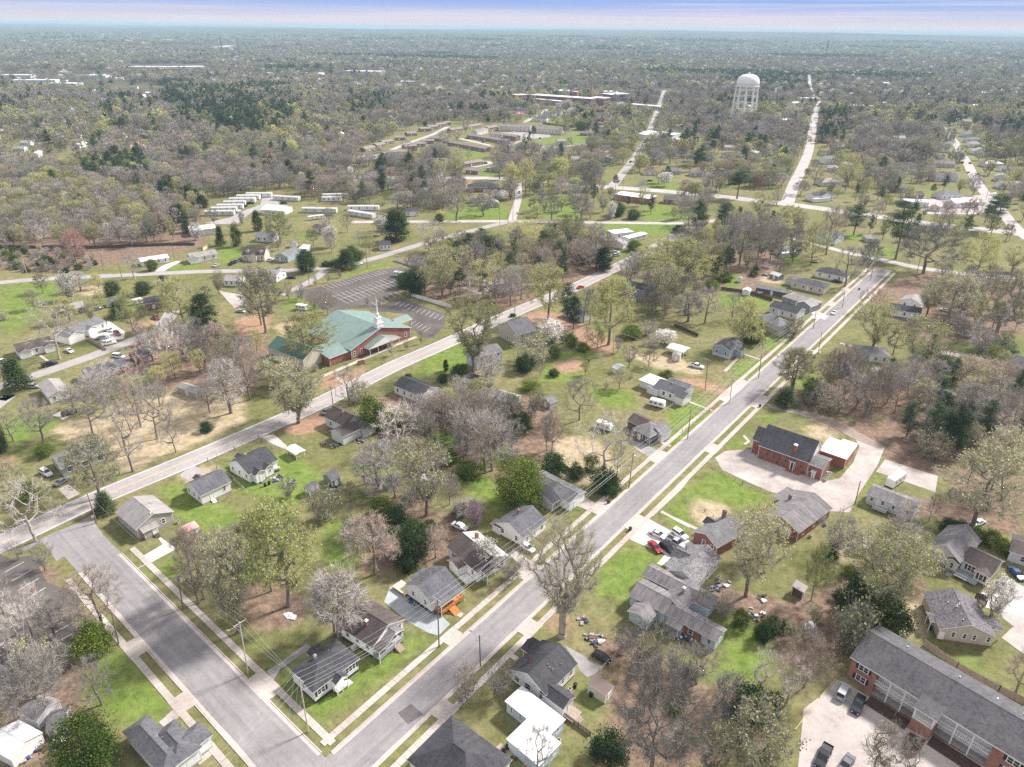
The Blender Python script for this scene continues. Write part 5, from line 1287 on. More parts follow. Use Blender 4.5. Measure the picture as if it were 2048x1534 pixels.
m_ = MB(); ribbon(m_, [h.world(-1, -4.4), h.world(52, -4.4)], -.9, .9, 0, .12, concrete); put('sidewalk', m_.mesh('sidewalk'), kind='structure')
for (xa, xb) in ((e1, e2), (e3, e4)):
 m_ = MB(); q = [h.world(xa + .2, -3.3), h.world(xb - .2, -3.3), h.world(xb - .2, -.4), h.world(xa + .2, -.4)]; m_.poly([(*p, .03) for p in q], plain('mulch', (.075, .045, .035), .95, .4, 3)); put('mulch_bed', m_.mesh('mulch_bed'), kind='structure')
q = Gs('y6', [(900, 1080), (960, 1030), (1110, 1110), (1010, 1270), (930, 1290), (870, 1230)]); m_ = MB(); m_.prism(q[::-1] if sum(q[i][0] * q[i - 5][1] - q[i - 5][0] * q[i][1] for i in range(6)) < 0 else q, 0, .14, plain('mulch', (.075, .045, .035)), concrete); put('parking_island', m_.mesh('parking_island'), kind='structure')
# ------------------------------------------------------------------ the rest of the town
PALE = {}
def simple(t, ax, ay, bx_, by, dep, hgt, wall, roof, axis, kind, label, name='house', cat='house', wins='S3', group=None, lm=None, pitch=.42, chim=None, wings=(), base=.3, ov=.3, door=True, far=False, found=BLOCK, gable=None):
 o, a, L = front(t, (ax, ay), (bx_, by), hgt)
 h = House(name, label, cat, o, a, group, lm, far)
 h.wing(0, 0, L, dep, hgt, wall, roof, axis, kind, pitch, ov, base, found, gable=gable)
 for w_ in wings:
  x0, y0, x1, y1 = [v * L if isinstance(v, float) and abs(v) <= 1.5 and i % 2 == 0 and v != int(v) else v for i, v in enumerate(w_[:4])]
  h.wing(x0, y0, x1, y1, w_[4], w_[5] if w_[5] else wall, w_[6] if w_[6] else roof, w_[7], *(w_[8:9] or ('gable',)), ov=ov, base=base, open_=(len(w_) > 9 and w_[9]))
 if wins:
  k = max(1, int(wins[1])); zz = 1.3
  if hgt > 5: h.auto(0, 0, L, dep, wins, 3.9, .95, 1.25, ov); zz = 1.1
  h.auto(0, 0, L, dep, wins, zz, .95, 1.3, ov)
 if door: h.door('S', ov, L * .5 if int((wins or 'S2')[1]) % 2 == 0 else L * .38, base)
 if chim: h.chimney(L * chim[0], dep * chim[1], hgt, hgt + chim[2], .6)
 h.done()
 return h
Hs = simple
Hs('w6', 650, 448, 902, 352, 9, 3.3, W_WHITE, R_GREY, 'x', 'gable', 'white rambling house with a paved car court full of parked cars', lm='white rambler with the car court', wings=[(-5.5, -2.2, 2, 8, 3.4, 0, 0, 'y'), (4., -1.6, 8.5, 2.5, 3.3, 0, 0, 'y')], wins='S4')
Hs('w6', 148, 612, 458, 538, 9, 3.2, W_WHITE, R_BROWN, 'x', 'gable', 'white house with a dark brown roof and two front gables beside a large bare tree', lm='brown roofed house with twin gables', wings=[(0, -1.4, 4.6, 3, 3.1, 0, 0, 'y'), (.68, -1.4, .999, 3, 3.1, 0, 0, 'y')], wins='S3')
Hs('w6', 515, 262, 722, 226, 8, 3., BR_BROWN, R_LIGHT, 'x', 'shed', 'low brown house with a flat pale roof behind the white rambling house', pitch=.06, wins='S3')
Hs('w6', 745, 815, 1088, 716, 8, 3.2, BR_RED, R_SLATE, 'x', 'gable', 'long brick ranch house with a slate grey roof, behind bare trees', lm='long brick ranch house', wins='S5', found=BR_RED, gable=TRIM)
Hs('w6', 1190, 655, 1330, 600, 8, 3.4, BR_RED, R_CHAR, 'x', 'gable', 'small red brick house with a charcoal roof beside the tangled bare trees', lm='small red brick house', wins='S2', found=BR_RED)
o, a, L, Dp = corner('c0', (195, 30), (278, 100), (415, 70), 3.2)
h = House('house', 'white walled house with a pale grey gable roof at the side road bend', 'house', o, a, lm='pale grey roofed house'); h.wing(0, 0, L, Dp, 3.2, W_WHITE, R_LIGHT, 'y', pitch=.35); h.auto(0, 0, L, Dp, 'S2W3'); h.done()
Hs('b0', 835, 668, 990, 650, 9, 3.3, BR_RED, R_CHAR, 'x', 'hip', 'brick house with a dark hip roof beside a red pickup under a carport', lm='hip roofed brick house', wins='S3', found=BR_RED)
Hs('x1', 5, 748, 285, 702, 8, 3.3, W_WHITE, R_LIGHT, 'x', 'gable', 'white house with a pale grey cross gable roof on the back road', lm='white cross gabled house', wings=[(-1., -1.6, .3, 5, 3.3, 0, 0, 'y')], wins='S3')
Hs('b0', 822, 420, 990, 394, 8, 3.1, W_WHITE, R_WHITE, 'x', 'gable', 'low white house with a bright white roof beside a round evergreen', lm='white roofed low house', pitch=.25, wins='S4')
h = Hs('x1', 525, 718, 762, 722, 9, 3.4, W_CREAM, R_BROWN, 'x', 'gable', 'cream house with a brown roof, two dormers and a front gable', lm='cream house with dormers', pitch=.7, wings=[(.3, -2., .7, 3, 3.3, 0, 0, 'y'), (.14, 1.2, .3, 4.4, 5.6, 0, 0, 'y'), (.72, 1.2, .88, 4.4, 5.6, 0, 0, 'y')], wins='S4')
Hs('x1', 860, 722, 1002, 738, 14, 3.4, W_BLUE, R_GREY, 'y', 'gable', 'blue gabled house with a long grey roof beside the cream house', lm='blue gabled house', wins='S3')
Hs('x1', 335, 978, 500, 985, 8, 3.1, W_WHITE, R_LIGHT, 'x', 'gable', 'small white house with a pale roof below the back road', wins='S3')
Hs('x1', 880, 938, 990, 882, 12, 3.4, W_WHITE, R_LIGHT, 'y', 'gable', 'white house with dark dormer gables beside a black parked car', wings=[(.2, 4, 1.2, 7, 4.2, 0, R_CHAR, 'x')], wins='S2')
Hs('x1', 1110, 648, 1195, 652, 7, 3., W_LIGHT, R_WHITE, 'x', 'shed', 'open sided carport with a flat white roof behind the blue gabled house', name='carport', cat='carport', pitch=.05, wins='', door=False)
Hs('x1', 1935, 622, 2060, 616, 8, 3.2, W_WHITE, R_CHAR, 'x', 'gable', 'little white house with a charcoal roof beside the church parking lot trees', wins='S3', lm='little white house by the church lot')
Hs('x1', 1252, 442, 1388, 446, 8, 3.2, W_BEIGE, R_BROWN, 'x', 'gable', 'beige house with a brown roof beside the white flowering tree', wins='S3')
Hs('x1', 660, 530, 860, 540, 9, 3.2, W_LIGHT, R_GREY, 'x', 'gable', 'grey roofed house half hidden behind the large budding tree', wins='S3')
Hs('x2', 565, 992, 715, 988, 8, 3.2, W_WHITE, R_CHAR, 'x', 'gable', 'white cottage with a charcoal roof and porch gable beside a dark pine', wins='S3', wings=[(.25, -1.5, .65, 2, 3.1, 0, 0, 'y')], lm='white cottage by the dark pine')
Hs('x2', 1210, 746, 1540, 742, 14, 3.6, BR_BROWN, R_CHAR, 'x', 'hip', 'large brown brick house with a dark hip roof below the highway', lm='large brown brick house', wins='S4', found=BR_BROWN)
Hs('x2', 1216, 868, 1322, 868, 6, 2.8, W_TAUPE, R_GREY, 'y', 'gable', 'small gabled garage behind the large brown brick house', name='garage', cat='garage', wins='', )
Hs('x2', 1388, 905, 1532, 902, 9, 3.2, W_TAUPE, R_LIGHT, 'y', 'gable', 'taupe house with a weathered pale gable roof below the brown brick house', wins='S2')
R_TRAIL = metal_roof('roof_dull_white', (.5, .49, .47))
for k, (x0, y0, x1, y1, wl, lb) in enumerate(((140, 272, 445, 268, W_CREAM, 'cream trailer nearest the road at the end of its row'), (210, 236, 470, 230, W_WHITE, 'second white trailer from the near end of the row'), (268, 206, 535, 202, W_WHITE, 'third white trailer from the near end of the row'),
  (336, 172, 560, 168, W_LIGHT, 'fourth pale trailer from the near end of the row'), (392, 138, 660, 138, W_WHITE, 'fifth white trailer from the near end of the row'), (470, 108, 705, 108, W_WHITE, 'sixth white trailer from the near end of the row'),
  (566, 86, 830, 84, W_WHITE, 'white trailer at the far end of the row'), (845, 112, 1105, 128, W_LIGHT, 'long grey trailer facing the row across the lot'), (1140, 238, 1495, 244, W_LIGHT, 'long grey trailer behind the white camper'),
  (1342, 128, 1545, 124, W_WHITE, 'white trailer behind bare trees, middle of the park'), (1352, 98, 1620, 92, W_LIGHT, 'pale trailer at the back of the park'), (1605, 262, 1866, 302, W_LIGHT, 'grey and white trailer beside dark shrubs'), (1610, 218, 1930, 218, W_WHITE, 'narrow white trailer behind the grey and white trailer'))):
 Hs('x1', x0, y0, x1, y1, 4.4, 3.2, wl, R_TRAIL, 'x', 'gable', lb, name='trailer_home', cat='trailer', group='trailers in the park', pitch=.16, ov=.08, base=.55, wins='S4')
Hs('x1', 722, 252, 955, 266, 14, 3.6, W_WHITE, R_WHITE, 'x', 'gable', 'broad white roofed hall among the trailers', name='hall', cat='hall', pitch=.3, wins='S3', lm='white roofed hall in the trailer park')
Hs('x1', 0, 470, 270, 440, 12, 4, W_LIGHT, R_WHITE, 'x', 'gable', 'pale warehouse with a white roof behind bare trees', name='warehouse', cat='warehouse', pitch=.2, wins='')
# houses round the through road
o, a, L, Dp = corner('b1', (962, 778), (1037, 850), (1122, 806), 5.6)
h = House('house', 'beige two storey house with a slate roof beside the through road', 'house', o, a, lm='beige two storey house'); h.wing(0, 0, L, Dp, 5.6, W_BEIGE, R_SLATE, pitch=.5); h.auto(0, 0, L, Dp, 'S2', 3.9); h.auto(0, 0, L, Dp, 'S2W1', 1.2); h.done()
Hs('b1', 800, 985, 955, 940, 8, 5.4, W_LIGHT, R_GREY, 'x', 'gable', 'pale two storey house behind the great round budding tree', wins='S3')
Hs('b1', 1300, 700, 1415, 742, 7, 3.2, W_LIGHT, R_GREY, 'x', 'gable', 'pale house half hidden by thin pines beside the through road', wins='S3')
Hs('b1', 1655, 560, 1780, 592, 9, 5.4, W_SLATE, R_CHAR, 'x', 'gable', 'dark slate two storey house under large budding trees', wins='S3', lm='dark two storey house')
Hs('b1', 395, 402, 472, 428, 8, 3.2, W_TAUPE, R_GREY, 'x', 'gable', 'taupe house at the corner of the church lot fence', wins='S2')
Hs('b1', 890, 562, 985, 542, 8, 3.2, W_WHITE, R_LIGHT, 'x', 'gable', 'white house glimpsed between tall trunks beside the through road', wins='S2')
Hs('b1', 1500, 285, 1650, 312, 9, 3.3, W_WHITE, R_LIGHT, 'x', 'gable', 'white house with a pale roof, foremost of the three joined white buildings', wins='S4', lm='joined white buildings', wings=[(.55, -1.5, 1.1, 3, 3.2, 0, 0, 'y')])
Hs('b1', 1605, 256, 1722, 244, 9, 3.6, W_WHITE, R_WHITE, 'x', 'flat', 'flat roofed white building behind the white house with a pale roof', name='outbuilding', cat='building', wins='S2')
Hs('b1', 1692, 284, 1802, 256, 6, 3.2, W_LIGHT, R_WHITE, 'x', 'gable', 'long pale trailer beside the flat roofed white building', name='trailer_home', cat='trailer', pitch=.15, wins='S3')
h = Hs('w2', 590, 905, 968, 1048, 8, 3.3, W_WHITE, R_SLATE, 'x', 'gable', 'white house with a slate roof and big white lean to, facing the main street', lm='white house with the lean to', wins='S4', chim=(.45, .5, 1.6), wings=[(-7.2, 1.2, .2, 8.6, 3.1, 0, R_WHITE, 'x', 'flat'), (1., 6.5, .9, 11.5, 3.2, 0, R_GREY, 'x'), (.82, -1., 1.15, 5, 3.1, 0, 0, 'x'), (-2.4, -1., 2.6, 2, 2.9, 0, R_GREY, 'x', 'flat')])
h = Hs('w5', 265, 338, 480, 446, 8.5, 3.3, W_DARK, R_GREY, 'x', 'hip', 'charcoal walled house with a grey roof on the main street', lm='charcoal walled house', wins='S3', wings=[(-5., 3., 2, 9.5, 3.2, 0, R_BROWN, 'x'), (.35, 4., 1.2, 9., 3.3, W_LIGHT, R_GREY, 'y')])
h = Hs('w3', 118, 480, 300, 572, 8, 3.6, W_LIGHT, R_BROWN, 'x', 'gable', 'grey house with a dark brown roof, brick chimney and front gable wing', lm='grey house with a brown roof', chim=(.55, .4, 2.6), wins='S2', pitch=.62, wings=[(.75, -4.2, 1.35, 3.4, 3.3, 0, 0, 'y'), (.95, 3., 1.5, 8., 3.1, 0, R_GREY, 'x')])
h = Hs('w3', 702, 214, 946, 312, 9, 3.4, W_WHITE, R_CHAR, 'x', 'gable', 'white house with a plain black gable roof near the through road', lm='white house with a plain black roof', wins='S4', wings=[(.999, 2.2, 1.3, 6.5, 3.1, 0, 0, 'x', 'flat')])
h = Hs('w2', 1395, 352, 1650, 428, 11, 3.7, W_BLUE, R_SLATE, 'y', 'gable', 'blue grey gabled house with a pale base on the main street', lm='blue grey gabled house', wins='S2', base=1., found=W_LIGHT, door=False, wings=[(1., 4., 11.2, 7.4, 3.4, 0, 0, 'x')])
o, a, L, Dp = corner('w2', (765, 375), (1010, 445), (1120, 385), 2.8)
h = House('carport', 'open carport with a pale metal roof and clutter beneath', 'carport', G('w2', 765, 375, 2.8), a - math.pi / 2 + math.pi, None); h.done(); bpy.data.objects.remove(h.t)
o, a, L = front('w2', (765, 375), (1010, 445), 2.8)
h = House('carport', 'open carport with a pale metal roof and clutter beneath', 'carport', o, a, lm='pale metal carport'); h.wing(0, 0, L, 6.2, 2.8, W_LIGHT, R_METAL, 'x', 'gable', .18, open_=True, posts=[(.3, .3), (L / 2, .3), (L - .3, .3), (.3, 5.9), (L - .3, 5.9)]); h.done()
SHEDS = (('w2', 845, 472, 962, 492, 3.8, 2.6, W_CREAM, R_LIGHT, 'y', 'tan garden shed standing in front of the pale metal carport'), ('w1', 370, 548, 478, 566, 4, 2.5, W_WHITE, R_WHITE, 'y', 'small white shed behind the dark board fence'),
   ('w1', 745, 322, 872, 362, 5, 2.4, W_SLATE, R_METAL, 'x', 'slate shed with a metal roof and clutter around'), ('w1', 672, 190, 748, 198, 3, 2.2, W_LIGHT, R_GREY, 'x', 'tiny grey shed at the edge of the woods'), ('w1', 310, 385, 372, 392, 3, 2.3, W_WHITE, R_LIGHT, 'y', 'white shed among evergreens near the dark board fence'),
   ('c0', 1030, 38, 1146, 78, 4, 2.6, W_TAUPE, R_LIGHT, 'x', 'grey shed with a white lean to at the straw lawn corner'), ('w3', 565, 668, 622, 694, 4.2, 2.3, W_LIGHT, R_RUST, 'x', 'old shed with a rusty brown roof below the bare thicket'),
   ('w6', 890, 190, 985, 186, 5, 2.5, W_LIGHT, R_SLATE, 'y', 'small pale shed behind the round evergreen'), ('b1', 730, 1095, 800, 1125, 5, 2.6, W_WHITE, R_CHAR, 'x', 'white shed beside the dark hedge and fence'), ('c1', 890, 95, 1010, 130, 6, 2.6, W_LIGHT, R_LIGHT, 'x', 'pale garden building beyond the bare thicket'),
   ('c1', 1170, 112, 1232, 140, 4, 2.4, W_TAUPE, R_GREY, 'y', 'taupe shed with an open front behind the thicket'), ('w2', 20, 640, 90, 680, 5, 2.3, W_LIGHT, R_METAL, 'x', 'pale metal shed with green panels under a bare tree'), ('c1', 470, 575, 560, 600, 3, 2.3, W_WHITE, R_WHITE, 'x', 'white shed under bare trees in the block centre'),
   ('d0', 100, 860, 215, 905, 5, 2.5, W_LIGHT, R_LIGHT, 'x', 'pale grey shed under the leaning bare shrub'), ('d0', 265, 960, 385, 930, 4.5, 2.4, W_BEIGE, R_WEATHER, 'x', 'beige shed beside the round holly tree'), ('d0', -80, 1050, 60, 1130, 6, 2.6, W_WHITE, R_WHITE, 'x', 'white flat shed at the lower left corner'),
   ('c2', 1040, 950, 1130, 985, 4, 2.4, W_LIGHT, R_LIGHT, 'y', 'pale shed hidden in the budding scrub'), ('x1', 1010, 600, 1085, 600, 4, 2.6, W_WHITE, R_GREY, 'y', 'small white gabled shed behind the blue gabled house'))
for t, x0, y0, x1, y1, dp, hh, wl, rf, ax, lb in SHEDS: Hs(t, x0, y0, x1, y1, dp, hh, wl, rf, ax, 'gable', lb, name='shed', cat='shed', wins='', ov=.15, base=.1)
for t, A_, B_, C_, hh, wl, rf, kd, pt, lb in (('z5', (1810, 768), (1892, 818), (2045, 750), 2.4, W_WHITE, R_SLATE, 'gable', .5, 'white shed with a slate roof on the lawn behind the cottages'), ('c0', (1898, 545), (1940, 590), (1985, 560), 2.5, W_GREEN, R_SLATE, 'gable', .5, 'dark green shed with a slate roof behind the cottages'),
  ('z4', (1230, 718), (1322, 800), (1530, 715), 2.9, W_WHITE, R_PINK, 'hip', .25, 'white shed with a red roof under bare trees'), ('z3', (1215, 592), (1410, 738), (1480, 612), 2.6, W_CREAM, R_RUST, 'shed', .1, 'tan shed with a ribbed brown metal roof behind the dark roofed house'),
  ('y3', (1555, 1095), (1680, 1155), (1722, 1090), 2.3, WOOD_D, R_RUST, 'shed', .15, 'low dark shed with a rusty roof in the leaf covered yard')):
 o, a, L, Dp = corner(t, A_, B_, C_, hh)
 h = House('shed', lb, 'shed', o, a); h.wing(0, 0, L, Dp, hh, wl, rf, 'x', kd, pt, .15, .1); h.door('S', .15, L * .5, .1, .9, 1.8); h.done()
o, a, L = front('z5', (1570, 250), (1690, 325), 2.3)
h = House('kennel', 'wire dog kennel with a dark metal roof beside the cross gabled cottage', 'kennel', o, a); h.wing(0, 0, L + 1, 3.6, 2.3, W_LIGHT, R_METAL, 'x', 'gable', .2, open_=True)
m = MB(); [m.box((0.3, .3 + k * .0, .4 + k * .5), (L + .7, .34, .44 + k * .5), STEEL) for k in range(4)]; m.build('wire_side', h.t); h.done()
T1 = [('w1', 1035, 432, 1500, 532, 9, 3.3, W_CREAM, R_SLATE, 'x', 'hip', 'cream house with dark shutters and a slate hip roof, third house up the street', dict(wins='S4', lm='cream house with dark shutters', wings=[(-4., 3., 2., 8.5, 3.1, 0, 0, 'y')])),
  ('w1', 1365, 288, 1775, 372, 10, 3.3, W_WHITE, R_CHAR, 'x', 'hip', 'white house with a black hip roof below a bare street tree', dict(wins='S3', lm='white house with a black hip roof up the street')),
  ('w1', 550, 505, 1010, 592, 5, 3., W_DARK, R_GREY, 'x', 'gable', 'long black shed with a grey roof and open bay', dict(name='shed', cat='shed', wins='', pitch=.3, lm='long black shed')),
  ('w1', 915, 628, 1330, 758, 9, 3.4, W_SLATE, R_LIGHT, 'x', 'hip', 'slate walled house with a pale grey roof and white windows', dict(wins='S4', lm='slate walled house', wings=[(.55, -2.2, 1.05, 4, 3.3, 0, 0, 'y')])),
  ('w1', 735, 770, 1118, 878, 9, 3.3, W_LIGHT, R_CHAR, 'x', 'gable', 'pale house with a plain charcoal roof next to the slate walled house', dict(wins='S3')),
  ('w1', 560, 905, 862, 1045, 9, 3.3, W_BEIGE, R_GREY, 'x', 'hip', 'beige house with a brownish hip roof and brick chimney by the street', dict(wins='S3', chim=(.6, .5, 2.4), wings=[(.7, -3., 1.3, 3, 3.2, 0, R_CHAR, 'x', 'flat')])),
  ('x5', 960, 1040, 1172, 1010, 9, 3.2, W_WHITE, R_GREY, 'x', 'hip', 'white house with a grey hip roof beyond the trampoline', dict(wins='S3', wings=[(-.2, -2.5, .5, 2, 2.9, 0, R_WHITE, 'x', 'flat')])),
  ('x5', 1275, 478, 1482, 462, 10, 4.2, W_WHITE, R_CHAR, 'x', 'gable', 'large white house with a dark roof and tall gable above the highway', dict(wins='S4', wings=[(.3, -1., .8, 5, 4.6, 0, 0, 'y'), (-.1, -2.5, .7, .4, 3., 0, R_WHITE, 'x', 'flat')], lm='large white gabled house')),
  ('x5', 1350, 332, 1562, 330, 12, 3.5, W_LIGHT, R_RUST, 'x', 'hip', 'house with a maroon hip roof beside the far avenue', dict(wins='S3')),
  ('x5', 1398, 180, 1520, 190, 11, 3.5, W_LIGHT, R_LIGHT, 'x', 'hip', 'pale house with a pale hip roof beside the far avenue', dict(wins='S3')),
  ('x5', 1395, 95, 1510, 90, 11, 5, W_WHITE, R_GREY, 'x', 'gable', 'tall white house at the top of the far avenue row', dict(wins='S3')),
  ('x5', 1495, 925, 1590, 872, 13, 3.4, W_PALEBLUE, R_GREY, 'y', 'gable', 'pale blue gabled house at the end of the back street', dict(wins='S2', lm='pale blue gabled house')),
  ('x5', 1812, 905, 1942, 908, 8, 2.8, W_BEIGE, R_LIGHT, 'x', 'hip', 'tan pavilion with a low hip roof in the wooded corner', dict(name='pavilion', cat='pavilion', wins='')),
  ('x5', 10, 232, 140, 232, 9, 3.4, W_BEIGE, R_GREY, 'x', 'gable', 'beige cottage with a grey roof above the highway', dict(wins='S3')), ('x5', 215, 236, 346, 226, 9, 3.4, W_WHITE, R_CHAR, 'x', 'gable', 'white cottage with a charcoal roof above the highway', dict(wins='S3')),
  ('x3', 1470, 935, 1652, 942, 9, 3.4, W_LIGHT, R_RUST, 'x', 'hip', 'pale house with a maroon roof behind the white blossoming tree', dict(wins='S3', lm='maroon roofed house above the highway')), ('x3', 1700, 925, 1862, 930, 9, 3.4, W_BEIGE, R_GREY, 'x', 'gable', 'beige house with a grey roof next to the maroon roofed house', dict(wins='S3')),
  ('x3', 1015, 800, 1142, 812, 12, 3.5, W_BLUE, R_LIGHT, 'y', 'gable', 'blue house with a pale gable at the curved road', dict(wins='S3')), ('x3', 815, 542, 975, 548, 8, 3.2, BR_BROWN, R_GREY, 'x', 'gable', 'low brown brick building on the green slope', dict(wins='S4')),
  ('x3', 372, 396, 475, 402, 9, 4, W_WHITE, R_SLATE, 'x', 'gable', 'white house with a slate roof on the lane below the mill', dict(wins='S2')), ('x3', 436, 346, 562, 352, 9, 4.4, W_PALEBLUE, R_SLATE, 'x', 'gable', 'pale blue house on the lane below the mill', dict(wins='S3')),
  ('x3', 522, 332, 622, 338, 9, 4, W_LIGHT, R_GREY, 'x', 'gable', 'grey roofed house at the top of the lane below the mill', dict(wins='S2')), ('x3', 162, 348, 250, 346, 8, 3.4, W_WHITE, R_RED, 'x', 'gable', 'white house with a red roof near white blossoming trees', dict(wins='S2')),
  ('x3', 940, 455, 1050, 465, 10, 4, W_WHITE, R_CHAR, 'x', 'gable', 'white house with a charcoal roof behind the dark evergreens', dict(wins='S2')),
  ('b1', 1604, 24, 1815, 52, 14, 4.2, BR_ORANGE, R_WHITE, 'x', 'flat', 'brick shop with a flat white roof beside the highway', dict(name='shop', cat='shop', wins='S3', lm='flat roofed brick shop')), ('b1', 1890, 52, 2060, 66, 10, 3.6, BR_BROWN, R_SLATE, 'x', 'gable', 'low brick building with a slate roof beside the highway', dict(wins='S4')),
  ('x6', 950, 772, 1236, 774, 12, 4.2, W_LIGHT, R_SLATE, 'x', 'gable', 'broad pale grey building with a black roof at the right hand road', dict(wins='S5', wings=[(.4, 5., .9, 14, 4.6, 0, R_CHAR, 'y')], lm='broad pale building with a black roof')),
  ('x6', 460, 925, 692, 915, 8, 3.4, BR_BROWN, R_SLATE, 'x', 'gable', 'long brown house with a slate roof above the white roofed shop', dict(wins='S3')), ('x6', 640, 992, 812, 990, 8, 3.4, BR_BROWN, R_BROWN, 'x', 'gable', 'brown house with a low gable above the white roofed shop', dict(wins='S2')),
  ('x6', 1030, 1004, 1292, 1002, 12, 3.6, W_LIGHT, R_GREY, 'x', 'hip', 'pale house with a grey hip roof beside the pink roofed building', dict(wins='S4')), ('x6', 560, 1078, 872, 1092, 10, 4.4, W_WHITE, R_WHITE, 'x', 'gable', 'white shop with a bright white roof near two pines', dict(name='shop', cat='shop', wins='S3', pitch=.2, lm='white roofed shop')),
  ('x6', 872, 1132, 1008, 1150, 12, 3.6, W_LIGHT, R_PINK, 'y', 'gable', 'weathered gable building with a patchy pink roof', dict(wins='S2')), ('x6', 1190, 1100, 1500, 1088, 11, 4, W_WHITE, R_PINK, 'x', 'gable', 'long building with a faded pink roof at the road fork', dict(wins='S3', lm='long pink roofed building')),
  ('x6', 1300, 238, 1452, 240, 11, 4, W_LIGHT, R_GREY, 'x', 'hip', 'grey house, uppermost of the close row by the right hand road', dict(wins='S3')), ('x6', 1342, 304, 1530, 308, 11, 4, W_LIGHT, R_GREY, 'x', 'hip', 'grey hip roofed house, middle of the close row by the right hand road', dict(wins='S3')),
  ('x6', 1372, 358, 1532, 362, 11, 4, W_WHITE, R_LIGHT, 'x', 'hip', 'pale hip roofed house in the close row by the right hand road', dict(wins='S3')), ('x6', 1420, 452, 1632, 462, 13, 4, W_LIGHT, R_LIGHT, 'y', 'gable', 'grey gabled house at the near end of the close row, behind a dark round tree', dict(wins='S3')),
  ('x6', 1290, 78, 1402, 82, 11, 5.5, W_PALEBLUE, R_LIGHT, 'x', 'gable', 'tall pale blue house at the top of the right hand road', dict(wins='S3')), ('x6', 1676, 765, 1842, 782, 11, 4, W_LIGHT, R_LIGHT, 'y', 'gable', 'pale gabled house right of the road with parked cars', dict(wins='S2')),
  ('x6', 1790, 872, 2044, 872, 11, 4, W_WHITE, R_LIGHT, 'x', 'gable', 'long white house right of the road near the right edge', dict(wins='S4')), ('x6', 1560, 604, 1800, 608, 11, 3.8, W_LIGHT, R_RUST, 'x', 'hip', 'brown roofed house behind leaning bare trees by the right hand road', dict(wins='S3')),
  ('x6', 905, 604, 1200, 612, 11, 3.8, W_BEIGE, R_GREY, 'x', 'gable', 'long grey roofed building left of the right hand road', dict(wins='S5')), ('x6', 430, 290, 585, 290, 11, 4, W_LIGHT, R_LIGHT, 'x', 'gable', 'pale house behind a bushy blossoming tree', dict(wins='S2')),
  ('w4', 340, 268, 562, 304, 8, 3.3, W_WHITE, R_CHAR, 'x', 'gable', 'white house with a black roof right of the main street', dict(wins='S3', lm='white house right of the main street')), ('w4', 412, 206, 560, 238, 9, 3.4, W_WHITE, R_LIGHT, 'y', 'gable', 'white house with a pale gable roof right of the main street', dict(wins='S2')),
  ('w4', 100, 572, 350, 602, 9, 3.4, W_LIGHT, R_GREY, 'x', 'hip', 'pale house with a grey hip roof under two large budding trees', dict(wins='S4', lm='pale hip roofed house right of the street')), ('w4', -10, 702, 130, 712, 9, 4.2, W_TAUPE, R_GREY, 'y', 'gable', 'tall taupe gabled house behind slender bare trunks', dict(wins='S2')),
  ('w4', 1145, 634, 1300, 684, 10, 3.3, W_WHITE, R_SLATE, 'x', 'gable', 'white house with a slate roof at the right edge by a bright green bush', dict(wins='S3', lm='slate roofed house at the right edge')), ('w4', 850, 425, 935, 432, 4, 2.5, W_LIGHT, R_LIGHT, 'x', 'gable', 'small pale shed in the overgrown right hand yard', dict(name='shed', cat='shed', wins='')),
  ('w4', 1255, 745, 1330, 800, 9, 3.2, W_LIGHT, R_RUST, 'x', 'gable', 'house with a maroon roof cut by the right edge', dict(wins='S2'))]
for r in T1: Hs(*r[:12], **r[12])
o, a, L, Dp = corner('c0', (275, 452), (352, 522), (640, 425), 3.1)
h = House('house', 'beige house with a grey roof and white trimmed windows left of the main road', 'house', o, a, lm='beige house left of the road'); h.wing(0, 0, L, Dp, 3.1, W_BEIGE, R_GREY, pitch=.35); h.auto(0, 0, L, Dp, 'S3W1', 1.2, 1.6, 1.4); h.done()
# --- green roofed church
B_, C_ = G('x4', 930, 825, 4.2), G('x4', 1555, 588, 4.2); qv = C_ - B_; a = math.atan2(qv[1], qv[0]); L = np.linalg.norm(qv)
dep = np.linalg.norm(G('x4', 1240, 600, 9) - G('x4', 770, 425, 9))
h = House('green_roofed_church', 'large brick church with a green metal roof and a white steeple', 'church', B_, a, lm='green roofed church')
pit = 2 * 5.0 / L
h.wing(0, 0, L, dep, 4.2, BR_RED, R_GREEN, 'y', 'gable', pit, .5, .2, BR_RED, gable=BR_RED)
h.wing(L * .2, -3.2, L * .72, 2.5, 3.4, W_WHITE, R_GREEN, 'y', 'gable', pit * 1.1, .3, open_=True, posts=[(L * .22, -2.9), (L * .70, -2.9), (L * .35, -2.9), (L * .57, -2.9)])
m = MB(); m.poly([(L * .2, -3.15, 3.25), (L * .72, -3.15, 3.25), (L * .46, -3.15, 3.25 + pit * 1.1 * L * .26)], W_WHITE); m.build('pediment', h.t)
h.wing(-9.5, 1.2, .8, 12, 3.6, BR_RED, R_GREEN, 'x', 'shed', .0, .4, .2, BR_RED, rise=1.6)
h.wing(L - .5, dep * .28, L + 8, dep * .28 + 6.5, 3.6, W_WHITE, R_GREEN, 'x', 'gable', .4, open_=True)
for k in (.06, .17, .90): h.win('S', .5, L * k, 1.0, 1.1, 2.)
h.door('S', .5, L * .46, .2, 2., 2.4, GLASS)
m = MB(); cx, cy, z0 = L / 2, 2.2, 4.2 + 5. - 1
m.box((cx - 1.5, cy - 1.5, z0), (cx + 1.5, cy + 1.5, z0 + 2.4), TRIM); m.box((cx - 1.65, cy - 1.65, z0 + 2.4), (cx + 1.65, cy + 1.65, z0 + 2.6), TRIM); m.box((cx - 1.1, cy - 1.1, z0 + 2.6), (cx + 1.1, cy + 1.1, z0 + 4.6), TRIM)
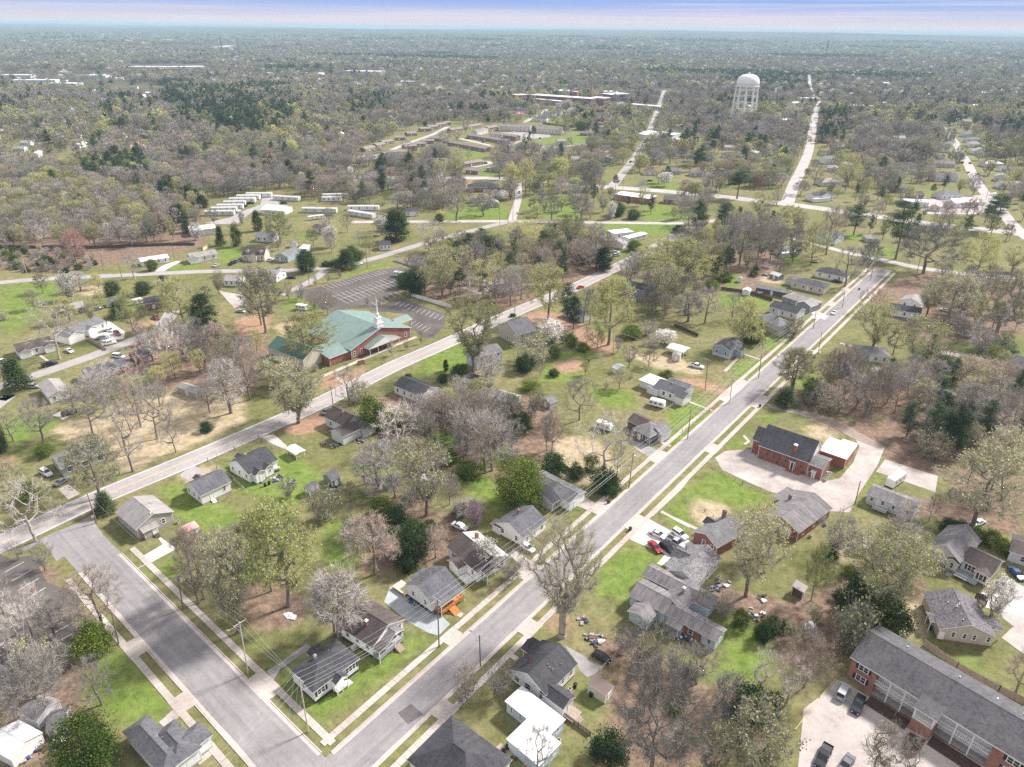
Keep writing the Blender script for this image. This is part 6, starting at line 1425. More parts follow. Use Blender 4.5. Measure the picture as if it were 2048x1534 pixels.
m.box((cx - 1.2, cy - 1.2, z0 + 4.6), (cx + 1.2, cy + 1.2, z0 + 4.8), TRIM); m.lathe([(.8, z0 + 4.8), (.72, z0 + 6.4), (.42, z0 + 6.6), (.03, z0 + 14)], 8, TRIM, cx, cy); m.build('steeple', h.t); h.done()
Hs('x4', 70, 792, 440, 925, 11, 4.6, W_CREAM, R_DGREEN, 'x', 'gable', 'cream church hall with a dark green roof behind the budding tree', name='church_hall', cat='hall', wins='S5', pitch=.55, lm='cream church hall')
# --- apartment courts
AP = ((160, 348, 265, 322, 3.4), (275, 308, 365, 292, 3.4), (340, 278, 455, 262, 3.4), (460, 230, 572, 228, 3.4), (590, 190, 692, 182, 3.4), (720, 142, 835, 136, 3.6), (812, 122, 910, 112, 3.6), (892, 98, 990, 88, 3.6), (972, 78, 1040, 74, 3.6),
  (1040, 152, 1180, 132, 3.6), (1182, 127, 1350, 97, 3.6), (390, 378, 590, 372, 5.6), (562, 322, 690, 312, 5.6), (672, 294, 775, 292, 3.6), (732, 264, 862, 262, 3.6), (806, 233, 940, 242, 3.6), (940, 268, 1060, 288, 3.6), (1062, 288, 1180, 308, 3.6), (1180, 308, 1290, 328, 3.6), (1290, 328, 1385, 346, 3.6),
  (1190, 203, 1320, 222, 3.6), (1322, 224, 1460, 244, 3.6), (1462, 246, 1590, 266, 3.6), (1302, 170, 1420, 142, 5.4), (1420, 132, 1520, 117, 5.4), (1422, 188, 1560, 202, 5.2), (1562, 203, 1700, 222, 5.2), (1170, 502, 1372, 472, 3.4), (1180, 562, 1312, 572, 3.4), (1395, 542, 1492, 547, 3.4), (106, 464, 300, 442, 3.4))
R_TAN = shingle('shingle_tan', (.24, .21, .2), .2, .2)
for k, (x0, y0, x1, y1, hh) in enumerate(AP):
 q = G('x2', (x0 + x1) / 2, (y0 + y1) / 2)
 Hs('x2', x0, y0, x1, y1, 8.5, hh, BR_BROWN if hh < 5 else (W_CREAM if k % 2 else BR_BROWN), R_TAN, 'x', 'gable', '@apt', name='court_apartment', cat='apartments', group='brick apartment court', wins='S3', pitch=.34)
for k, (x0, y0, x1, y1) in enumerate(((1530, 112, 1850, 122), (1885, 132, 2165, 152))):
 Hs('x2', x0, y0, x1, y1, 9.5, 6.2, W_CREAM, R_TAN, 'x', 'gable', ('long two storey cream apartment row, left one of two above the parking', 'long two storey cream apartment row, right one of two above the parking')[k], name='apartment_row', cat='apartments', wins='S8', pitch=.4, door=False, lm=('left cream apartment row', 'right cream apartment row')[k])
# --- the mill and other large roofs
def block(t, x0, y0, x1, y1, dep, hh, wall, roof, label, name='mill_building', cat='mill', bay=4.5, rows=2, lm=None, group=None):
 o, a, L = front(t, (x0, y0), (x1, y1), hh)
 h = House(name, label, cat, o, a, group, lm, True)
 h.wing(0, 0, L, dep, hh, wall, roof, 'x', 'flat', ov=.4, base=0, found=wall)
 if bay:
  n = max(1, int(L / bay)); zs = [(hh - 1.4) * (k + .3) / rows for k in range(rows)]
  f = MB()
  for z in zs:
   for k in range(n): u = L * (k + .5) / n; f.box((u - bay * .28, .32, z), (u + bay * .28, .41, z + (hh - 1.2) / rows * .62), GLASS)
  o_ = f.build('window', h.t); o_['kind'] = 'stuff'
 h.done()
 return h
block('x3', 300, 150, 930, 192, 26, 12, BR_RED, R_WHITE, 'long brick mill with a flat white roof, largest block of the mill', lm='long brick mill')
block('x3', 182, 155, 300, 150, 22, 12, BR_RED, R_WHITE, 'left brick block of the mill with a white roof', bay=5)
block('x3', 322, 188, 612, 218, 13, 7, BR_RED, R_WHITE, 'low front block of the mill, left of the smokestack', rows=1)
block('x3', 700, 198, 915, 210, 13, 8, BR_RED, R_WHITE, 'low front block of the mill, just left of the smokestack foot', rows=1)
block('x3', 945, 196, 1066, 198, 14, 10, BR_RED, R_WHITE, 'brick mill block just right of the smokestack')
block('x3', 1066, 188, 1142, 178, 30, 12, BR_BROWN, R_WHITE, 'brick mill block between the smokestack and the dark shed')
block('x3', 1142, 150, 1346, 140, 34, 12, plain('cladding_dark', (.12, .12, .13), .7), R_WHITE, 'tall dark clad mill shed with a pale roof', bay=0, lm='dark clad mill shed')
block('x3', 540, 108, 740, 114, 30, 11, W_LIGHT, R_WHITE, 'pale flat mill roof behind the long brick block', bay=0)
block('x3', 1020, 118, 1222, 122, 30, 9, BR_RED, R_WHITE, 'white roofed mill block behind the dark clad shed', bay=0)
block('x3', 742, 118, 792, 120, 9, 19, BR_RED, R_WHITE, 'square brick stair tower of the mill', rows=3)
block('x3', 1310, 244, 1690, 276, 14, 6, W_LIGHT, R_WHITE, 'long low building with a white roof right of the mill', 'store_building', 'store', rows=1, lm='long low white roofed building')
block('x3', 1378, 548, 1710, 580, 40, 6.5, W_WHITE, R_WHITE, 'large white roofed hall behind the yellow green tree', 'store_building', 'store', bay=0, lm='large white roofed hall')
m = MB(); b_ = G('p', 1181, 208); zt = top_z('p', 1183, 160, b_); m.lathe([(2.9, 0), (2.1, zt * .8), (1.9, zt - 1.5), (2.2, zt - 1.2), (2.1, zt), (1.4, zt), (1.4, zt - 2)], 16, BR_BROWN)
o = m.build('smokestack'); o.location = (*b_, 0); tag(o, 'tall brown brick smokestack of the mill', 'chimney'); landmark('mill smokestack', b_)
# far roofs: white sheds and works
for k, (t, x0, y0, x1, y1, dep, hh, lb) in enumerate((('p', 255, 133, 340, 134, 60, 12, 'long white works building on the far plain, its left end'), ('p', 338, 134, 410, 133, 70, 16, 'tall white works building on the far plain, its right end'), ('p', 300, 137, 380, 137, 40, 9, 'low white works building in front of the white works'),
  ('p', 505, 127, 545, 128, 90, 11, 'white warehouse right of the radio masts'), ('p', 420, 96, 470, 91, 60, 9, 'white sheds in a clearing behind the radio masts'), ('p', 475, 86, 520, 86, 60, 9, 'farthest white sheds behind the radio masts'),
  ('p', 0, 150, 60, 150, 50, 8, 'long pale sheds at the left edge of the open fields'), ('p', 20, 160, 110, 160, 40, 7, 'white sheds beside the open fields'), ('p', 95, 166, 150, 167, 40, 7, 'white roofed store beside the open fields'), ('p', 155, 150, 210, 151, 40, 7, 'pale store roofs behind the open fields'),
  ('p', 520, 146, 565, 147, 60, 8, 'pale school roof behind the pine wood, left one'), ('p', 575, 146, 640, 147, 60, 8, 'pale school roof behind the pine wood, middle one'), ('p', 685, 142, 765, 143, 60, 9, 'pale school roof behind the pine wood, right one'), ('p', 800, 163, 830, 163, 40, 7, 'small white roof among woods beyond the mill'),
  ('p', 1685, 210, 1745, 213, 40, 6, 'long white roof right of the far avenue'), ('p', 1600, 196, 1640, 197, 30, 6, 'white roof at the head of the far avenue'), ('p', 1765, 205, 1785, 206, 30, 6, 'small white roof right of the far avenue'))):
 block(t, x0, y0, x1, y1, dep * .7, hh * .75, W_LIGHT, R_WHITE, lb, 'far_shed', 'shed', bay=0)
h = Hs('p', 1508, 190, 1532, 190, 22, 7, BR_BROWN, R_CHAR, 'y', 'gable', 'brick school wing with a dark gable, left of the little white cupola', name='school', cat='school', wins='', lm='brick school with a cupola'); 
h = Hs('p', 1532, 192, 1568, 193, 22, 7, BR_BROWN, R_CHAR, 'x', 'gable', 'brick school with a dark roof and a little white cupola', name='school', cat='school', wins='S4')
L_ = 17; m = MB(); m.box((L_ - 2, 9, 9), (L_ + 2, 13, 15), TRIM); m.lathe([(1.6, 15), (1.5, 19), (.1, 22)], 8, TRIM, L_, 11); m.build('cupola', h.t)
# --- water tower
b_ = G('p', 1486, 233); zt = top_z('p', 1486, 148, b_); zb_ = top_z('p', 1486, 173, b_); rr = 20.5 / F_PX * math.hypot(b_[1], CAM_H - zt) * 1.0
wt_ = thing('water_tower', 'white dome topped water tower on ten slender legs', 'water tower', b_); landmark('white water tower', b_)
WTM = plain('tank_white', (.8, .78, .76), .45, .05)
m = MB(); hh = zt - zb_
m.lathe([(rr * .2, zb_ - hh * .12), (rr * .9, zb_), (rr, zb_ + hh * .06), (rr, zb_ + hh * .35), (rr * .96, zb_ + hh * .55), (rr * .82, zb_ + hh * .77), (rr * .55, zb_ + hh * .93), (rr * .2, zt), (.01, zt + .1)], 40, WTM)
tk = m.build('tank', wt_, True)
m = MB(); m.lathe([(rr + .9, zb_ + hh * .0), (rr + .9, zb_ + hh * .04), (rr, zb_ + hh * .04)], 40, TRIM); m.build('walkway', wt_)
m = MB(); m.lathe([(1.3, zt - .2), (1.3, zt + 1.6), (1., zt + 2.2), (.01, zt + 2.4)], 12, TRIM); m.build('vent', tk)
for k in range(10):
 t_ = 6.283 * k / 10; m = MB(); m.tube((math.cos(t_) * rr * 1.12, math.sin(t_) * rr * 1.12, 0), (math.cos(t_) * rr * .96, math.sin(t_) * rr * .96, zb_ + hh * .1), 1.25, 1.1, 8, WTM, True); m.build('leg', wt_)
for f_ in (.22, .45, .68, .88):
 m = MB(); r_ = rr * (1.12 - .16 * f_)
 for k in range(10):
  t0_, t1_ = 6.283 * k / 10, 6.283 * (k + 1) / 10; m.tube((math.cos(t0_) * r_, math.sin(t0_) * r_, zb_ * f_), (math.cos(t1_) * r_, math.sin(t1_) * r_, zb_ * f_), .45, .45, 5, WTM)
 m.build('brace_ring', wt_)
m = MB(); m.tube((0, 0, 0), (0, 0, zb_), 2., 2., 12, WTM); m.build('riser_pipe', wt_)
# --- radio masts
MAST = plain('mast_steel', (.2, .2, .22), .6)
for (bx_, by_, tx, ty, r_, lb) in ((447, 119, 435, 66, 2.2, 'tall guyed radio mast, shorter left one of two at the far woods'), (481, 124, 470, 52, 2., 'tall guyed radio mast, taller right one of two at the far woods'), (1652, 112, 1657, 63, 3.2, 'lattice radio tower on the far right horizon')):
 b_ = G('p', bx_, by_); zt = top_z('p', tx, ty, b_); t_ = thing('radio_mast', lb, 'radio mast', b_); m = MB(); n_ = 12; r_ *= 1.3
 wd0, wd1 = (1.6, 1.) if bx_ < 1000 else (9, 1.2)
 cs_ = lambda w_, z: [(math.cos(q) * w_, math.sin(q) * w_, z) for q in (.5, 2.6, 4.7)]
 for k in range(n_):
  a_, b2 = cs_(wd0 + (wd1 - wd0) * k / n_, zt * k / n_), cs_(wd0 + (wd1 - wd0) * (k + 1) / n_, zt * (k + 1) / n_)
  for j in range(3): m.tube(a_[j], b2[j], r_ * .35, r_ * .35, 4, MAST); m.tube(a_[j], b2[(j + 1) % 3], r_ * .2, r_ * .2, 3, MAST); m.tube(a_[j], a_[(j + 1) % 3], r_ * .2, r_ * .2, 3, MAST)
 m.build('lattice', t_)
 if bx_ > 1000: m = MB(); m.box((-9, -2, zt * .55), (9, 2, zt * .6), MAST); m.box((-5, -2, zt * .75), (6, 2, zt * .78), MAST); m.build('antenna', t_)
 else: m = MB(); m.lathe([(1.8, zt * .985), (1.8, zt)], 8, TRIM); m.build('beacon', t_)
# ------------------------------------------------------------------ vehicles
TYRE = plain('tyre_rubber', (.02, .02, .02), .8); RIM = gloss('wheel_rim', (.4, .41, .42), .35, .7); LAMP = gloss('headlight_lens', (.75, .76, .78), .12); TAIL = gloss('tail_light', (.35, .02, .02), .2)
PAINT = {k: gloss('car_paint_' + k, c, .22) for k, c in dict(white=(.78, .78, .78), black=(.018, .018, .02), silver=(.42, .43, .45), grey=(.14, .145, .155), red=(.33, .025, .03), blue=(.03, .07, .2), tan=(.4, .35, .27), maroon=(.22, .05, .055)).items()}
KINDS_ = dict(  # length, width, belt, roof, profile of the lower body and of the cabin (x from tail to nose)
 sedan=(4.7, 1.8, .92, 1.43, [(0, .45), (.05, .88), (.9, .98), (3.2, .95), (4.5, .78), (4.7, .5)], [(.75, 1.55, 2.75, 3.55)]),
 hatch=(4.1, 1.76, .95, 1.48, [(0, .45), (.04, .95), (.5, 1.0), (2.9, .98), (3.9, .82), (4.1, .5)], [(.12, .55, 2.2, 3.1)]),
 suv=(4.75, 1.9, 1.05, 1.75, [(0, .5), (.04, 1.08), (3.4, 1.08), (4.55, .95), (4.75, .55)], [(.1, .5, 2.75, 3.5)]),
 van=(5.0, 1.95, 1.05, 1.8, [(0, .5), (.03, 1.08), (4., 1.05), (4.85, .85), (5., .5)], [(.06, .3, 3.1, 4.2)]),
 pickup=(5.6, 1.95, 1.02, 1.8, [(0, .55), (.03, 1.05), (4., 1.08), (5.4, 1.0), (5.6, .6)], [(1.95, 2.1, 3.35, 4.1)]))
VCACHE = {}
def vehicle(kind, colr):
 if (kind, colr) in VCACHE: return VCACHE[kind, colr]
 L, W_, belt, top, prof, cabs = KINDS_[kind]; pm = PAINT[colr]; out = {}
 def loft(mb, secs, mat):
  """secs: (x, half width, z) along the body, mirrored; closed to the floor at .3"""
  for (xa, wa, za), (xb, wb, zb2) in zip(secs, secs[1:]):
   mb.poly([(xa, -wa, za), (xb, -wb, zb2), (xb, wb, zb2), (xa, wa, za)], mat)
   for s_ in (-1, 1):
    q = [(xa, s_ * (wa + .05), .32), (xb, s_ * (wb + .05), .32), (xb, s_ * (wb + .07), zb2 * .72), (xa, s_ * (wa + .07), za * .72)]; mb.poly(q if s_ < 0 else q[::-1], mat)
    q = [(xa, s_ * (wa + .07), za * .72), (xb, s_ * (wb + .07), zb2 * .72), (xb, s_ * wb, zb2), (xa, s_ * wa, za)]; mb.poly(q if s_ < 0 else q[::-1], mat)
  for k in (0, -1):
   x, w_, z = secs[k]; q = [(x, -w_ - .05, .32), (x, -w_, z), (x, w_, z), (x, w_ + .05, .32)]; mb.poly(q if k else q[::-1], mat)
 hw = W_ / 2 - .07; n = len(prof)
 secs = [(x - L / 2, hw - (.16 if i in (0, n - 1) else .04 if i in (1, n - 2) else 0), z) for i, (x, z) in enumerate(prof)]
 b = MB(); loft(b, secs, pm)
 (c0, c1, c2, c3), = cabs; q = [v - L / 2 for v in (c0, c1, c2, c3)]; wt, wb = hw - .2, hw - .03; zb = belt + .02
 for s_ in (-1, 1):                                    # roof and pillars in body colour
  b.box((q[1], s_ * wt - .04, top - .07), (q[2], s_ * wt + .04, top - .005), pm)
 b.poly([(q[1], -wt - .04, top), (q[2], -wt - .04, top), (q[2], wt + .04, top), (q[1], wt + .04, top)], pm)
 for xx, xt in ((q[0], q[1]), ((q[0] + q[3]) / 2 - .05, (q[1] + q[2]) / 2 - .05), (q[3], q[2])):
  for s_ in (-1, 1): b.tube((xx, s_ * wb, zb), (xt, s_ * wt, top - .03), .05, .05, 4, pm)
 g = MB()
 T_ = [(q[1], top - .03), (q[2], top - .03)]
 for s_ in (-1, 1):
  p_ = [(q[0], s_ * wb, zb - .05), (q[3], s_ * wb, zb - .05), (q[2], s_ * wt, top - .03), (q[1], s_ * wt, top - .03)]; g.poly(p_ if s_ < 0 else p_[::-1], GLASS)
 g.poly([(q[3], -wb, zb - .05), (q[3], wb, zb - .05), (q[2], wt, top - .03), (q[2], -wt, top - .03)], GLASS); g.poly([(q[0], wb, zb - .05), (q[0], -wb, zb - .05), (q[1], -wt, top - .03), (q[1], wt, top - .03)], GLASS)
 if kind == 'pickup':
  b.box((.12 - L / 2, -hw + .14, 1.07), (1.85 - L / 2, hw - .14, 1.075), BLACKP)
  for s_ in (-1, 1): b.box((.03 - L / 2, s_ * (hw - .05) - .07, 1.05), (1.95 - L / 2, s_ * (hw - .05) + .07, 1.28), pm)
  b.box((.03 - L / 2, -hw + .05, 1.05), (.12 - L / 2, hw - .05, 1.28), pm)
 out['body'] = b.mesh('car_body'); out['glass'] = g.mesh('car_window')
 w_ = MB(); i = 0
 for y0, y1, r0, r1 in ((-.11, -.1, .24, .33), (-.1, .1, .33, .33), (.1, .11, .33, .24)): w_.tube((0, y0, 0), (0, y1, 0), r0, r1, 14, TYRE)
 out['tyre'] = w_.mesh('wheel'); r_ = MB(); r_.tube((0, -.115, 0), (0, .115, 0), .22, .22, 12, RIM, True); out['rim'] = r_.mesh('rim')
 l_ = MB(); l_.box((-.05, -.17, -.06), (.05, .17, .06), LAMP); out['lamp'] = l_.mesh('headlight'); l_ = MB(); l_.box((-.04, -.12, -.1), (.04, .12, .1), TAIL); out['tail'] = l_.mesh('tail_light')
 out['dims'] = (L, hw, secs); VCACHE[kind, colr] = out
 return out
def car(t, xr, yr, xf, yf, kind, colr, label, cat=None, parts=True, group='parked cars'):
 """tail and nose of the car in the survey"""
 P0, P1 = G(t, xr, yr, .6), G(t, xf, yf, .6); d = P1 - P0; c = (P0 + P1) / 2; v = vehicle(kind, colr)
 o = thing('parked_' + ('pickup' if kind == 'pickup' else 'van' if kind == 'van' else 'car'), label, cat or {'pickup': 'pickup truck', 'van': 'van', 'suv': 'car'}.get(kind, 'car'), c, math.atan2(d[1], d[0]), group)
 put('body', v['body'], o); put('window', v['glass'], o); L, hw, secs = v['dims']
 for sx in (-.31, .33):
  for sy in (-1, 1):
   w_ = put('wheel', v['tyre'], o); w_.location = (sx * L, sy * (hw - .02), .33)
   if parts: put('rim', v['rim'], w_)
 if parts:
  for sy in (-1, 1):
   h_ = put('headlight', v['lamp'], o); h_.location = (L / 2 - .02, sy * (hw - .32), .66); h_ = put('tail_light', v['tail'], o); h_.location = (-L / 2 + .01, sy * (hw - .28), .8)
 OCC.append((*c, 2.5))
 return o
CARS = '''y6 285 700 350 575 suv silver white sports utility car in the first bay by the brick apartments
y6 490 690 430 840 suv black black car in the second bay by the brick apartments
y6 165 1180 90 1340 pickup black black pickup at the lower edge of the apartment lot
y6 385 1270 310 1390 sedan grey dark car with a silver roof at the lower edge of the apartment lot
z3 1270 250 1460 350 hatch black black hatchback on the gravel beside the dark roofed house
y3 100 510 265 595 sedan white white sedan at the street end of the white drive
y3 325 500 490 610 suv white white sports utility car nearest the lawn on the white drive
y3 280 590 465 690 pickup silver silver pickup in the middle of the white drive
y3 95 620 215 745 sedan red red sedan on the white drive
y3 215 645 350 750 suv black black jeep with a pale roof on the white drive
z2 915 110 1040 160 sedan white white covered car beside the pink redbud
c1 1070 960 1130 1000 hatch white small white car under the flowering tree by the street
w1 1665 815 1590 890 sedan white white sedan parked at the kerb far up the main street
w2 1110 610 1260 645 pickup white white pickup on the weedy verge beside the pale metal carport
w3 115 455 155 410 sedan grey grey car behind the grey house with the brown roof
w6 0 680 45 690 sedan white white car at the left edge by the brown roofed house
w6 545 575 630 620 sedan white white saloon in the sunken drive beside the large bare tree
w6 355 730 485 695 pickup black black pickup standing on the side street
w6 845 550 1000 520 pickup white white pickup parked along the wall of the car court
w6 810 490 920 485 sedan silver silver sedan nearest the house in the car court
w6 970 435 1015 470 suv maroon maroon car in the middle of the car court
w6 890 415 965 430 sedan white white sedan at the back of the car court
w6 260 900 310 900 suv silver silver car beside the pale grey roofed house
w6 800 250 855 235 sedan grey grey car behind the white rambling house
w6 965 640 1045 650 van white white van behind the long brick ranch house
w6 1030 680 1100 700 sedan grey dark grey car half hidden beside the brick ranch house
b0 885 720 945 770 pickup maroon red pickup under the carport of the hip roofed brick house
b0 1385 705 1435 712 sedan silver silver car in the yard beside the tall budding tree
b0 1680 512 1730 512 sedan black black car on the back road verge
x1 245 830 295 810 sedan silver silver car beside the white cross gabled house
x1 405 815 470 785 pickup black black pickup in front of the cream house with dormers
x1 460 790 520 765 suv grey dark car behind the black pickup by the cream house
x1 805 780 855 745 suv white white car between the cream house and the blue gabled house
x1 1690 815 1765 800 sedan white white car driving on the back road above the church lot
x1 240 360 285 335 sedan grey dark car at the mouth of the trailer park
x1 480 270 520 255 sedan white white car beside the second trailer
x1 540 225 585 210 suv black black car beside the third trailer
x1 575 190 655 185 pickup black black pickup between the trailers
x1 920 185 1000 180 suv black black car across from the white roofed hall
x1 960 235 1000 215 pickup black black pickup at the corner of the white roofed hall
x1 1395 305 1455 310 sedan black black car beside the white camper in the trailer park
b1 85 437 130 425 sedan white white car on the road by the little white house
b1 1585 360 1640 365 sedan white white sedan by the joined white buildings
b1 1595 385 1640 378 suv silver silver car by the joined white buildings
b1 1390 575 1425 562 sedan red red car on the through road between budding trees
x2 1590 755 1650 748 sedan black black car beside the large brown brick house
x2 1725 770 1740 815 pickup silver silver pickup on the connecting road
x2 1300 510 1355 500 sedan white white car in the bay beside the lower brick apartments
x2 1370 498 1410 488 suv black black car in the bay beside the lower brick apartments
x2 270 360 330 355 sedan grey grey car at the foot of the apartment court
x2 355 405 395 400 sedan black black car beside the two storey court apartment
x2 1180 240 1220 242 sedan black black car left of the middle court row
x2 1345 275 1385 280 sedan black black car in front of the middle court row
x2 1640 170 1700 175 sedan white white car before the left cream apartment row
x2 1805 190 1835 185 suv white white car between the two cream apartment rows
x3 1050 885 1095 880 sedan black black car by the blue house at the curved road
x3 1115 880 1170 880 sedan silver silver car by the blue house at the curved road
x3 1330 845 1345 830 suv black black car on the road leading to the mill
x3 1505 1030 1565 1030 sedan black black car in front of the maroon roofed house
x6 1260 600 1300 590 suv black black car at the left kerb of the right hand road
x6 1355 590 1400 610 sedan black black car on the right hand road, right lane
x6 1195 660 1250 655 sedan tan tan car in the yard by the black roofed building
x6 1195 690 1255 690 sedan silver silver car in the yard by the black roofed building
x6 1340 720 1365 715 sedan grey grey car at the left kerb above the bare roadside tree
x6 1465 745 1490 730 suv grey grey car at the right kerb across from the black roofed building
x6 1495 790 1530 775 sedan white white car behind the grey car at the right kerb
x6 1890 1105 1995 1110 sedan silver silver car on the lawn near the right edge
y5 1105 520 1230 650 sedan blue dark blue car beside the grey house with a front deck
w1 1605 420 1720 430 sedan black black car beside the white house with a black hip roof
w1 600 580 720 570 pickup white white truck with a camper top beside the long black shed
c2 1760 840 1800 825 sedan white white car under the big olive tree at right
w5 800 10 830 30 sedan white white boat shaped car cover by the fence
c0 390 198 420 188 suv black black car on the small concrete pad by the bare trees
c0 240 525 300 560 suv white white car beside the beige house left of the road
c0 340 605 385 580 sedan grey grey car at the end of the concrete drive left of the road
w4 590 215 640 230 sedan silver silver car behind the white houses right of the main street
w4 700 270 760 285 sedan white white car parked beneath bare trees behind the white houses'''
for ln in CARS.split('\n'):
 a = ln.split(' ', 7)
 car(a[0], *map(float, a[1:5]), a[5], a[6], a[7], parts=G(a[0], float(a[1]), float(a[2]))[1] < 420)
def camper(t, x0, y0, x1, y1, label, L=6.5, hh=2.7, colr=None):
 P0, P1 = G(t, x0, y0, .8), G(t, x1, y1, .8); d = P1 - P0; c = (P0 + P1) / 2
 L = max(4.5, np.linalg.norm(d)); o = thing('camper_trailer', label, 'camper', c, math.atan2(d[1], d[0])); m = MB(); w_ = 1.15; colr = colr or WHITEP
 prof = [(-L / 2, .6), (-L / 2, hh - .3), (-L / 2 + .35, hh), (L / 2 - .6, hh), (L / 2, hh * .62), (L / 2 - .1, .6)]
 for s_ in (-1, 1): q = [(x, s_ * w_, z) for x, z in prof]; m.poly(q[::-1] if s_ < 0 else q, colr)
 for (xa, za), (xb, zb2) in zip(prof, prof[1:] + prof[:1]): m.poly([(xa, -w_, za), (xa, w_, za), (xb, w_, zb2), (xb, -w_, zb2)], colr)
 m.tube((L / 2 - .2, 0, .55), (L / 2 + 1.2, 0, .5), .06, .06, 4, STEEL); m.box((-.5, -.3, hh), (.2, .3, hh + .22), WHITEP)
 m.build('body', o)
 for s_ in (-1, 1):
  for k in (-.28, 0.02, .3):
   g = MB(); g.box((k * L - .4, s_ * (w_ + .012) - .015, 1.45), (k * L + .4, s_ * (w_ + .012) + .015, 2.05), GLASS); g.build('window', o)
  wv = MB(); wv.tube((-.35, s_ * (w_ - .1) - .1, .34), (-.35, s_ * (w_ - .1) + .1, .34), .34, .34, 12, TYRE, True); wv.build('wheel', o)
 OCC.append((*c, 4)); return o
camper('y4', 545, 400, 690, 300, 'white camper trailer behind the white mobile home', 7, 3.1)
camper('x4', 1475, 60, 1370, 45, 'white camper trailer at the top corner of the church lot')
camper('x4', 480, 400, 370, 385, 'white and blue rounded camper on the grass left of the church lot')
camper('x1', 1210, 350, 1375, 330, 'white camper trailer among the trailers')
camper('w2', 745, 1180, 530, 1125, 'dirty white slide in camper on the lawn beside the white house')
camper('w6', 1125, 200, 1215, 180, 'white motor home behind the hip roofed brick house')
camper('c1', 1500, 262, 1590, 290, 'white boat shaped camper behind the charcoal walled house')
camper('x1', 1890, 385, 1975, 375, 'small white camper by the shrubs above the church lot')
# ------------------------------------------------------------------ poles and lines
POLE = plain('pole_wood', (.2, .16, .13), .9, .25, 1); POLE_L = plain('pole_pale', (.5, .44, .38), .85, .2, 1); WIRE = plain('wire', (.4, .4, .4), .5, .05); CERAM = plain('insulator', (.6, .6, .58), .3)
PTOPS = []
def pole(t, bx_, by_, tx, ty, label, arm=None, mat=None, transf=False, lamp=None, zmin=7., r=.16):
 b_ = G(t, bx_, by_); zt = max(zmin, min(14, top_z(t, tx, ty, b_))); o = thing('utility_pole', label, 'utility pole', b_, 0, 'utility poles'); mat = mat or POLE
 # lean so that the top stands where it was surveyed
 q = G(t, tx, ty, zt) - b_; q = q * min(1, .9 / (np.linalg.norm(q) + 1e-6))
 m = MB(); m.tube((0, 0, -.2), (q[0], q[1], zt), r, r * .68, 8, mat, True); m.build('pole', o)
 ends = [(q[0], q[1], zt)]
 if arm is not None:
  a_ = arm; dx, dy = math.cos(a_) * 1.25, math.sin(a_) * 1.25; m = MB(); m.tube((q[0] - dx, q[1] - dy, zt - .3), (q[0] + dx, q[1] + dy, zt - .3), .075, .075, 5, POLE_L, True)
  ends = []
  ca = m.build('crossarm', o)
  for s_ in (-1, .05, 1):
   i_ = MB(); i_.lathe([(.05, zt - .22), (.09, zt - .12), (.05, zt)], 6, CERAM, q[0] + dx * s_, q[1] + dy * s_); i_.build('insulator', ca); ends.append((q[0] + dx * s_, q[1] + dy * s_, zt))
 if transf:
  m = MB(); m.lathe([(.05, zt - 2.2), (.3, zt - 2.15), (.3, zt - 1.25), (.05, zt - 1.2)], 10, plain('transformer_grey', (.55, .56, .56), .4), q[0] + .45, q[1]); m.build('transformer', o)
 if lamp is not None:
  a_ = lamp; m = MB(); e = (q[0] + math.cos(a_) * 2.4, q[1] + math.sin(a_) * 2.4, zt - .35); m.tube((q[0], q[1], zt - .9), e, .045, .04, 5, STEEL); ar = m.build('lamp_arm', o)
  m = MB(); m.box((e[0] - .3, e[1] - .13, e[2] - .12), (e[0] + .3, e[1] + .13, e[2] + .06), STEEL); m.build('lamp_head', ar)
 W_ = [(b_[0] + x, b_[1] + y, z) for x, y, z in ends]
 PTOPS.append((b_, W_, zt)); return W_, b_, zt
AX = math.atan2(nA[1], nA[0]); BX = math.atan2(nB[1], nB[0])
L1 = pole('d0', 1805, 965, 1750, 648, 'weathered pole with a crossarm at the street corner by the white corner house', AX, POLE_L)
L2 = pole('d1', 580, 466, 570, 185, 'tall grey pole beside the orange porch house gravel drive', AX)
L3 = pole('c1', 1690, 632, 1718, 420, 'pole with a transformer on the verge opposite the brick church lawn', AX, transf=True)
L4 = pole('w5', 922, 462, 965, 100, 'pole on the verge beyond the charcoal walled house', AX)
L5 = pole('w2', 1632, 1142, 1690, 665, 'pale pole with a crossarm beside the white house with the lean to', AX, POLE_L)
L6 = pole('b2', 494, 1102, 506, 890, 'pole on the verge before the blue grey gabled house', AX)
L7 = pole('b2', 815, 812, 836, 682, 'pole on the verge before the pale plain roofed house', AX)
L8 = pole('b2', 985, 690, 1000, 590, 'pole beside the street tree before the white hip roofed house', AX)
L9 = pole('b2', 1150, 530, 1175, 380, 'pole with a wide crossarm near the head of the main street', AX)
K2 = pole('d0', 1452, 622, 1400, 322, 'white pole with a crossarm beside the left hand street', BX, POLE_L, lamp=BX)
K3 = pole('d0', 1072, 246, 1036, 40, 'pole with a white transformer near the left hand street sidewalk', BX, transf=True)
K4 = pole('c0', 566, 836, 510, 665, 'leaning brown pole at the stop sign junction')
N1 = pole('d1', 822, 582, 816, 398, 'slim street light pole on the right kerb below the giant tree', lamp=AX + math.pi)
N2 = pole('w2', 1298, 962, 1340, 535, 'tall pole in the weedy lot above the white house with the lean to', AX)
N3 = pole('w2', 45, 465, 56, 125, 'pale pole with a bright crossarm beside the red clay bank', AX, POLE_L)
N4 = pole('b2', 843, 958, 866, 832, 'slim pole on the right kerb of the upper main street')
N5 = pole('y4', 165, 605, 228, 345, 'thin brown pole at the corner of the brick church lot')
N6 = pole('d0', 695, 450, 652, 262, 'brown pole on the left side walk of the left hand street')
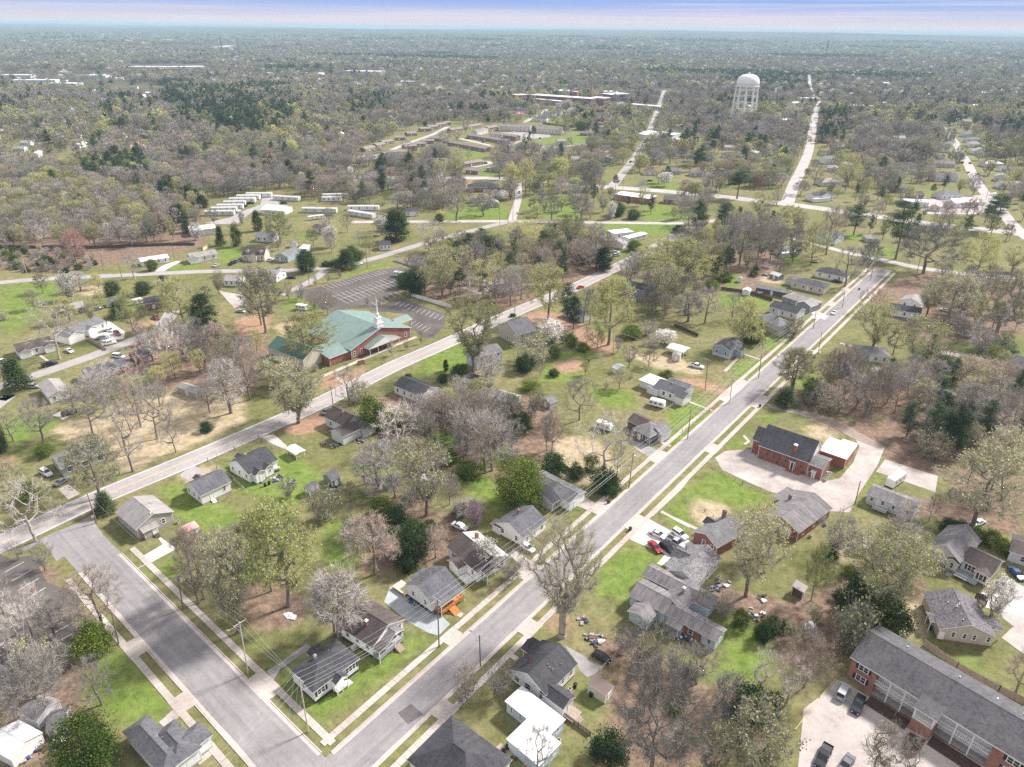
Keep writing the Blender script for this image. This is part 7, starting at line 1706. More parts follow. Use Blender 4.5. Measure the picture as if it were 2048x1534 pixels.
N7 = pole('b1', 912, 712, 916, 612, 'pale pole on the clay verge under tall trees', mat=POLE_L); N8 = pole('b1', 1022, 742, 1026, 632, 'pole with a lamp beside the through road at the bend', lamp=1.)
N9 = pole('b0', 605, 472, 588, 370, 'pole by the back road under the left woods'); M0 = pole('b0', 712, 512, 690, 418, 'pole by the back road left of the white roofed low house'); M1 = pole('b0', 158, 492, 128, 395, 'pole at the far left of the back road', mat=POLE_L)
M2 = pole('b0', 1808, 556, 1802, 432, 'pole beside the church lot entrance'); M3 = pole('b1', 160, 462, 150, 340, 'pole above the church lot beside the white car'); M4 = pole('b0', 560, 710, 545, 650, 'lamp pole beside the paved car court', lamp=0.); M5 = pole('w3', 195, 368, 172, 218, 'pole at the roadside beside the grey house with the brown roof')
M6 = pole('b0', 1020, 410, 1003, 310, 'pole beside the white roofed low house'); M7 = pole('b0', 940, 830, 925, 640, 'pole by the side street behind the bare trees'); M8 = pole('c0', 190, 1500, 180, 1400, 'short pole in the lower left parking lot'); M9 = pole('b2', 1420, 490, 1440, 330, 'pole at the T junction under a wide bare tree', AX)
for k, (t, a_, b2, c_, d_, lb) in enumerate((('x2', 1536, 1130, 1530, 920, 'pole at the corner of the connecting road'), ('x2', 1668, 1075, 1672, 880, 'left pole of the pair at the connecting road corner'), ('x3', 1258, 1120, 1262, 1000, 'pole at the highway beside the flat roofed brick shop'), ('x2', 1828, 275, 1830, 170, 'pole on the green slope of the apartment court'), ('x6', 1170, 470, 1200, 340, 'pole on the left kerb of the right hand road'), ('x6', 1570, 1060, 1615, 900, 'pole at the right hand road fork'), ('x6', 370, 870, 385, 715, 'pole with a sign board near the long brown house'), ('x5', 1040, 980, 1075, 790, 'thin pole in the wooded block left of the main street'), ('b2', 1960, 300, 1985, 165, 'pole beside the highway at the right edge'), ('b1', 985, 200, 940, 110, 'pole by the green lots along the cross street'))):
 pole(t, a_, b2, c_, d_, lb)
def cable(Pa, Pb, sag, label=None, r=.016):
 m = MB(); n_ = 10; a_, b_ = np.array(Pa), np.array(Pb); prev = a_
 for k in range(1, n_ + 1):
  u = k / n_; q = a_ + (b_ - a_) * u - np.array([0, 0, sag * 4 * u * (1 - u)]); m.tube(prev, q, r, r, 3, WIRE); prev = q
 o = m.build('power_line'); tag(o, label, 'power line', 'overhead lines'); return o
chain = [L1, L2, L3, L4, L5, L6, L7, L8, L9]
nm = ['corner pole', 'orange porch pole', 'transformer pole', 'charcoal house pole', 'lean to house pole', 'blue grey house pole', 'pale house pole', 'street tree pole', 'street head pole']
st = X0 - dA * 30
pre = [(st[0] + nA[0] * q - nA[0] * 7, st[1] + nA[1] * q - nA[1] * 7, 11.) for q in (-1.2, 0, 1.2)]
ws = ('left', 'middle', 'right')
for j in range(3): cable(pre[j], L1[0][j], .9, f'{ws[j]} wire of the three entering the corner pole from the lower edge')
for i_ in range(len(chain) - 1):
 for j in range(3): cable(chain[i_][0][j], chain[i_ + 1][0][j], 1.0, f'{ws[j]} upper wire between the {nm[i_]} and the {nm[i_ + 1]}')
 for dz, wn in ((2.2, 'upper'), (3.0, 'lower')):
  a_, b_ = chain[i_], chain[i_ + 1]; cable((*a_[1], a_[2] - dz), (*b_[1], b_[2] - dz), 1.0, f'{wn} slack cable between the {nm[i_]} and the {nm[i_ + 1]}', .02)
for j in range(3):
 cable(L1[0][j], K2[0][j], .8, f'{ws[j]} wire from the corner pole to the white crossarm pole'); cable(K2[0][j], K3[0][j], .8, f'{ws[j]} wire from the white crossarm pole to the left transformer pole')
 cable(N3[0][j], N2[0][j], 1.2, f'{ws[j]} wire over the weedy lot from the pale crossarm pole')
e = X0 + nA * 22 - dA * 26
for j, q in enumerate((-1, 0, 1)): cable(L1[0][j], (e[0] + q * .8, e[1] + q * .8, 10), .9, f'{ws[j]} wire crossing the main street at the lower edge')
cable(K3[0][1], K4[0][0], .8, 'wire from the left transformer pole to the leaning junction pole'); cable((*L2[1], L2[2] - 1.2), N1[0][0], .5, 'wire across the main street to the slim street light')
# ------------------------------------------------------------------ fences, signs, small things
def fence(t, pts, hh, mat, label, cat='fence', kind='board', post=2.4, r=.03):
 P = Gs(t, pts); o = thing('fence', label, cat, P[0]); base = np.array(P[0]); pan = MB(); pm_ = MB()
 for a_, b_ in zip(P[:-1], P[1:]):
  L_ = np.linalg.norm(b_ - a_); n_ = max(1, int(L_ / post)); d = (b_ - a_) / L_; nn = np.array([d[1], -d[0]])
  for k in range(n_ + 1):
   q = a_ + d * L_ * k / n_ - base
   pp = MB(); pp.box((q[0] - .06, q[1] - .06, 0), (q[0] + .06, q[1] + .06, hh + .08), mat); pp.build('post', o)
  if kind == 'board':
   m_ = int(L_ / .32)
   for k in range(m_):
    q0, q1 = a_ + d * (L_ * k / m_ + .008) - base, a_ + d * (L_ * (k + 1) / m_ - .008) - base; dz = rng.uniform(-.04, .03)
    c4 = [q0 - nn * .015, q1 - nn * .015, q1 + nn * .015, q0 + nn * .015]; pan.prism([tuple(c) for c in c4][::-1], .04, hh + dz, mat)
  elif kind == 'chain':
   for z in np.linspace(.08, hh - .02, 5): pan.tube((*(a_ - base), z), (*(b_ - base), z), r * (1. if z > hh - .1 else .3), r * (1. if z > hh - .1 else .3), 4, mat)
   m_ = int(L_ / .5)
   for k in range(m_): q0 = a_ + d * L_ * k / m_ - base; q1 = a_ + d * L_ * (k + 1) / m_ - base; pan.tube((*q0, .05), (*q1, hh), .008, .008, 3, mat); pan.tube((*q0, hh), (*q1, .05), .008, .008, 3, mat)
  elif kind == 'rail':
   for z in (hh * .45, hh * .9): pan.tube((*(a_ - base), z), (*(b_ - base), z), .05, .05, 5, mat)
 pan.build({'board': 'board_panel', 'chain': 'wire_mesh', 'rail': 'rail'}[kind], o)
VINYL = plain('vinyl_white', (.78, .78, .77), .4, .06); GALV = plain('galvanised', (.5, .5, .48), .5, .1)
fence('x4', [(1500, 255), (1960, 395)], 1.9, VINYL, 'long white vinyl fence along the upper edge of the church lot')
fence('b1', [(320, 415), (400, 438), (455, 452)], 1.9, VINYL, 'short white fence behind the top corner of the church lot')
fence('y6', [(1085, 195), (1400, 420), (1800, 640), (2048, 760)], 1.8, WOOD, 'long grey board fence behind the brick apartments')
fence('w1', [(80, 545), (420, 590), (780, 700)], 1.7, WOOD_D, 'dark weathered board fence across the back yards up the street')
fence('b2', [(0, 800), (140, 860)], 1.6, WOOD_D, 'brown board fence below the large budding trees')
fence('z3', [(950, 970), (1100, 1080), (1240, 1180)], 1.1, WOOD, 'low brown fence behind the flat white roofed house')
fence('z3', [(1340, 470), (1620, 200)], 1.2, WOOD, 'thin rail fence beside the black hatchback', kind='rail')
fence('c1', [(1260, 490), (1340, 540), (1400, 590)], 1.7, WOOD, 'brown board fence behind the grey garage house')
fence('z5', [(520, 430), (880, 270), (1210, 110), (1420, 250)], 1.2, GALV, 'pale chain link fence round the cross gabled cottage', kind='chain')
fence('z5', [(520, 430), (640, 530), (840, 660), (1060, 870)], 1.2, GALV, 'chain link fence between the two white cottages', kind='chain')
fence('c0', [(610, 600), (700, 550), (780, 520)], 1.2, GALV, 'chain link fence left of the main road by the beige house', kind='chain')
fence('w5', [(640, 150), (790, 40), (1180, 130), (860, 385), (700, 320)], 1.2, GALV, 'pale chain link fence round the lawn with street wires overhead', kind='chain')
fence('c2', [(205, 500), (400, 610), (560, 665)], 1., GALV, 'chain link fence along the edge of the brick church lot', kind='chain')
fence('c2', [(60, 700), (180, 770), (330, 860)], 1., GALV, 'chain link fence across the straw lawn right of the street', kind='chain')
fence('b0', [(520, 880), (620, 940), (660, 920)], 1.2, BLOCK, 'block wall at the foot of the car court', kind='board')
fence('b0', [(0, 340), (500, 345), (1000, 325), (1140, 325)], 1.8, WOOD_D, 'dark board fence along the foot of the left woods')
fence('b0', [(1190, 355), (1240, 325)], 1.8, WOOD_NEW, 'new yellow board fence behind the white cross gabled house')
fence('y5', [(710, 860), (835, 890), (825, 945)], 1.8, WOOD_D, 'short dark privacy fence beside the taupe house')
fence('y5', [(985, 320), (1130, 370), (1110, 470)], 2.0, VINYL, 'white lattice screen beside the brown roofed house', kind='board', post=1.5)
fence('y6', [(-143, 1005), (90, 700), (238, 524)], .25, painty, 'low yellow kerb rail at the edge of the apartment lot', kind='rail', post=6)
fence('x3', [(440, 450), (760, 490)], 2., WOOD_D, 'long dark fence above the cream apartment rows')
fence('a2', [(460, 640), (820, 660)], 1.6, BR_BROWN, 'long brown wall beyond the water tower')
fence('w4', [(680, 560), (900, 600), (1000, 640)], 1.2, VINYL, 'white rail fence along the drive in the right hand block', kind='rail')
def small(name, label, cat, t, x, y, build, rz=0, group=None, z=0, occ=True):
 p = G(t, x, y); o = thing(name, label, cat, (*p, z), rz, group); build(o); return o
def bin_(o, m_=None):
 m = MB(); mt = m_ or BLACKP
 a_, b_ = .26, .33; q = [(-a_, -a_), (a_, -a_), (a_, a_), (-a_, a_)]; Q = [(-b_, -b_), (b_, -b_), (b_, b_), (-b_, b_)]
 for k in range(4): m.poly([(*q[k], .05), (*q[(k + 1) % 4], .05), (*Q[(k + 1) % 4], 1.), (*Q[k], 1.)], mt)
 m.build('bin_body', o); m = MB(); m.poly([(-.36, -.36, 1.), (.36, -.36, 1.), (.36, .36, 1.06), (-.36, .36, 1.06)], mt); m.box((-.36, .34, .98), (.36, .42, 1.06), mt); m.build('lid', o)
 for s_ in (-1, 1): m = MB(); m.tube((s_ * .26 - .03, .3, .12), (s_ * .26 + .03, .3, .12), .12, .12, 8, TYRE, True); m.build('wheel', o)
for t, x, y, lb in (('c1', 1570, 722, 'dark bin at the kerb before the grey garage house'), ('c1', 1698, 880, 'black bin beside the white drive at the kerb'), ('w2', 2046, 1190, 'black bin across the street from the lean to house'), ('w1', 1968, 545, 'black bin on the walk up the main street'), ('b2', 820, 985, 'black bin on the right kerb of the upper street'),
     ('z5', 1300, 770, 'left black bin behind the cross gabled cottage'), ('z5', 1358, 745, 'right black bin behind the cross gabled cottage'), ('z3', 265, 1385, 'black bin beside the flat white roofed house'), ('z3', 310, 1345, 'grey lidded bin beside the flat white roofed house'), ('z3', 1065, 640, 'black bin behind the dark roofed house'), ('z3', 1245, 745, 'bin in front of the tan shed'), ('x2', 1710, 1010, 'black bin at the connecting road corner'), ('y5', 215, 1200, 'bin with a white ring by the taupe house porch')):
 small('trash_bin', lb, 'bin', t, x, y, bin_, rng.uniform(0, 3), 'trash bins')
def table(o):
 m = MB(); m.box((-.9, -.4, .72), (.9, .4, .77), WOOD); m.build('table_top', o)
 for s_ in (-1, 1):
  m = MB(); m.box((-.9, s_ * .75 - .13, .42), (.9, s_ * .75 + .13, .46), WOOD); m.build('bench', o); m = MB(); m.tube((s_ * .65, -.75, 0), (s_ * .65, 0, .75), .05, .05, 4, WOOD); m.tube((s_ * .65, .75, 0), (s_ * .65, 0, .75), .05, .05, 4, WOOD); m.build('leg', o)
small('picnic_table', 'grey picnic table under bare trees in the leafy lot', 'table', 'z1', 500, 290, table, .9)
small('picnic_table', 'wooden table in the yard by the grey house with a brown roof', 'table', 'w3', 120, 710, table, 2.)
def tramp(o):
 m = MB(); m.lathe([(0.01, .86), (1.9, .88)], 20, BLACKP); m.build('mat', o); m = MB(); m.lathe([(1.9, .9), (2.2, .9), (2.2, .84), (1.9, .84)], 20, GALV); m.build('rim_pad', o)
 for k in range(6): t_ = k * 1.047; m = MB(); m.tube((2.1 * math.cos(t_), 2.1 * math.sin(t_), 0), (2.1 * math.cos(t_), 2.1 * math.sin(t_), .86), .04, .04, 5, GALV); m.build('leg', o)
small('trampoline', 'round trampoline beyond the white house with a black hip roof', 'trampoline', 'w1', 1360, 165, tramp)
def tank(o):
 m = MB()
 for (x0_, r0), (x1_, r1) in zip([(-1.1, .05), (-1.05, .4), (-.85, .55), (.85, .55), (1.05, .4)], [(-1.05, .4), (-.85, .55), (.85, .55), (1.05, .4), (1.1, .05)]): m.tube((x0_, 0, .85), (x1_, 0, .85), r0, r1, 12, plain('tank_grey', (.4, .38, .36), .5))
 m.build('tank_body', o)
 for s_ in (-.6, .6): m = MB(); m.box((s_ - .08, -.4, 0), (s_ + .08, .4, .4), BLOCK); m.build('leg', o)
small('oil_tank', 'grey oil tank beside the brown roofed white house', 'tank', 'z1', 930, 720, tank, .9); small('oil_tank', 'pale propane tank behind the cross gabled cottage', 'tank', 'z5', 1460, 560, tank, .5)
def stop(o):
 m = MB(); m.tube((0, 0, 0), (0, 0, 2.2), .035, .035, 6, GALV); m.build('post', o)
 m = MB(); q = [(math.cos(k * math.pi / 4 + math.pi / 8) * .38, math.sin(k * math.pi / 4 + math.pi / 8) * .38) for k in range(8)]
 m.poly([(x, -.05, 2.4 + y) for x, y in q], plain('sign_red', (.55, .03, .03), .4, .03)); m.poly([(x, -.03, 2.4 + y) for x, y in q][::-1], GALV)
 for k in range(8): a_, b_ = q[k], q[(k + 1) % 8]; m.poly([(a_[0], -.05, 2.4 + a_[1]), (a_[0], -.03, 2.4 + a_[1]), (b_[0], -.03, 2.4 + b_[1]), (b_[0], -.05, 2.4 + b_[1])], GALV)
 sg = m.build('sign_plate', o)
 cu = bpy.data.curves.new('lettering', 'FONT'); cu.body = 'STOP'; cu.size = .3; cu.align_x = 'CENTER'; cu.align_y = 'CENTER'
 tmp = bpy.data.objects.new('lettering', cu); me_ = bpy.data.meshes.new_from_object(tmp); me_.materials.clear(); me_.materials.append(paintw); bpy.data.objects.remove(tmp)
 tx = put('lettering', me_, sg); tx.location = (0, -.056, 2.4); tx.rotation_euler = (math.pi / 2, 0, 0)
small('stop_sign', 'red stop sign under the leaning pole at the road junction', 'sign', 'c0', 556, 842, stop, math.atan2(dB[1], dB[0]) + math.pi / 2 + math.pi)
def csign(o):
 m = MB(); m.box((-1.6, -.35, 0), (1.6, .35, .6), BR_RED); m.build('base', o); m = MB(); m.box((-1.4, -.18, .6), (1.4, .18, 1.7), BR_BROWN); m.build('panel', o)
small('church_sign', 'low brick monument sign before the green roofed church', 'sign', 'x4', 1035, 965, csign, .6)
def sheet_pile(o):
 m = MB(); r = random.Random(3); n_ = 14; m.lathe([(.01, .35)] + [(.3 + .2 * k, .32 - .05 * k) for k in range(5)], n_, WHITEP); m.v = [(x * (1.6 + r.uniform(-.3, .3)), y * (.8 + r.uniform(-.3, .3)), max(.02, z + r.uniform(-.12, .12))) for x, y, z in m.v]; m.build('tarp', o)
small('tarp', 'crumpled white tarp on the leafy lot', 'tarp', 'z1', 125, 325, sheet_pile, -.5); small('tarp', 'white tarp covered heap in the leaf strewn yard', 'tarp', 'd2', 795, 345, sheet_pile, .6)
def junk(seed, n_=26, sp=1.6):
 def f(o):
  r = random.Random(seed)
  for k in range(n_):
   m = MB(); x, y = r.gauss(0, sp * .5), r.gauss(0, sp * .5); a_, b_, c_ = r.uniform(.15, .6), r.uniform(.1, .45), r.uniform(.1, .5); mt = r.choice((BLACKP, WHITEP, WOOD, BLOCK, WOOD_D, STEEL, PAINT['blue'], R_RUST))
   q = r.uniform(0, 3); cs_, sn_ = math.cos(q), math.sin(q); P4 = [(x + cs_ * u - sn_ * v, y + sn_ * u + cs_ * v) for u, v in ((-a_, -b_), (a_, -b_), (a_, b_), (-a_, b_))]; m.prism(P4, 0, c_, mt); m.build('scrap', o)
 return f
for k, (t, x, y, n_, sp, lb) in enumerate((('z3', 1300, 130, 30, 2., 'heap of black scrap and branches under the giant tree'), ('z5', 1490, 660, 26, 1.8, 'clutter of toys and chairs behind the cross gabled cottage'), ('z5', 1640, 720, 16, 1.6, 'row of pale clutter beside the bare shrub behind the cottages'), ('y1', 1200, 700, 26, 2.2, 'motorcycles and clutter beside the mottled grey house'), ('y1', 1650, 1060, 18, 2., 'white clutter on the leaf covered yard'), ('y1', 1720, 830, 10, 1.2, 'small white heap in the leaf covered yard'), ('y1', 800, 1340, 22, 1.8, 'patio chairs and clutter by the brick wing'), ('w3', 430, 680, 26, 1.8, 'red and white clutter behind the grey house with the brown roof'), ('w3', 230, 720, 18, 2., 'timber pile beside the grey house with the brown roof'), ('w3', 1210, 250, 30, 3., 'scattered clutter east of the plain black roofed house'), ('w2', 940, 460, 16, 2.2, 'clutter under the pale metal carport'), ('d0', 320, 1010, 20, 1.8, 'white clutter beside the beige shed'), ('d0', 150, 1120, 18, 1.8, 'dark clutter at the lower left corner'), ('c0', 1960, 630, 22, 2.2, 'clutter in the grass below the green shed'), ('z2', 380, 1030, 14, 1.2, 'grill and clutter on the gravel by the orange porch house'), ('c1', 230, 500, 20, 2.2, 'pale clutter under the bare trees in the block centre'), ('d1', 1420, 320, 12, 1.4, 'logs beside the giant tree'), ('w1', 680, 350, 18, 2., 'clutter beside the slate shed'), ('c2', 890, 550, 6, .8, 'white boxes at the rear corner of the brick church'), ('z3', 400, 1390, 14, 1.2, 'black grill and boxes beside the flat white roofed house'))):
 small('clutter_heap', lb, 'clutter', t, x, y, junk(40 + k, n_, sp))
def dumpster(o):
 m = MB(); m.box((-1.1, -.7, .1), (1.1, .7, 1.3), WOOD_D); m.build('bin_body', o); m = MB(); m.poly([(-1.12, -.72, 1.3), (1.12, -.72, 1.3), (1.12, .72, 1.6), (-1.12, .72, 1.6)], BLACKP); m.build('lid', o)
small('dumpster', 'dark dumpster on the green slope of the apartment court', 'dumpster', 'x2', 1945, 245, dumpster)
def walkway(t, pts, w_=1., mat=concrete):
 m_ = MB(); ribbon(m_, Gs(t, pts), -w_ / 2, w_ / 2, 0, .056 + .0007 * pts[0][0] / 200, mat); put('path', m_.mesh('path'), kind='structure')
for t, pts, w_ in (('z2', [(905, 1190), (1010, 1235)], 1.3), ('z3', [(330, 270), (420, 330)], 1.2), ('c1', [(1880, 770), (2048, 860)], 1.1), ('c2', [(0, 810), (150, 880)], 1.2), ('w2', [(1800, 460), (1570, 700)], 1.1), ('w2', [(1800, 460), (2048, 540)], 1.), ('w2', [(1060, 1110), (1400, 1240)], 1.), ('x4', [(1600, 685), (1150, 870), (760, 1040), (640, 1090)], 1.8), ('x4', [(760, 1080), (900, 1178)], 1.6), ('w5', [(600, 500), (720, 550)], 1.2), ('z6', [(1540, 1150), (1830, 920)], 1.2), ('y2', [(50, 350), (120, 430), (60, 470)], 1.), ('b2', [(760, 930), (860, 950)], 1.), ('w4', [(0, 505), (100, 530)], 1.), ('w6', [(340, 640), (410, 690)], 1.), ('b0', [(1060, 415), (1020, 440)], 1.)):
 walkway(t, pts, w_)
# ------------------------------------------------------------------ planting
TYPES = dict(bare=('bare_tree', 'bare tree', 'bare grey tree'), dome=('bare_tree', 'bare tree', 'rounded twiggy bare tree'), dead=('pale_tree', 'bare tree', 'pale barked bare tree'), crape=('small_bare_tree', 'small tree', 'small many stemmed bare tree'),
    rust=('russet_tree', 'tree', 'russet budding tree'), bud=('budding_tree', 'budding tree', 'yellow green budding tree'), lime=('budding_tree', 'budding tree', 'bright lime green budding tree'), olive=('leafing_tree', 'leafing tree', 'dull olive leafing tree'),
    pine=('pine_tree', 'pine tree', 'tall dark pine'), thin=('pine_tree', 'pine tree', 'slender pine'), cedar=('cedar_tree', 'cedar', 'dark upright cedar'), mag=('evergreen_tree', 'evergreen tree', 'broad dark evergreen tree'), bush=('evergreen_bush', 'bush', 'dense evergreen bush'),
    scrub=('bare_shrub', 'shrub', 'tangled bare shrub'), pear=('blossom_tree', 'blossom tree', 'white blossoming tree'), pink=('redbud_tree', 'redbud', 'pink blossoming redbud'), red=('maple_tree', 'maple tree', 'red budding maple'), giant=('giant_tree', 'tree', 'giant bare tree'))
ORD = 'first second third fourth fifth sixth seventh eighth ninth tenth eleventh twelfth thirteenth fourteenth fifteenth sixteenth seventeenth eighteenth nineteenth'.split()
def ordinal(n):
 if n <= 19: return ORD[n - 1]
 t_ = ['twent', 'thirt', 'fort', 'fift', 'sixt', 'sevent', 'eight', 'ninet'][n // 10 - 2] if n < 100 else None
 if t_ is None: return None
 return t_ + ('ieth' if n % 10 == 0 else 'y-' + ORD[n % 10 - 1])
def seg_dist(X, Y, P):
 d = np.full(X.shape, 1e9)
 for a, b in zip(P[:-1], P[1:]):
  ab = b - a; t_ = np.clip(((X - a[0]) * ab[0] + (Y - a[1]) * ab[1]) / (ab @ ab + 1e-9), 0, 1)
  d = np.minimum(d, np.hypot(X - a[0] - t_ * ab[0], Y - a[1] - t_ * ab[1]))
 return d
PLANTS = []        # (type, x, y, height, width, label)
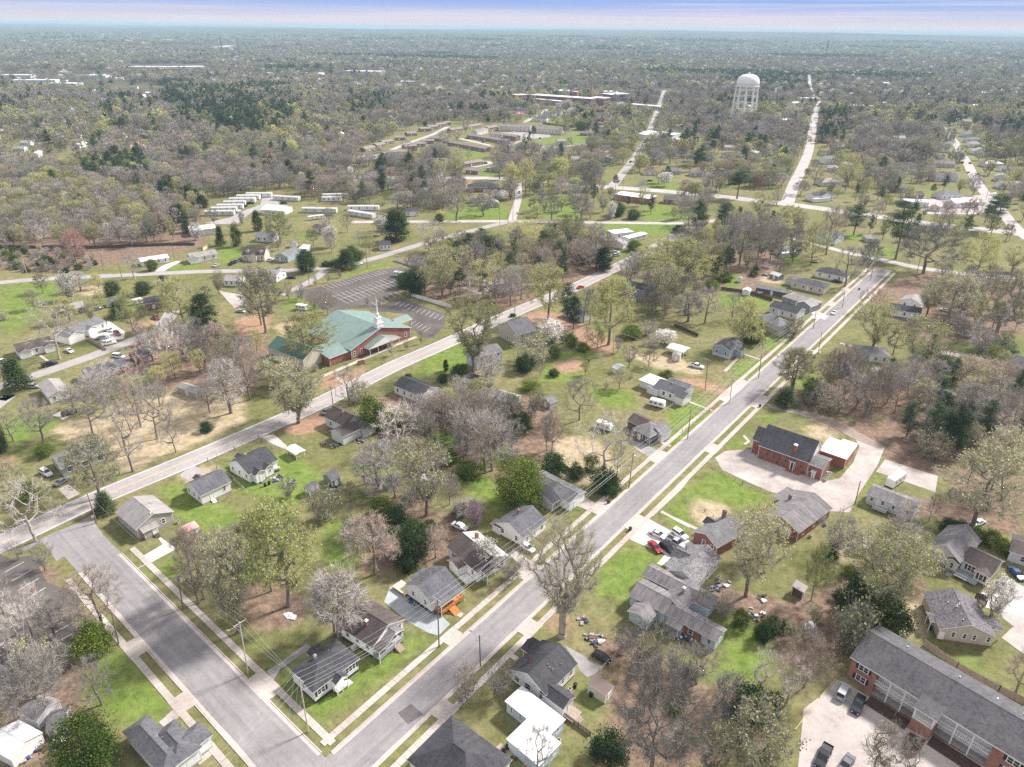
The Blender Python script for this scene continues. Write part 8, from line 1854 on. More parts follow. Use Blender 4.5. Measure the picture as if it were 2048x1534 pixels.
HAND = '''dead d0 100 400 140 240
dead d0 60 560 300 260
bare d0 330 420 190 220
bare d0 30 300 60 240
scrub d0 200 570 430 240
dead d0 230 330 90 180
giant d1 1300 405 -440 640 giant bare tree with a buttressed trunk at the right kerb
bare d0 600 350 20 400
dead d0 180 480 220 280
dead d0 265 440 120 160
bush d0 560 490 330 250
scrub d0 480 420 270 220
scrub d0 330 620 430 300
bare d0 598 805 540 300
dome d0 230 850 540 480
mag d0 530 1185 870 400 round glossy evergreen tree beside the grey hip roofed house
bare d0 1165 212 -250 260
bare d0 1195 188 -200 240
olive d0 1390 385 -190 430
lime c0 1590 1235 750 400
lime c0 1690 1325 700 460
bare d0 1990 412 20 420
bare d0 1955 405 60 260
crape d1 750 775 580 270
crape d1 925 765 530 260
crape d1 710 815 640 150
dome d1 1820 1200 545 640
scrub d1 1760 560 330 380
scrub d1 1650 500 360 200
bush d1 1580 1110 970 260
bush d1 2040 640 580 120
scrub d1 1960 620 480 200
bare d1 1160 1310 930 260
bare d2 130 685 470 260
dead d2 490 730 470 240
dead d2 650 810 520 270
rust d2 760 700 400 350
bush d2 1180 340 120 330
bush d2 1060 300 60 260
bush d2 1280 390 200 200
bud d2 1170 310 -180 560
scrub d2 1000 490 220 330
bush d2 380 352 236 130
bush d2 510 425 310 120
scrub d2 285 285 160 180
bush d2 560 370 290 150
scrub d2 160 270 130 150
olive y3 1090 1192 330 760
bud y3 1150 800 230 520
bud y3 1750 1235 640 330
scrub c2 940 1010 790 290
olive d2 430 1250 850 560
olive d2 200 1290 930 300
scrub d2 290 880 650 320
bush d2 430 900 690 280
bush d2 560 850 720 160
crape d2 1180 1215 920 380
crape d2 1350 1230 1000 220
bare d2 2000 745 480 230
pear y5 915 1055 665 390
olive c2 1745 855 410 520
olive c2 1860 640 290 420
bush c2 1610 885 815 140
bush c2 1680 900 830 150
bush c2 1760 940 860 140
bush c2 1850 970 870 130
bush c2 1910 1010 920 110
thin c2 1360 330 110 130
thin c2 1480 385 110 150
thin c2 1600 430 130 120
thin c2 1560 405 160 110
thin c2 1650 450 170 130
pine c2 1540 300 60 140
bare c2 1110 225 -40 130
bare c2 1240 140 -120 170
bare c2 1290 190 -60 150
bare c2 1080 135 -110 130
bare c2 1180 130 -80 130
bare c2 960 190 0 180
scrub c2 900 180 70 200
bare c2 1360 110 -120 200
bare c2 1420 150 -60 180
bare c2 1700 250 20 260
bare c2 1800 340 100 260
bare c2 1900 300 60 260
bare c2 1980 420 180 240
scrub c2 1500 450 300 240
cedar c2 650 150 40 140
bare b2 690 1175 920 280
bush c2 800 130 0 120
scrub c2 780 150 60 130
dead y4 810 810 540 420
bare y4 990 795 470 170
scrub c2 1330 990 810 340
olive c2 1120 1120 890 420
olive c2 1340 1150 940 360
mag c1 1050 725 430 320 big round dark magnolia beside the grey garage house
pink c1 790 865 700 130 pink blossoming redbud above the covered white car
scrub c1 720 810 690 180
bush c1 700 790 710 110
olive c1 500 795 380 430
bare c1 890 530 170 360
bare c1 850 545 260 240
bare c1 740 440 160 280
bare c1 620 320 70 230
bare c1 640 730 540 150
rust c1 1240 425 170 140
bare c1 1210 412 200 110
bare c1 1400 235 -20 260
bud b1 2345 925 630 250
dead c1 1545 600 170 430
bare c1 1620 570 340 110
bush c1 1540 640 490 190
bush c1 1470 530 420 110
bush c1 1380 575 470 100
bush c1 1250 545 420 180
bush c1 1580 660 560 140
pear c1 860 1110 930 190
scrub c1 1000 1165 1010 220
mag c1 450 1020 810 210
bush c1 240 810 680 200
bush c1 330 870 730 200
bush c1 400 1100 930 180
bare c1 200 1140 780 350
bare c1 100 1020 800 240
bare c1 560 1040 850 160
bare c1 230 650 370 300
bare c1 150 610 420 220
bare c1 60 150 -60 200
bush c1 190 300 60 180
bush c1 250 270 160 200
scrub c1 110 130 20 180
dead c1 340 400 120 330
bare c1 450 330 90 260
bare c1 560 240 60 240
bare c1 520 420 200 220
bare c1 700 350 120 230
bare c1 790 300 60 260
bare c1 880 260 50 250
bare c1 980 300 80 220
bare c1 830 420 180 200
bare c1 660 260 90 200
bare c1 1010 420 240 180
olive c1 400 560 340 260
bush c1 1060 300 170 160
bush c1 1000 200 80 170
bush c1 900 380 300 140
bush c1 770 560 470 200
bush c1 640 470 400 150
scrub c1 560 520 420 220
scrub c1 420 700 590 240
scrub c1 980 480 400 200
scrub c1 480 250 150 200
olive c1 860 60 -30 200
scrub c1 720 110 10 240
bush c1 1120 60 0 130
bare c1 90 960 840 180
olive c0 590 692 320 350
cedar c0 622 775 655 140
dead c0 210 945 560 440
bush c0 170 705 590 160
bush c0 265 445 365 120
bare c0 255 365 100 230
bare c0 545 325 10 300
bare c0 825 275 -20 230
bare c0 920 345 20 340
bare c0 1030 425 170 190
bare c0 780 535 140 260
bare c0 1350 195 -130 260
bare c0 1465 115 -190 210
olive c0 1745 250 -70 430
mag c0 5 425 220 110
crape c0 260 1110 940 190
crape c0 120 1050 930 120
scrub c0 1690 690 575 130
scrub c0 1900 820 640 260
bare c0 80 360 200 170
bare c0 700 200 -10 230
bare c0 620 160 -60 220
bare c0 430 180 20 200
olive c0 1300 1150 890 300
bare c0 1180 1080 880 180
bare c0 1420 1120 850 260
olive c0 60 640 480 220
bush c0 1210 300 240 90
cedar b0 110 1170 975 160
cedar b0 1200 800 600 170
dead b0 350 990 640 330
pear b0 415 645 490 130
mag b0 895 472 395 76
dead b0 790 518 330 160
cedar b0 700 745 645 120
bud b0 785 845 590 200
mag b0 660 610 530 110
mag b0 840 610 530 110
cedar b0 960 560 500 90
bud b0 1080 800 500 290
bud b0 1000 700 520 180
olive b0 1530 790 420 260
olive b0 1555 835 450 260
mag b0 1795 478 340 130
cedar b0 2030 460 340 140
bud b0 1800 1015 715 330
olive b0 1640 1150 990 320
bare b0 1450 1130 850 230
bare b0 1330 1180 900 220
bare b0 1200 1050 790 230
dead b0 1010 1060 800 240
bare b0 1080 1000 780 200
bare b0 1280 960 770 200
bare b0 1130 900 740 180
bush b0 1250 870 760 130
bare b0 900 1000 830 180
dead b0 640 1180 990 300
dead b0 780 1180 1020 260
scrub b0 560 1180 1070 200
red b0 455 438 225 150 red budding maple in the left woods
crape b0 1690 640 530 90
crape b0 1760 650 550 90
crape b0 1560 620 470 80
rust b0 1840 730 590 120
rust b0 1920 730 590 130
crape b0 1600 560 470 80
crape x4 820 80 -10 90
crape x4 700 130 10 90
crape x4 570 160 60 90
crape x4 430 290 130 100
crape x4 310 220 150 90
crape x4 560 400 290 110
crape x4 660 430 300 120
crape x4 1100 360 290 60
crape x4 1225 365 300 60
crape x4 785 285 240 60
crape x4 1345 880 710 130
crape x4 1500 815 690 90
crape x4 1650 760 620 80
crape x4 890 1070 940 100
crape x4 770 1110 1020 70
crape x4 1790 660 590 70
bud b1 785 1065 630 410
bare b1 880 1135 950 170
bud b1 600 630 330 270
mag b1 440 610 440 160
mag b1 380 570 470 110
bud b1 840 640 410 220
dead b1 800 660 510 270
bare b1 1000 680 440 190
bare b1 1060 640 430 150
bud b1 1220 755 430 270
bud b1 1570 905 510 310
thin b1 1330 775 530 120
thin b1 1365 810 600 100
bare b1 1425 775 560 110
bare b1 1460 785 570 110
pine b1 700 430 285 130
pine b1 760 400 245 140
pine b1 850 410 255 140
pine b1 910 430 290 130
pine b1 830 330 215 110
pine b1 640 400 275 120
pine b1 1220 335 225 120
pine b1 900 490 380 110
bud b1 1080 330 170 250
bud b1 1350 350 145 210
rust b1 1280 440 270 210
rust b1 1180 450 290 200
rust b1 1390 470 290 200
bare b1 1500 450 320 150
cedar b1 1540 470 330 120
bare b1 1460 470 290 160
bush b1 1440 420 330 160
mag b1 1720 355 285 90
bush b1 1255 985 900 90
bush b1 1350 920 830 90
pear b1 1250 890 770 190
dead b1 1200 860 740 190
scrub b1 1120 1010 880 280
bush b1 1080 1060 950 130
bud b1 1950 580 280 430
bud b1 1800 420 340 230
olive b1 1900 700 430 300
bare b1 2020 700 480 230
bare b1 1800 640 480 200
bare b1 1680 560 400 180
rust b1 1800 740 600 150
bush b1 1700 860 780 150
scrub b1 1800 850 760 160
pear b1 1900 900 820 130
bare b1 1840 940 840 120
pear b1 910 60 0 80
pear b1 1590 170 70 70
mag b1 1620 150 60 110
mag b1 1715 170 105 90
lime b1 585 175 125 70
dead b1 530 360 180 260
bare b1 680 180 20 200
bare b1 840 150 30 180
cedar b1 330 300 110 160
bush b1 80 420 330 130
bush b1 400 1110 1070 60
cedar b1 620 1060 990 40
bush b1 700 1080 1010 120
bush b1 600 1120 1070 80
bush b1 1010 740 720 50
bare b1 1240 180 40 140
bare b1 1410 180 20 160
bare b1 2040 210 60 200
bush b1 1980 250 200 90
dome b2 1460 490 195 420 very wide bare tree at the head of the main street
pine b2 1050 265 65 130
pine b2 1295 405 55 210
pine b2 285 265 60 150
thin b2 130 255 40 110
pine b2 1850 235 20 150
bud b2 660 250 85 220
bud b2 800 440 175 190
bud b2 500 190 25 180
bud b2 60 590 280 270
bud b2 1760 515 240 240
bud b2 1980 480 330 210
olive b2 1870 860 490 350
bud b2 1150 955 660 300
bud b2 1410 1080 750 340
bud b2 680 1172 920 210
pine b2 1535 1165 960 180
rust b2 1750 1190 980 340
rust b2 1900 1180 1000 240
bare b2 1000 565 320 230
bush b2 450 885 740 200
scrub b2 690 860 750 130
rust b2 1150 720 570 170
olive b2 1600 760 480 340
olive b2 1480 740 520 240
bare b2 1660 760 560 200
bare b2 1700 700 460 200
scrub b2 1700 850 740 240
scrub b2 1800 950 820 260
scrub b2 1620 800 720 200
bush b2 1900 950 880 200
bare b2 900 1170 920 150
bare b2 960 1180 880 150
bare b2 1000 1190 900 140
bush b2 800 1180 1090 110
bare b2 340 760 600 160
bare b2 180 780 560 200
bare b2 80 770 600 200
bush b2 290 530 470 130
bush b2 220 580 520 110
bush b2 40 470 400 150
bare b2 300 450 130 180
bare b2 380 440 120 180
bare b2 480 440 130 170
bare b2 560 420 140 170
bare b2 600 450 200 110
bare b2 690 400 160 110
bare b2 890 380 50 190
bare b2 1560 220 60 150
bare b2 1730 200 40 150
bare b2 1180 200 60 130
dome b2 1130 480 290 160
lime w4 1110 650 550 110
lime x1 270 480 300 1
dead x1 1480 640 400 120
pear x1 1440 640 420 170
bud x1 930 600 260 330
cedar x1 700 470 250 110
cedar x1 320 620 410 110
bush x1 480 630 380 130
cedar x1 1660 760 620 170
bush x1 1500 830 750 160
bush x1 1400 830 770 120
crape x1 290 950 850 140
dome x3 930 1120 820 260
pear x3 1680 1090 940 150
pear x3 680 330 205 130
pear x3 360 345 245 120
pear x3 730 390 285 110
pear x3 1240 300 230 150
pear x3 1620 180 95 60
lime x3 1310 610 480 210
bud x3 920 450 280 180
mag x3 830 510 400 150
bare x3 1620 800 580 180
pine x5 480 500 195 280
red x5 700 400 280 110
rust x5 740 440 370 120
bare x5 885 560 400 190
bare x5 1265 360 130 220
bud x5 1590 410 0 300
dome x5 1130 460 310 190
dome x6 760 560 250 480
olive x6 720 570 260 420
mag x6 1470 460 370 120
bud x6 1960 600 260 360
pine x6 1730 1250 990 250
pine x6 540 1240 1060 300
bare x6 1400 1010 780 260
bare x6 1880 1100 860 220
bare x6 100 540 160 220
pear x6 1070 460 330 120
pear x6 1060 380 290 110
pear x6 1040 320 250 105
pear x6 1010 270 220 100
pear x6 990 230 190 95
mag x2 480 1170 960 210
pear x2 1570 880 770 110
bud x2 930 640 440 260
bud x2 1085 680 340 220
bare x2 735 680 420 180
bare x2 975 335 150 220
bare x2 1185 190 20 120
bare x2 1530 660 380 240
bud x2 1655 850 480 220
bud x2 1800 830 440 260
bush x2 915 1090 1000 100
bush x2 1820 345 300 50'''
for ln in HAND.split('\n'):
 a = ln.split(' ', 6); t, tl = a[0], a[1]; bx_, by_, ty_, wd_ = map(float, a[2:6])
 if wd_ < 5: continue
 b_ = G(tl, bx_, by_); h_ = top_z(tl, bx_, ty_, b_)
 d_ = math.hypot(b_[1], CAM_H); sc_ = TL[tl][2]; _, pyy = px(tl, bx_, by_)
 zc = (CAM_H - h_ * .6) * DOWN[2] + b_[1] * FW[2] + b_[0] * RT[2]
 w__ = .93 * wd_ / sc_ * zc / F_PX
 PLANTS.append([t, b_[0], b_[1], max(1.2, min(30, h_)), max(1.2, w__), a[6] if len(a) > 6 else None])
# thickets and woods in the blocks nearer than the back road
SCAT = (('c2', (780, 40, 1060, 20, 1400, -40, 2060, 40, 2060, 440, 1640, 440, 1300, 220, 780, 170), 6.0, 'bare bare bare thin olive scrub', (9, 15)),
  ('c2', (1540, 470, 1700, 520, 2060, 560, 2060, 420, 1640, 440), 6.5, 'olive bare scrub', (7, 13)),
  ('d2', (560, 300, 760, 320, 1240, -60, 1300, 260, 1080, 380, 960, 620, 860, 660, 620, 480), 4.6, 'scrub bush olive scrub bare', (3, 8)),
  ('c2', (900, 960, 1480, 860, 1540, 1100, 1200, 1400, 860, 1250), 5.5, 'olive scrub scrub bush bare', (3, 9)),
  ('d2', (-20, 760, 400, 740, 560, 900, 480, 1180, -20, 1180), 5., 'scrub olive bush bare', (3, 8)),
  ('c1', (330, 90, 1200, 80, 1150, 300, 980, 520, 700, 560, 360, 480), 6.4, 'bare bare scrub bush olive bud dead', (6, 12)),
  ('c1', (60, 700, 500, 600, 560, 1000, 120, 1160, 40, 960), 6., 'scrub bare bush olive', (3, 8)),
  ('b0', (560, 860, 1500, 900, 1640, 1160, 1300, 1330, 500, 1240, 640, 1000), 8.6, 'bare olive dead bare bud olive', (8, 13)),
  ('b1', (390, 420, 640, 330, 1000, 350, 1300, 280, 1580, 320, 1560, 520, 1150, 600, 980, 700, 760, 620, 480, 620), 7.5, 'bare rust pine bud olive bare', (11, 16)),
  ('b1', (1640, 500, 2060, 300, 2060, 740, 1760, 800, 1660, 640), 7.5, 'bud bare olive bare scrub', (9, 14)),
  ('b2', (-10, 290, 300, 200, 760, 210, 800, 360, 640, 480, 420, 520, 200, 600, -10, 560), 7.5, 'bare bud bare olive bud pine bush', (10, 15)),
  ('b2', (1480, 520, 2060, 480, 2060, 760, 1960, 1000, 1640, 900, 1500, 760), 8., 'bare olive scrub bud bare', (8, 13)),
  ('b2', (900, 1000, 1300, 960, 2060, 960, 2060, 1180, 1300, 1180, 880, 1180), 8.5, 'bare rust olive bud', (9, 13)),
  ('b0', (0, -20, 520, -20, 960, 100, 960, 330, 500, 350, 0, 350), 7.2, 'bare bare bud bud dead bare olive', (12, 16)),
  ('d0', (-60, 500, 380, 520, 480, 620, 420, 760, 240, 900, -60, 860), 5., 'scrub bare scrub bush', (3, 8)),
  ('d0', (60, 250, 420, 250, 560, 330, 560, 480, 300, 520, 60, 420), 7., 'crape dead scrub', (4, 7)),
  ('b0', (1640, 1040, 2000, 1020, 2080, 1180, 1700, 1190), 7., 'olive scrub bare', (5, 9)),
  ('b0', (-20, 345, 330, 350, 560, 400, 560, 470, 330, 490, -20, 480), 4.5, 'scrub bush scrub', (2, 4)), ('b0', (940, -10, 1200, 40, 1180, 200, 1000, 330, 930, 330), 8., 'bare bare cedar bud', (8, 13)), ('d0', (-60, -60, 200, 80, 440, 200, 300, 520, -60, 640), 9., 'dead crape bare', (6, 9)),
  ('x1', (0, 400, 2048, 380, 2048, 760, 1500, 860, 0, 860), 15., 'bare bud olive bare scrub pear', (8, 13)), ('b0', (0, 560, 700, 540, 1300, 600, 1300, 760, 760, 860, 0, 1000), 17., 'bare bud olive scrub', (7, 12)), ('b1', (1060, 40, 2060, 40, 2060, 190, 1080, 180), 15., 'bare bud olive pine', (9, 14)),
  ('b2', (900, 0, 2060, 20, 2060, 330, 1300, 330, 900, 200), 14., 'bare bud olive bare pine', (9, 14)), ('b1', (1120, 860, 2060, 860, 2060, 1178, 1120, 1178), 10., 'bud scrub bare olive scrub bush', (5, 10)),
  ('b1', (1060, 860, 1400, 840, 1480, 960, 1180, 1040, 1040, 980), 7., 'scrub bush pear scrub', (3, 6)))
used = [(p[1], p[2]) for p in PLANTS]
ROADXY = [(np.array(P_), w_) for P_, w_ in ROADS] + [(np.array(PC), 8.6), (np.array([X0 - dA * 60, Aend]), 16), (np.array([Bc0 - dB * 13, X0 + dB * 30]), 17)]
def free(X, Y, margin=2.0, road=4.0):
 ok = np.ones(X.shape, bool)
 for P_, w_ in ROADXY: ok &= seg_dist(X, Y, P_) > w_ / 2 + road
 for P_ in PADS: ok &= ~inside(P_, X, Y)
 O = np.array(OCC)
 for i in range(0, len(X), 2000):
  d = np.hypot(X[i:i + 2000, None] - O[None, :, 0], Y[i:i + 2000, None] - O[None, :, 1]); ok[i:i + 2000] &= (d > O[None, :, 2] + margin).all(1)
 return ok
def jgrid(x0, x1, y0, y1, p):
 gx, gy = np.meshgrid(np.arange(x0, x1, p), np.arange(y0, y1, p)); n = gx.size
 return gx.ravel() + rng.uniform(-.46, .46, n) * p, gy.ravel() + rng.uniform(-.46, .46, n) * p
rr_ = random.Random(5)
for tl, v, sp, mixs, (h0, h1) in SCAT:
 pl = np.array(Gs(tl, list(zip(v[::2], v[1::2])))); X, Y = jgrid(pl[:, 0].min(), pl[:, 0].max(), pl[:, 1].min(), pl[:, 1].max(), sp * (1.02 if tl in ('c1', 'd2') else 1.18))
 k = inside(pl, X, Y); X, Y = X[k], Y[k]; k = free(X, Y, 1.5, 3.); X, Y = X[k], Y[k]
 U = np.array(used)
 for x, y in zip(X, Y):
  if np.hypot(U[:, 0] - x, U[:, 1] - y).min() < sp * .55: continue
  t = rr_.choice(mixs.split()); h_ = rr_.uniform(h0, h1); w__ = h_ * rr_.uniform(.62, .85)
  if t in ('scrub', 'bush'): h_ = rr_.uniform(2.2, 4.2); w__ = h_ * rr_.uniform(1.1, 1.6)
  if t in ('thin', 'pine'): h_ *= 1.2; w__ = h_ * .36
  PLANTS.append([t, x, y, h_, w__, None]); used.append((x, y))
# small houses glimpsed through the trees of the wider town
def hut(wall, roof, L=12., D_=8., kind='gable', hgt=3.3):
 m = MB(); roof_mesh(m, 0, 0, L, D_, hgt, .45 * D_ / 2, 'x', kind, roof); m.box((.4, .4, 0), (L - .4, D_ - .4, hgt - .2), wall, 'b')
 if kind == 'gable':
  for x in (.4, L - .4): m.poly([(x, .4, hgt - .2), (x, D_ - .4, hgt - .2), (x, D_ / 2, hgt + .4 * D_ / 2)], wall)
 for k in range(4): u = L * (k + .5) / 4; m.box((u - .5, .37, 1.1), (u + .5, .42, 2.4), GLASS)
 return m.mesh('far_house')
HUTS = [(hut(W_WHITE, R_GREY), 'grey roofed white house'), (hut(W_WHITE, R_CHAR, 13, 9, 'hip'), 'black roofed white house'), (hut(BR_RED, R_SLATE, 15, 9), 'long brick house'), (hut(W_LIGHT, R_LIGHT, 11, 9), 'pale roofed pale house'), (hut(W_CREAM, R_BROWN, 14, 9, 'hip'), 'brown roofed cream house'), (hut(W_WHITE, R_WHITE, 18, 7), 'white roofed long house'), (hut(W_LIGHT, R_RUST, 12, 8), 'maroon roofed pale house')]
hr = random.Random(77); HX = []; tries = 0
O0 = np.array(OCC)
while len(HX) < 285 and tries < 16000:
 tries += 1; b_ = G('p', hr.uniform(-20, 2068), 92 + 330 * hr.random() ** 1.35); pq = proj(*b_, 0)
 if math.hypot(*b_) > 3200 or pq[1] > np.interp(pq[0], [0, 400, 1000, 1100, 1450, 2048], [330, 300, 250, 330, 330, 380]) or inside([(880, 130), (1300, 130), (1300, 215), (880, 215)], np.array([pq[0]]), np.array([pq[1]]))[0] and False: continue
 if np.hypot(O0[:, 0] - b_[0], O0[:, 1] - b_[1]).min() < 26 or (HX and min(math.hypot(q[0] - b_[0], q[1] - b_[1]) for q in HX) < 24): continue
 if any(seg_dist(b_[:1], b_[1:], np.array(P_))[0] < w_ / 2 + 9 for P_, w_ in ROADS) or any(inside(P_, b_[:1], b_[1:])[0] for P_ in PADS): continue
 if inside([(300, 150), (640, 140), (720, 250), (560, 300), (300, 290)], np.array([pq[0]]), np.array([pq[1]]))[0] and hr.random() < .7: continue
 HX.append(b_)
hl = {}
for b_ in sorted(HX, key=lambda q: q[0] ** 2 + q[1] ** 2):
 me_, look = HUTS[hr.randrange(7)]; o = put('small_house', me_); o.location = (*b_, hills(*b_)); o.rotation_euler[2] = UA + hr.choice((0, 1.571)) + hr.gauss(0, .12) - .75; OCC.append((*b_, 9.))
 j = min(range(len(LM)), key=lambda i_: math.hypot(LM[i_][1] - b_[0], LM[i_][2] - b_[1])); hl[look, j] = hl.get((look, j), 0) + 1; n_ = hl[look, j]
 tag(o, f'{look} among trees near the {LM[j][0]}' if n_ == 1 else f'{look}, {ordinal(n_)} near {LM[j][0]}', 'small house', 'small houses among the trees')
# the wider town: trees wherever nothing else stands
def field(X, Y, sc, seed):
 r = np.random.default_rng(seed); f = np.zeros(X.shape)
 for k in range(6):
  a = r.uniform(0, 6.283); q = sc * r.uniform(.6, 1.6); f += np.sin((X * math.cos(a) + Y * math.sin(a)) / q + r.uniform(0, 6.28)) + .5 * np.sin((X * math.sin(a) - Y * math.cos(a)) / (q * .37) + r.uniform(0, 6.28))
 return f / 3.2
hull = np.array([G('p', *p) for p in ((-60, 545), (330, 535), (760, 500), (1010, 430), (1380, 440), (1440, 470), (1420, 380), (2110, 480), (2110, 215), (-60, 215))])
X, Y = jgrid(-1400, 1500, 300, 1500, 7.8)
pxs = np.array([proj(x, y, 0) for x, y in zip(X, Y)])
vis = (pxs[:, 0] > -70) & (pxs[:, 0] < 2118) & (pxs[:, 1] > 178) & (pxs[:, 1] < 560)
X, Y, pxs = X[vis], Y[vis], pxs[vis]
# keep to the part of the picture not laid out by hand above
lim = np.interp(pxs[:, 0], [0, 330, 760, 900, 1010, 1400, 1460, 1700, 2048], [375, 385, 420, 425, 440, 450, 375, 385, 400])
k = (pxs[:, 1] < lim) & free(X, Y, 1.2, 1.6); X, Y, pxs = X[k], Y[k], pxs[k]
lawn = np.zeros(X.shape, bool)
for ln in ZONES.split('\n'):
 a = ln.split(); v = list(map(float, a[2:]))
 if a[0] in 'gt': lawn |= inside(Gs(a[1], list(zip(v[::2], v[1::2]))), X, Y)
OPEN = [('x1', (120, 400, 420, 330, 560, 130, 840, 60, 1120, 90, 1060, 200, 940, 260, 560, 320, 300, 420), .06), ('x2', (90, 480, 140, 340, 700, 120, 1050, 60, 1360, 60, 1520, 90, 2080, 70, 2080, 380, 1700, 380, 1400, 400, 900, 300, 420, 440), .03), ('x1', (1120, 260, 1500, 200, 1940, 210, 1900, 360, 1380, 400), .2),
  ('x3', (-20, 430, 660, 450, 980, 540, 900, 650, 400, 720, -20, 720), .06), ('x3', (160, 320, 640, 290, 780, 420, 760, 480, 300, 440), .25), ('x3', (200, 270, 1000, 270, 1060, 300, 1380, 300, 1700, 330, 1700, 260, 1100, 230, 300, 230), .12),
  ('x3', (1250, 1120, 1480, 900, 2080, 900, 2080, 1130), .06), ('x3', (1020, 900, 1200, 860, 1300, 900, 1180, 1060, 1020, 1060), .15), ('b1', (1060, 40, 1420, 20, 1980, 20, 2060, 190, 1500, 190, 1080, 180), .12), ('x6', (380, 860, 1300, 860, 1560, 1000, 1760, 1240, 540, 1240, 520, 1000), .06), ('x6', (900, 640, 1340, 620, 1460, 860, 900, 880), .08),
  ('x6', (1040, 160, 1240, 130, 1420, 480, 1600, 860, 1900, 1160, 1600, 1100, 1360, 800, 1180, 420), .04), ('x6', (1250, 100, 1480, 60, 1640, 440, 1660, 500, 1340, 480), .15), ('x5', (1000, 470, 1250, -60, 1380, -60, 1400, 180, 1600, 420, 1300, 520), .12), ('a2', (420, 690, 660, 600, 800, 600, 760, 690, 560, 720), .2), ('a2', (300, 690, 480, 690, 480, 600, 300, 600), .3),
  ('a0', (-20, 420, 330, 410, 560, 480, 980, 500, 980, 560, 700, 580, 380, 530, 160, 500, -20, 480), .05), ('a0', (30, 880, 200, 820, 440, 900, 560, 960, 480, 1000, 120, 960), .25), ('x2', (1160, 470, 1560, 450, 1540, 640, 1150, 640), .06), ('x2', (1180, 650, 1600, 650, 1560, 900, 1180, 960), .25), ('x1', (560, 140, 830, 60, 1110, 90, 960, 300, 680, 300), .05)]
dens = np.where(lawn, .05, np.where(field(X, Y, 42, 31) > .9, .4, .92))
for tl, v, dv in OPEN: dens[inside(Gs(tl, list(zip(v[::2], v[1::2]))), X, Y)] = dv
O = np.array(OCC)
for i in range(len(X)):       # leave the fronts of the houses open to the south, as yards are
 dx, dy = O[:, 0] - X[i], O[:, 1] - Y[i]; u = np.hypot(X[i], Y[i]); ux, uy = X[i] / u, Y[i] / u
 al, la = dx * ux + dy * uy, np.abs(dx * uy - dy * ux)
 if ((al > 0) & (al < 20 + .07 * u) & (la < O[:, 2] + 2.5)).any(): dens[i] *= .26
for P_, w_ in ROADXY[:12]:
 u = np.hypot(X, Y); dens[(seg_dist(X + X / u * 14, Y + Y / u * 14, P_) < w_ / 2 + 8)] *= .5
k = rng.random(len(X)) < dens; X, Y, pxs = X[k], Y[k], pxs[k]
pw = field(X, Y, 60, 3); bw = field(X, Y, 55, 9)
PINEW = [('a0', (880, 480, 1300, 400, 1560, 520, 1720, 600, 1700, 780, 1400, 800, 1060, 740, 950, 560), .8), ('a0', (610, 600, 780, 600, 800, 780, 620, 780), .7), ('a0', (0, 500, 120, 480, 150, 640, 0, 720), .6), ('a0', (1500, 420, 2100, 440, 2060, 640, 1800, 640), .4), ('a0', (480, 960, 880, 930, 880, 1130, 700, 1110, 480, 1060), .5), ('a1', (0, 430, 200, 500, 330, 640, 200, 700, 0, 620), .4), ('a2', (840, 700, 1000, 660, 1000, 860, 840, 870), .7), ('a2', (900, 660, 1400, 660, 1500, 760, 1200, 700), .3), ('a2', (0, 820, 520, 860, 480, 980, 0, 960), .35), ('x3', (800, 380, 900, 380, 900, 520, 760, 510), .6)]
pprob = np.where(pw > .9, .5, .03)
for tl, v, pv in PINEW: ii = inside(Gs(tl, list(zip(v[::2], v[1::2]))), X + 12 * pw, Y + 30 * bw); pprob[ii] = (pv * .62 + .22 * pw)[ii]
WIDE = []
for i in range(len(X)):
 r = rr_.random()
 if rr_.random() < pprob[i]: t = rr_.choice(('pine', 'pine', 'pine', 'thin', 'cedar'))
 elif r < .42 - .16 * bw[i]: t = 'bare'
 elif r < .58: t = 'olive'
 elif r < .80: t = rr_.choice(('bud', 'bud', 'lime')) if bw[i] > 0 else 'bare'
 elif r < .83: t = 'dead'
 elif r < .87: t = 'rust'
 elif r < .885: t = 'pear'
 elif r < .90: t = 'mag'
 elif r < .93: t = 'dome'
 else: t = 'scrub'
 h_ = rr_.uniform(8, 15.5) * (1.15 if rr_.random() < .2 else 1); w__ = h_ * rr_.uniform(.78, 1.08)
 if t in ('pine', 'thin'): h_ = rr_.uniform(14, 21); w__ = h_ * .42
 if t in ('mag', 'cedar', 'pear'): h_ = rr_.uniform(6, 9); w__ = h_ * (.5 if t == 'cedar' else .8)
 if t == 'scrub': h_ = rr_.uniform(3, 5); w__ = 6
 WIDE.append([t, X[i], Y[i], h_, w__, None])
PLANTS += WIDE
print('plants', len(PLANTS))
# the largest of each kind stand as trees of their own, the rest is woodland
for p in PLANTS: p.append(p[3] * p[4] / (p[1] ** 2 + p[2] ** 2 + CAM_H ** 2))
PLANTS.sort(key=lambda p: -p[6])
LIMIT = dict(bare_tree=290, budding_tree=240, leafing_tree=240, pine_tree=200)
cnt, REST, RANK, NEAR = {}, [], {}, []
PROTO_ROOT = {}
for p in PLANTS:
 t, x, y, h_, w__, lb, sz = p; nm_, cat_, look = TYPES[t]
 if not lb and cnt.get(nm_, 0) >= LIMIT.get(nm_, 150): REST.append(p); continue
 cnt[nm_] = cnt.get(nm_, 0) + 1; NEAR.append(p)
LMA = np.array([(a_[1], a_[2]) for a_ in LM])
byl = {}
for p in NEAR:
 d = np.hypot(LMA[:, 0] - p[1], LMA[:, 1] - p[2]); j = int(d.argmin()); byl.setdefault((TYPES[p[0]][2], j), []).append((d[j], id(p)))
rank = {}
for key, L_ in byl.items():
 L_.sort()
 for i_, (_, k_) in enumerate(L_): rank[k_] = (i_ + 1, key[1], len(L_))
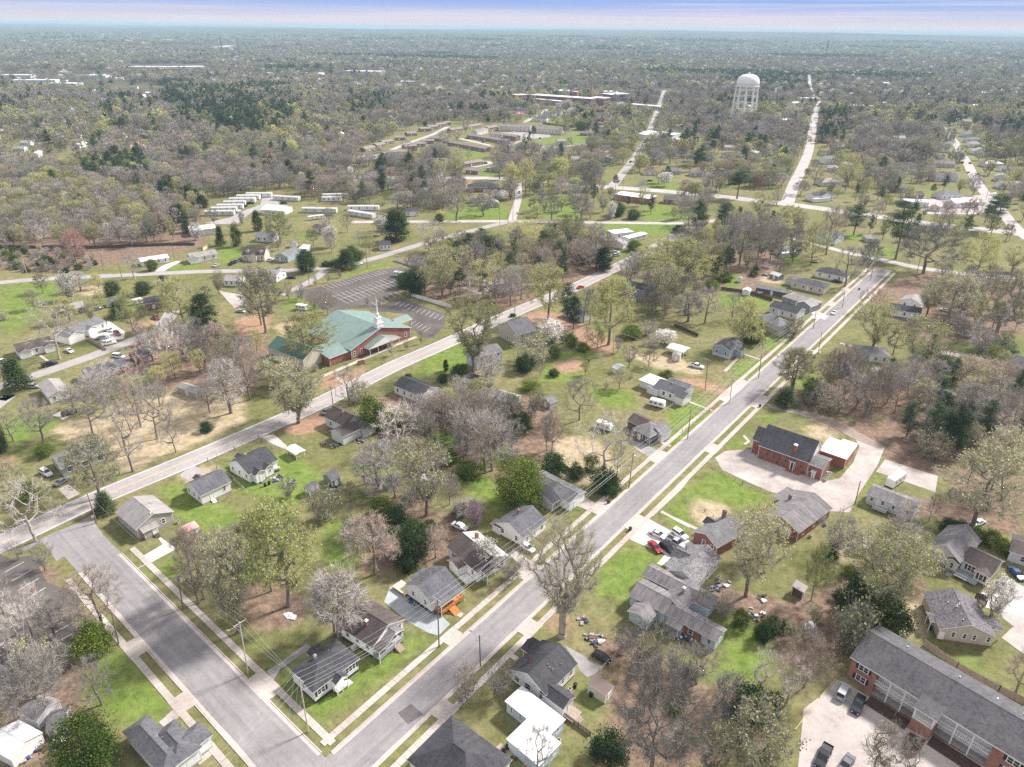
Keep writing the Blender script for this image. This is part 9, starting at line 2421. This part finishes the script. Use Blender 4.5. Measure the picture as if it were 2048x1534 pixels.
for p in NEAR:
 t, x, y, h_, w__, lb, sz = p; nm_, cat_, look = TYPES[t]; V = PT[t]; v = V[0] if lb else V[rr_.randrange(len(V))]
 if not lb:
  n_, j, tot = rank[id(p)]; o_ = ordinal(n_)
  lb = f'{look} nearest to the {LM[j][0]}' if n_ == 1 else f'{look}, {o_} nearest to the {LM[j][0]}' if o_ else f'{look} in the woods by the {LM[j][0]}'
 if len(lb.replace('-', ' ').split()) > 15: lb = lb.replace(look, cat_)
 sc = (w__ / v['w'], w__ / v['w'] * rr_.uniform(.92, 1.08), h_ / v['h'])
 o = thing(nm_, lb, cat_, (x, y, 0), rr_.uniform(0, 6.28), {'bare_tree': 'bare trees', 'bare_shrub': 'bare shrubs', 'evergreen_bush': 'evergreen bushes', 'pine_tree': 'pine trees'}.get(nm_, nm_.replace('_', ' ') + 's'))
 o.scale = sc
 if v['trunk']: put('trunk', v['trunk'], o)
 put('crown', v['crown'], o)
print('individual', cnt, 'rest', len(REST))
# woodland: points carrying a tree each
def low(seed, name, leafm=None, twigm=twig_m, leaves=0, **k): return deciduous(seed, name, leafm=leafm, twigm=twigm, leaves=leaves, ls=1.1, fill=34, tw=11, tl=2.1, twid=.26, **k)
FAR = dict(bare=[low(301, 'far_a'), low(302, 'far_b', form='wide'), low(303, 'far_c', twigm=twig_rust, form='vase')], olive=[low(304, 'far_d', leaf_olive, leaves=.6), low(305, 'far_e', leaf_olive, leaves=.4, form='wide')], bud=[low(306, 'far_f', leaf_bud, leaves=.7)], pine=[evergreen(307, 'far_g', leaf_pine, 17., 6.5, 'round', 26, 14, 1.25, low=.4), evergreen(308, 'far_h', leaf_pine, 15., 6., 'column', 26, 14, 1.25, low=.25)], pear=[low(309, 'far_i', leaf_white, leaves=1.)])
def join(v, name):
 """trunk and crown in one mesh for the woodland"""
 me = bpy.data.meshes.new(name); a_, b_ = v['trunk'], v['crown']; vs, fs, ms, off = [], [], [], 0
 mats = []
 for m_ in (a_, b_):
  if m_ is None: continue
  vs += [tuple(q.co) for q in m_.vertices]; base = len(mats); mats += list(m_.materials)
  fs += [tuple(off + i_ for i_ in pg.vertices) for pg in m_.polygons]; ms += [base + pg.material_index for pg in m_.polygons]; off = len(vs)
 me.from_pydata(vs, [], fs); [me.materials.append(m_) for m_ in mats]; me.polygons.foreach_set('material_index', ms)
 return me
KITS = bpy.data.collections.new('woodland_kit'); KIDX = {}
def kit(key, v, i_):
 if (key, i_) not in KIDX:
  n_ = len(KIDX); o = bpy.data.objects.new(f'kit_{n_:03d}', join(v, f'kit_{n_:03d}')); KITS.objects.link(o); KIDX[key, i_] = (n_, v)
 return KIDX[key, i_]
PTS = []
for t, x, y, h_, w__, lb, sz in REST:
 far_ = math.hypot(x, y) > 800
 tt = {'dome': 'bare', 'dead': 'bare', 'rust': 'bare', 'scrub': 'bare', 'crape': 'bare', 'lime': 'bud', 'thin': 'pine', 'cedar': 'pine', 'mag': 'pine', 'bush': 'pine'}.get(t, t)
 L_ = FAR[tt] if far_ and tt in FAR else PT[t]; i_ = rr_.randrange(len(L_)); n_, v = kit(('f' + tt) if L_ is not PT[t] else t, L_[i_], i_)
 PTS.append((x, y, 0, w__ / v['w'], h_ / v['h'], rr_.uniform(0, 6.28), n_))
# beyond the town to the hills
X, Y = [], []
for r0, r1, sp in ((1150, 1900, 9.5), (1900, 3000, 11.5), (3000, 4800, 16), (4800, 8200, 34)):
 x, y = jgrid(-r1 * .86, r1 * .86, r0 * .8, r1, sp); d = np.hypot(x, y); k = (d > r0) & (d < r1) & (np.abs(np.arctan2(x, y)) < R(38.5)); X.append(x[k]); Y.append(y[k])
X, Y = np.concatenate(X), np.concatenate(Y)
pxs = np.array([proj(x, y, 0) for x, y in zip(X, Y)])
k = (pxs[:, 1] < 196) & free(X, Y, 1., 5.); X, Y, pxs = X[k], Y[k], pxs[k]
op = np.ones(len(X))
for pl, dv in ((((0, 140), (110, 138), (230, 160), (340, 172), (330, 196), (150, 192), (60, 178), (0, 172)), .05), (((0, 143), (220, 140), (260, 158), (150, 172), (0, 168)), .12), (((250, 128), (420, 128), (415, 142), (250, 142)), .05), (((410, 84), (530, 84), (520, 100), (410, 100)), .15), (((500, 125), (560, 125), (560, 133), (500, 133)), .1), (((560, 140), (780, 138), (780, 158), (640, 162)), .3), (((1500, 186), (1600, 186), (1600, 205), (1500, 205)), .2), (((1310, 180), (1345, 180), (1350, 235), (1310, 215)), .15)):
 op[inside(pl, pxs[:, 0], pxs[:, 1])] = dv
f1, f2, f3 = field(X, Y, 190, 21), field(X, Y, 260, 22), field(X, Y, 75, 23)
op *= np.where(f3 > .6, .15, .93)
for b_ in HX:
 u = math.hypot(*b_); al, la = -((X - b_[0]) * b_[0] + (Y - b_[1]) * b_[1]) / u, np.abs((X - b_[0]) * b_[1] - (Y - b_[1]) * b_[0]) / u
 op[(al > -4) & (al < u * .07) & (la < 9)] *= .12
k = rng.random(len(X)) < op; X, Y, f1, f2 = X[k], Y[k], f1[k], f2[k]
Z = hills(X, Y)
for x, y, z, a_, b_ in zip(X, Y, Z, f1, f2):
 r = rr_.random(); tt = 'pine' if r < (.72 if a_ > .8 else .035) else 'bare' if r < .72 - .12 * b_ else 'olive' if r < .9 else 'bud' if r < .965 else 'pear'
 L_ = FAR[tt]; i_ = rr_.randrange(len(L_)); n_, v = kit('f' + tt, L_[i_], i_); h_ = rr_.uniform(10, 16) * (1.2 if tt == 'pine' else 1); dd = math.hypot(x, y); big = 1 + .25 * (dd > 2600) + 1.3 * (dd > 4800); h_ *= 1 + .3 * (dd > 4800)
 PTS.append((x, y, z, rr_.uniform(10.5, 15.) * big / v['w'], h_ / v['h'], rr_.uniform(0, 6.28), n_))
print('woodland', len(PTS), 'kits', len(KIDX))
A_ = np.array(PTS); me = bpy.data.meshes.new('woodland'); me.vertices.add(len(A_)); me.vertices.foreach_set('co', A_[:, :3].ravel())
for nm_, arr, ty in (('sx', A_[:, 3], 'FLOAT'), ('sz', A_[:, 4], 'FLOAT'), ('rot', A_[:, 5], 'FLOAT'), ('kit', A_[:, 6].astype(np.int32), 'INT')):
 at = me.attributes.new(nm_, ty, 'POINT'); at.data.foreach_set('value', arr)
wo = put('woodland', me, kind='stuff')
ng = bpy.data.node_groups.new('woodland', 'GeometryNodeTree'); ng.interface.new_socket('Geometry', in_out='INPUT', socket_type='NodeSocketGeometry'); ng.interface.new_socket('Geometry', in_out='OUTPUT', socket_type='NodeSocketGeometry')
gi, go = ng.nodes.new('NodeGroupInput'), ng.nodes.new('NodeGroupOutput'); iop = ng.nodes.new('GeometryNodeInstanceOnPoints'); ci = ng.nodes.new('GeometryNodeCollectionInfo')
ci.inputs['Collection'].default_value = KITS; ci.inputs['Separate Children'].default_value = True; ci.inputs['Reset Children'].default_value = True
def attr(nm_, ty='FLOAT'):
 n_ = ng.nodes.new('GeometryNodeInputNamedAttribute'); n_.data_type = ty; n_.inputs['Name'].default_value = nm_; return n_.outputs[0]
cb = ng.nodes.new('ShaderNodeCombineXYZ'); ng.links.new(attr('sx'), cb.inputs[0]); ng.links.new(attr('sx'), cb.inputs[1]); ng.links.new(attr('sz'), cb.inputs[2])
cr = ng.nodes.new('ShaderNodeCombineXYZ'); ng.links.new(attr('rot'), cr.inputs[2])
e2r = ng.nodes.new('FunctionNodeEulerToRotation'); ng.links.new(cr.outputs[0], e2r.inputs[0])
for a_, b_ in ((gi.outputs[0], iop.inputs['Points']), (ci.outputs[0], iop.inputs['Instance']), (attr('kit', 'INT'), iop.inputs['Instance Index']), (e2r.outputs[0], iop.inputs['Rotation']), (cb.outputs[0], iop.inputs['Scale']), (iop.outputs[0], go.inputs[0])): ng.links.new(a_, b_)
iop.inputs['Pick Instance'].default_value = True
wo.modifiers.new('plant', 'NODES').node_group = ng
# labels of the court apartments
q = [o for o in bpy.data.objects if o.get('label') == '@apt']
ref = {'brick apartment': 1}
q.sort(key=lambda o: (o.location.x ** 2 + o.location.y ** 2))
BL = bpy.data.objects
rf = [(a_[0], a_[1], a_[2]) for a_ in LM if a_[0] in ('left cream apartment row', 'right cream apartment row', 'large brown brick house')]
by = {}
for o in q:
 j = min(range(len(rf)), key=lambda i_: math.hypot(rf[i_][1] - o.location.x, rf[i_][2] - o.location.y)); by.setdefault(j, []).append((math.hypot(rf[j][1] - o.location.x, rf[j][2] - o.location.y), o.name))
for j, L_ in by.items():
 for i_, (_, nm_) in enumerate(sorted(L_)): BL[nm_]['label'] = f'brown roofed apartment unit, {ordinal(i_ + 1)} nearest to the {rf[j][0]}'
# ------------------------------------------------------------------ air
hz = bpy.data.meshes.new('haze'); x0, x1, y0, y1, z0, z1 = -22000, 22000, -320, 27000, -2, 142
hz.from_pydata([(x, y, z) for z in (z0, z1) for y in (y0, y1) for x in (x0, x1)], [], [(0, 2, 3, 1), (4, 5, 7, 6), (0, 1, 5, 4), (2, 6, 7, 3), (0, 4, 6, 2), (1, 3, 7, 5)])
hm = bpy.data.materials.new('haze'); hm.use_nodes = True; n2 = hm.node_tree; n2.nodes.remove(n2.nodes['Principled BSDF'])
pv = n2.nodes.new('ShaderNodeVolumePrincipled'); pv.inputs['Color'].default_value = (.52, .74, .86, 1); pv.inputs['Density'].default_value = HAZE = .000095; pv.inputs['Anisotropy'].default_value = 0
n2.links.new(pv.outputs[0], n2.nodes['Material Output'].inputs['Volume']); hz.materials.append(hm)
put('haze', hz, kind='stuff')
S.cycles.volume_step_rate = 10; S.cycles.volume_max_steps = 64; S.cycles.max_bounces = 6; S.cycles.volume_bounces = 0; S.cycles.transparent_max_bounces = 8
S.cycles.use_denoising = DENOISE
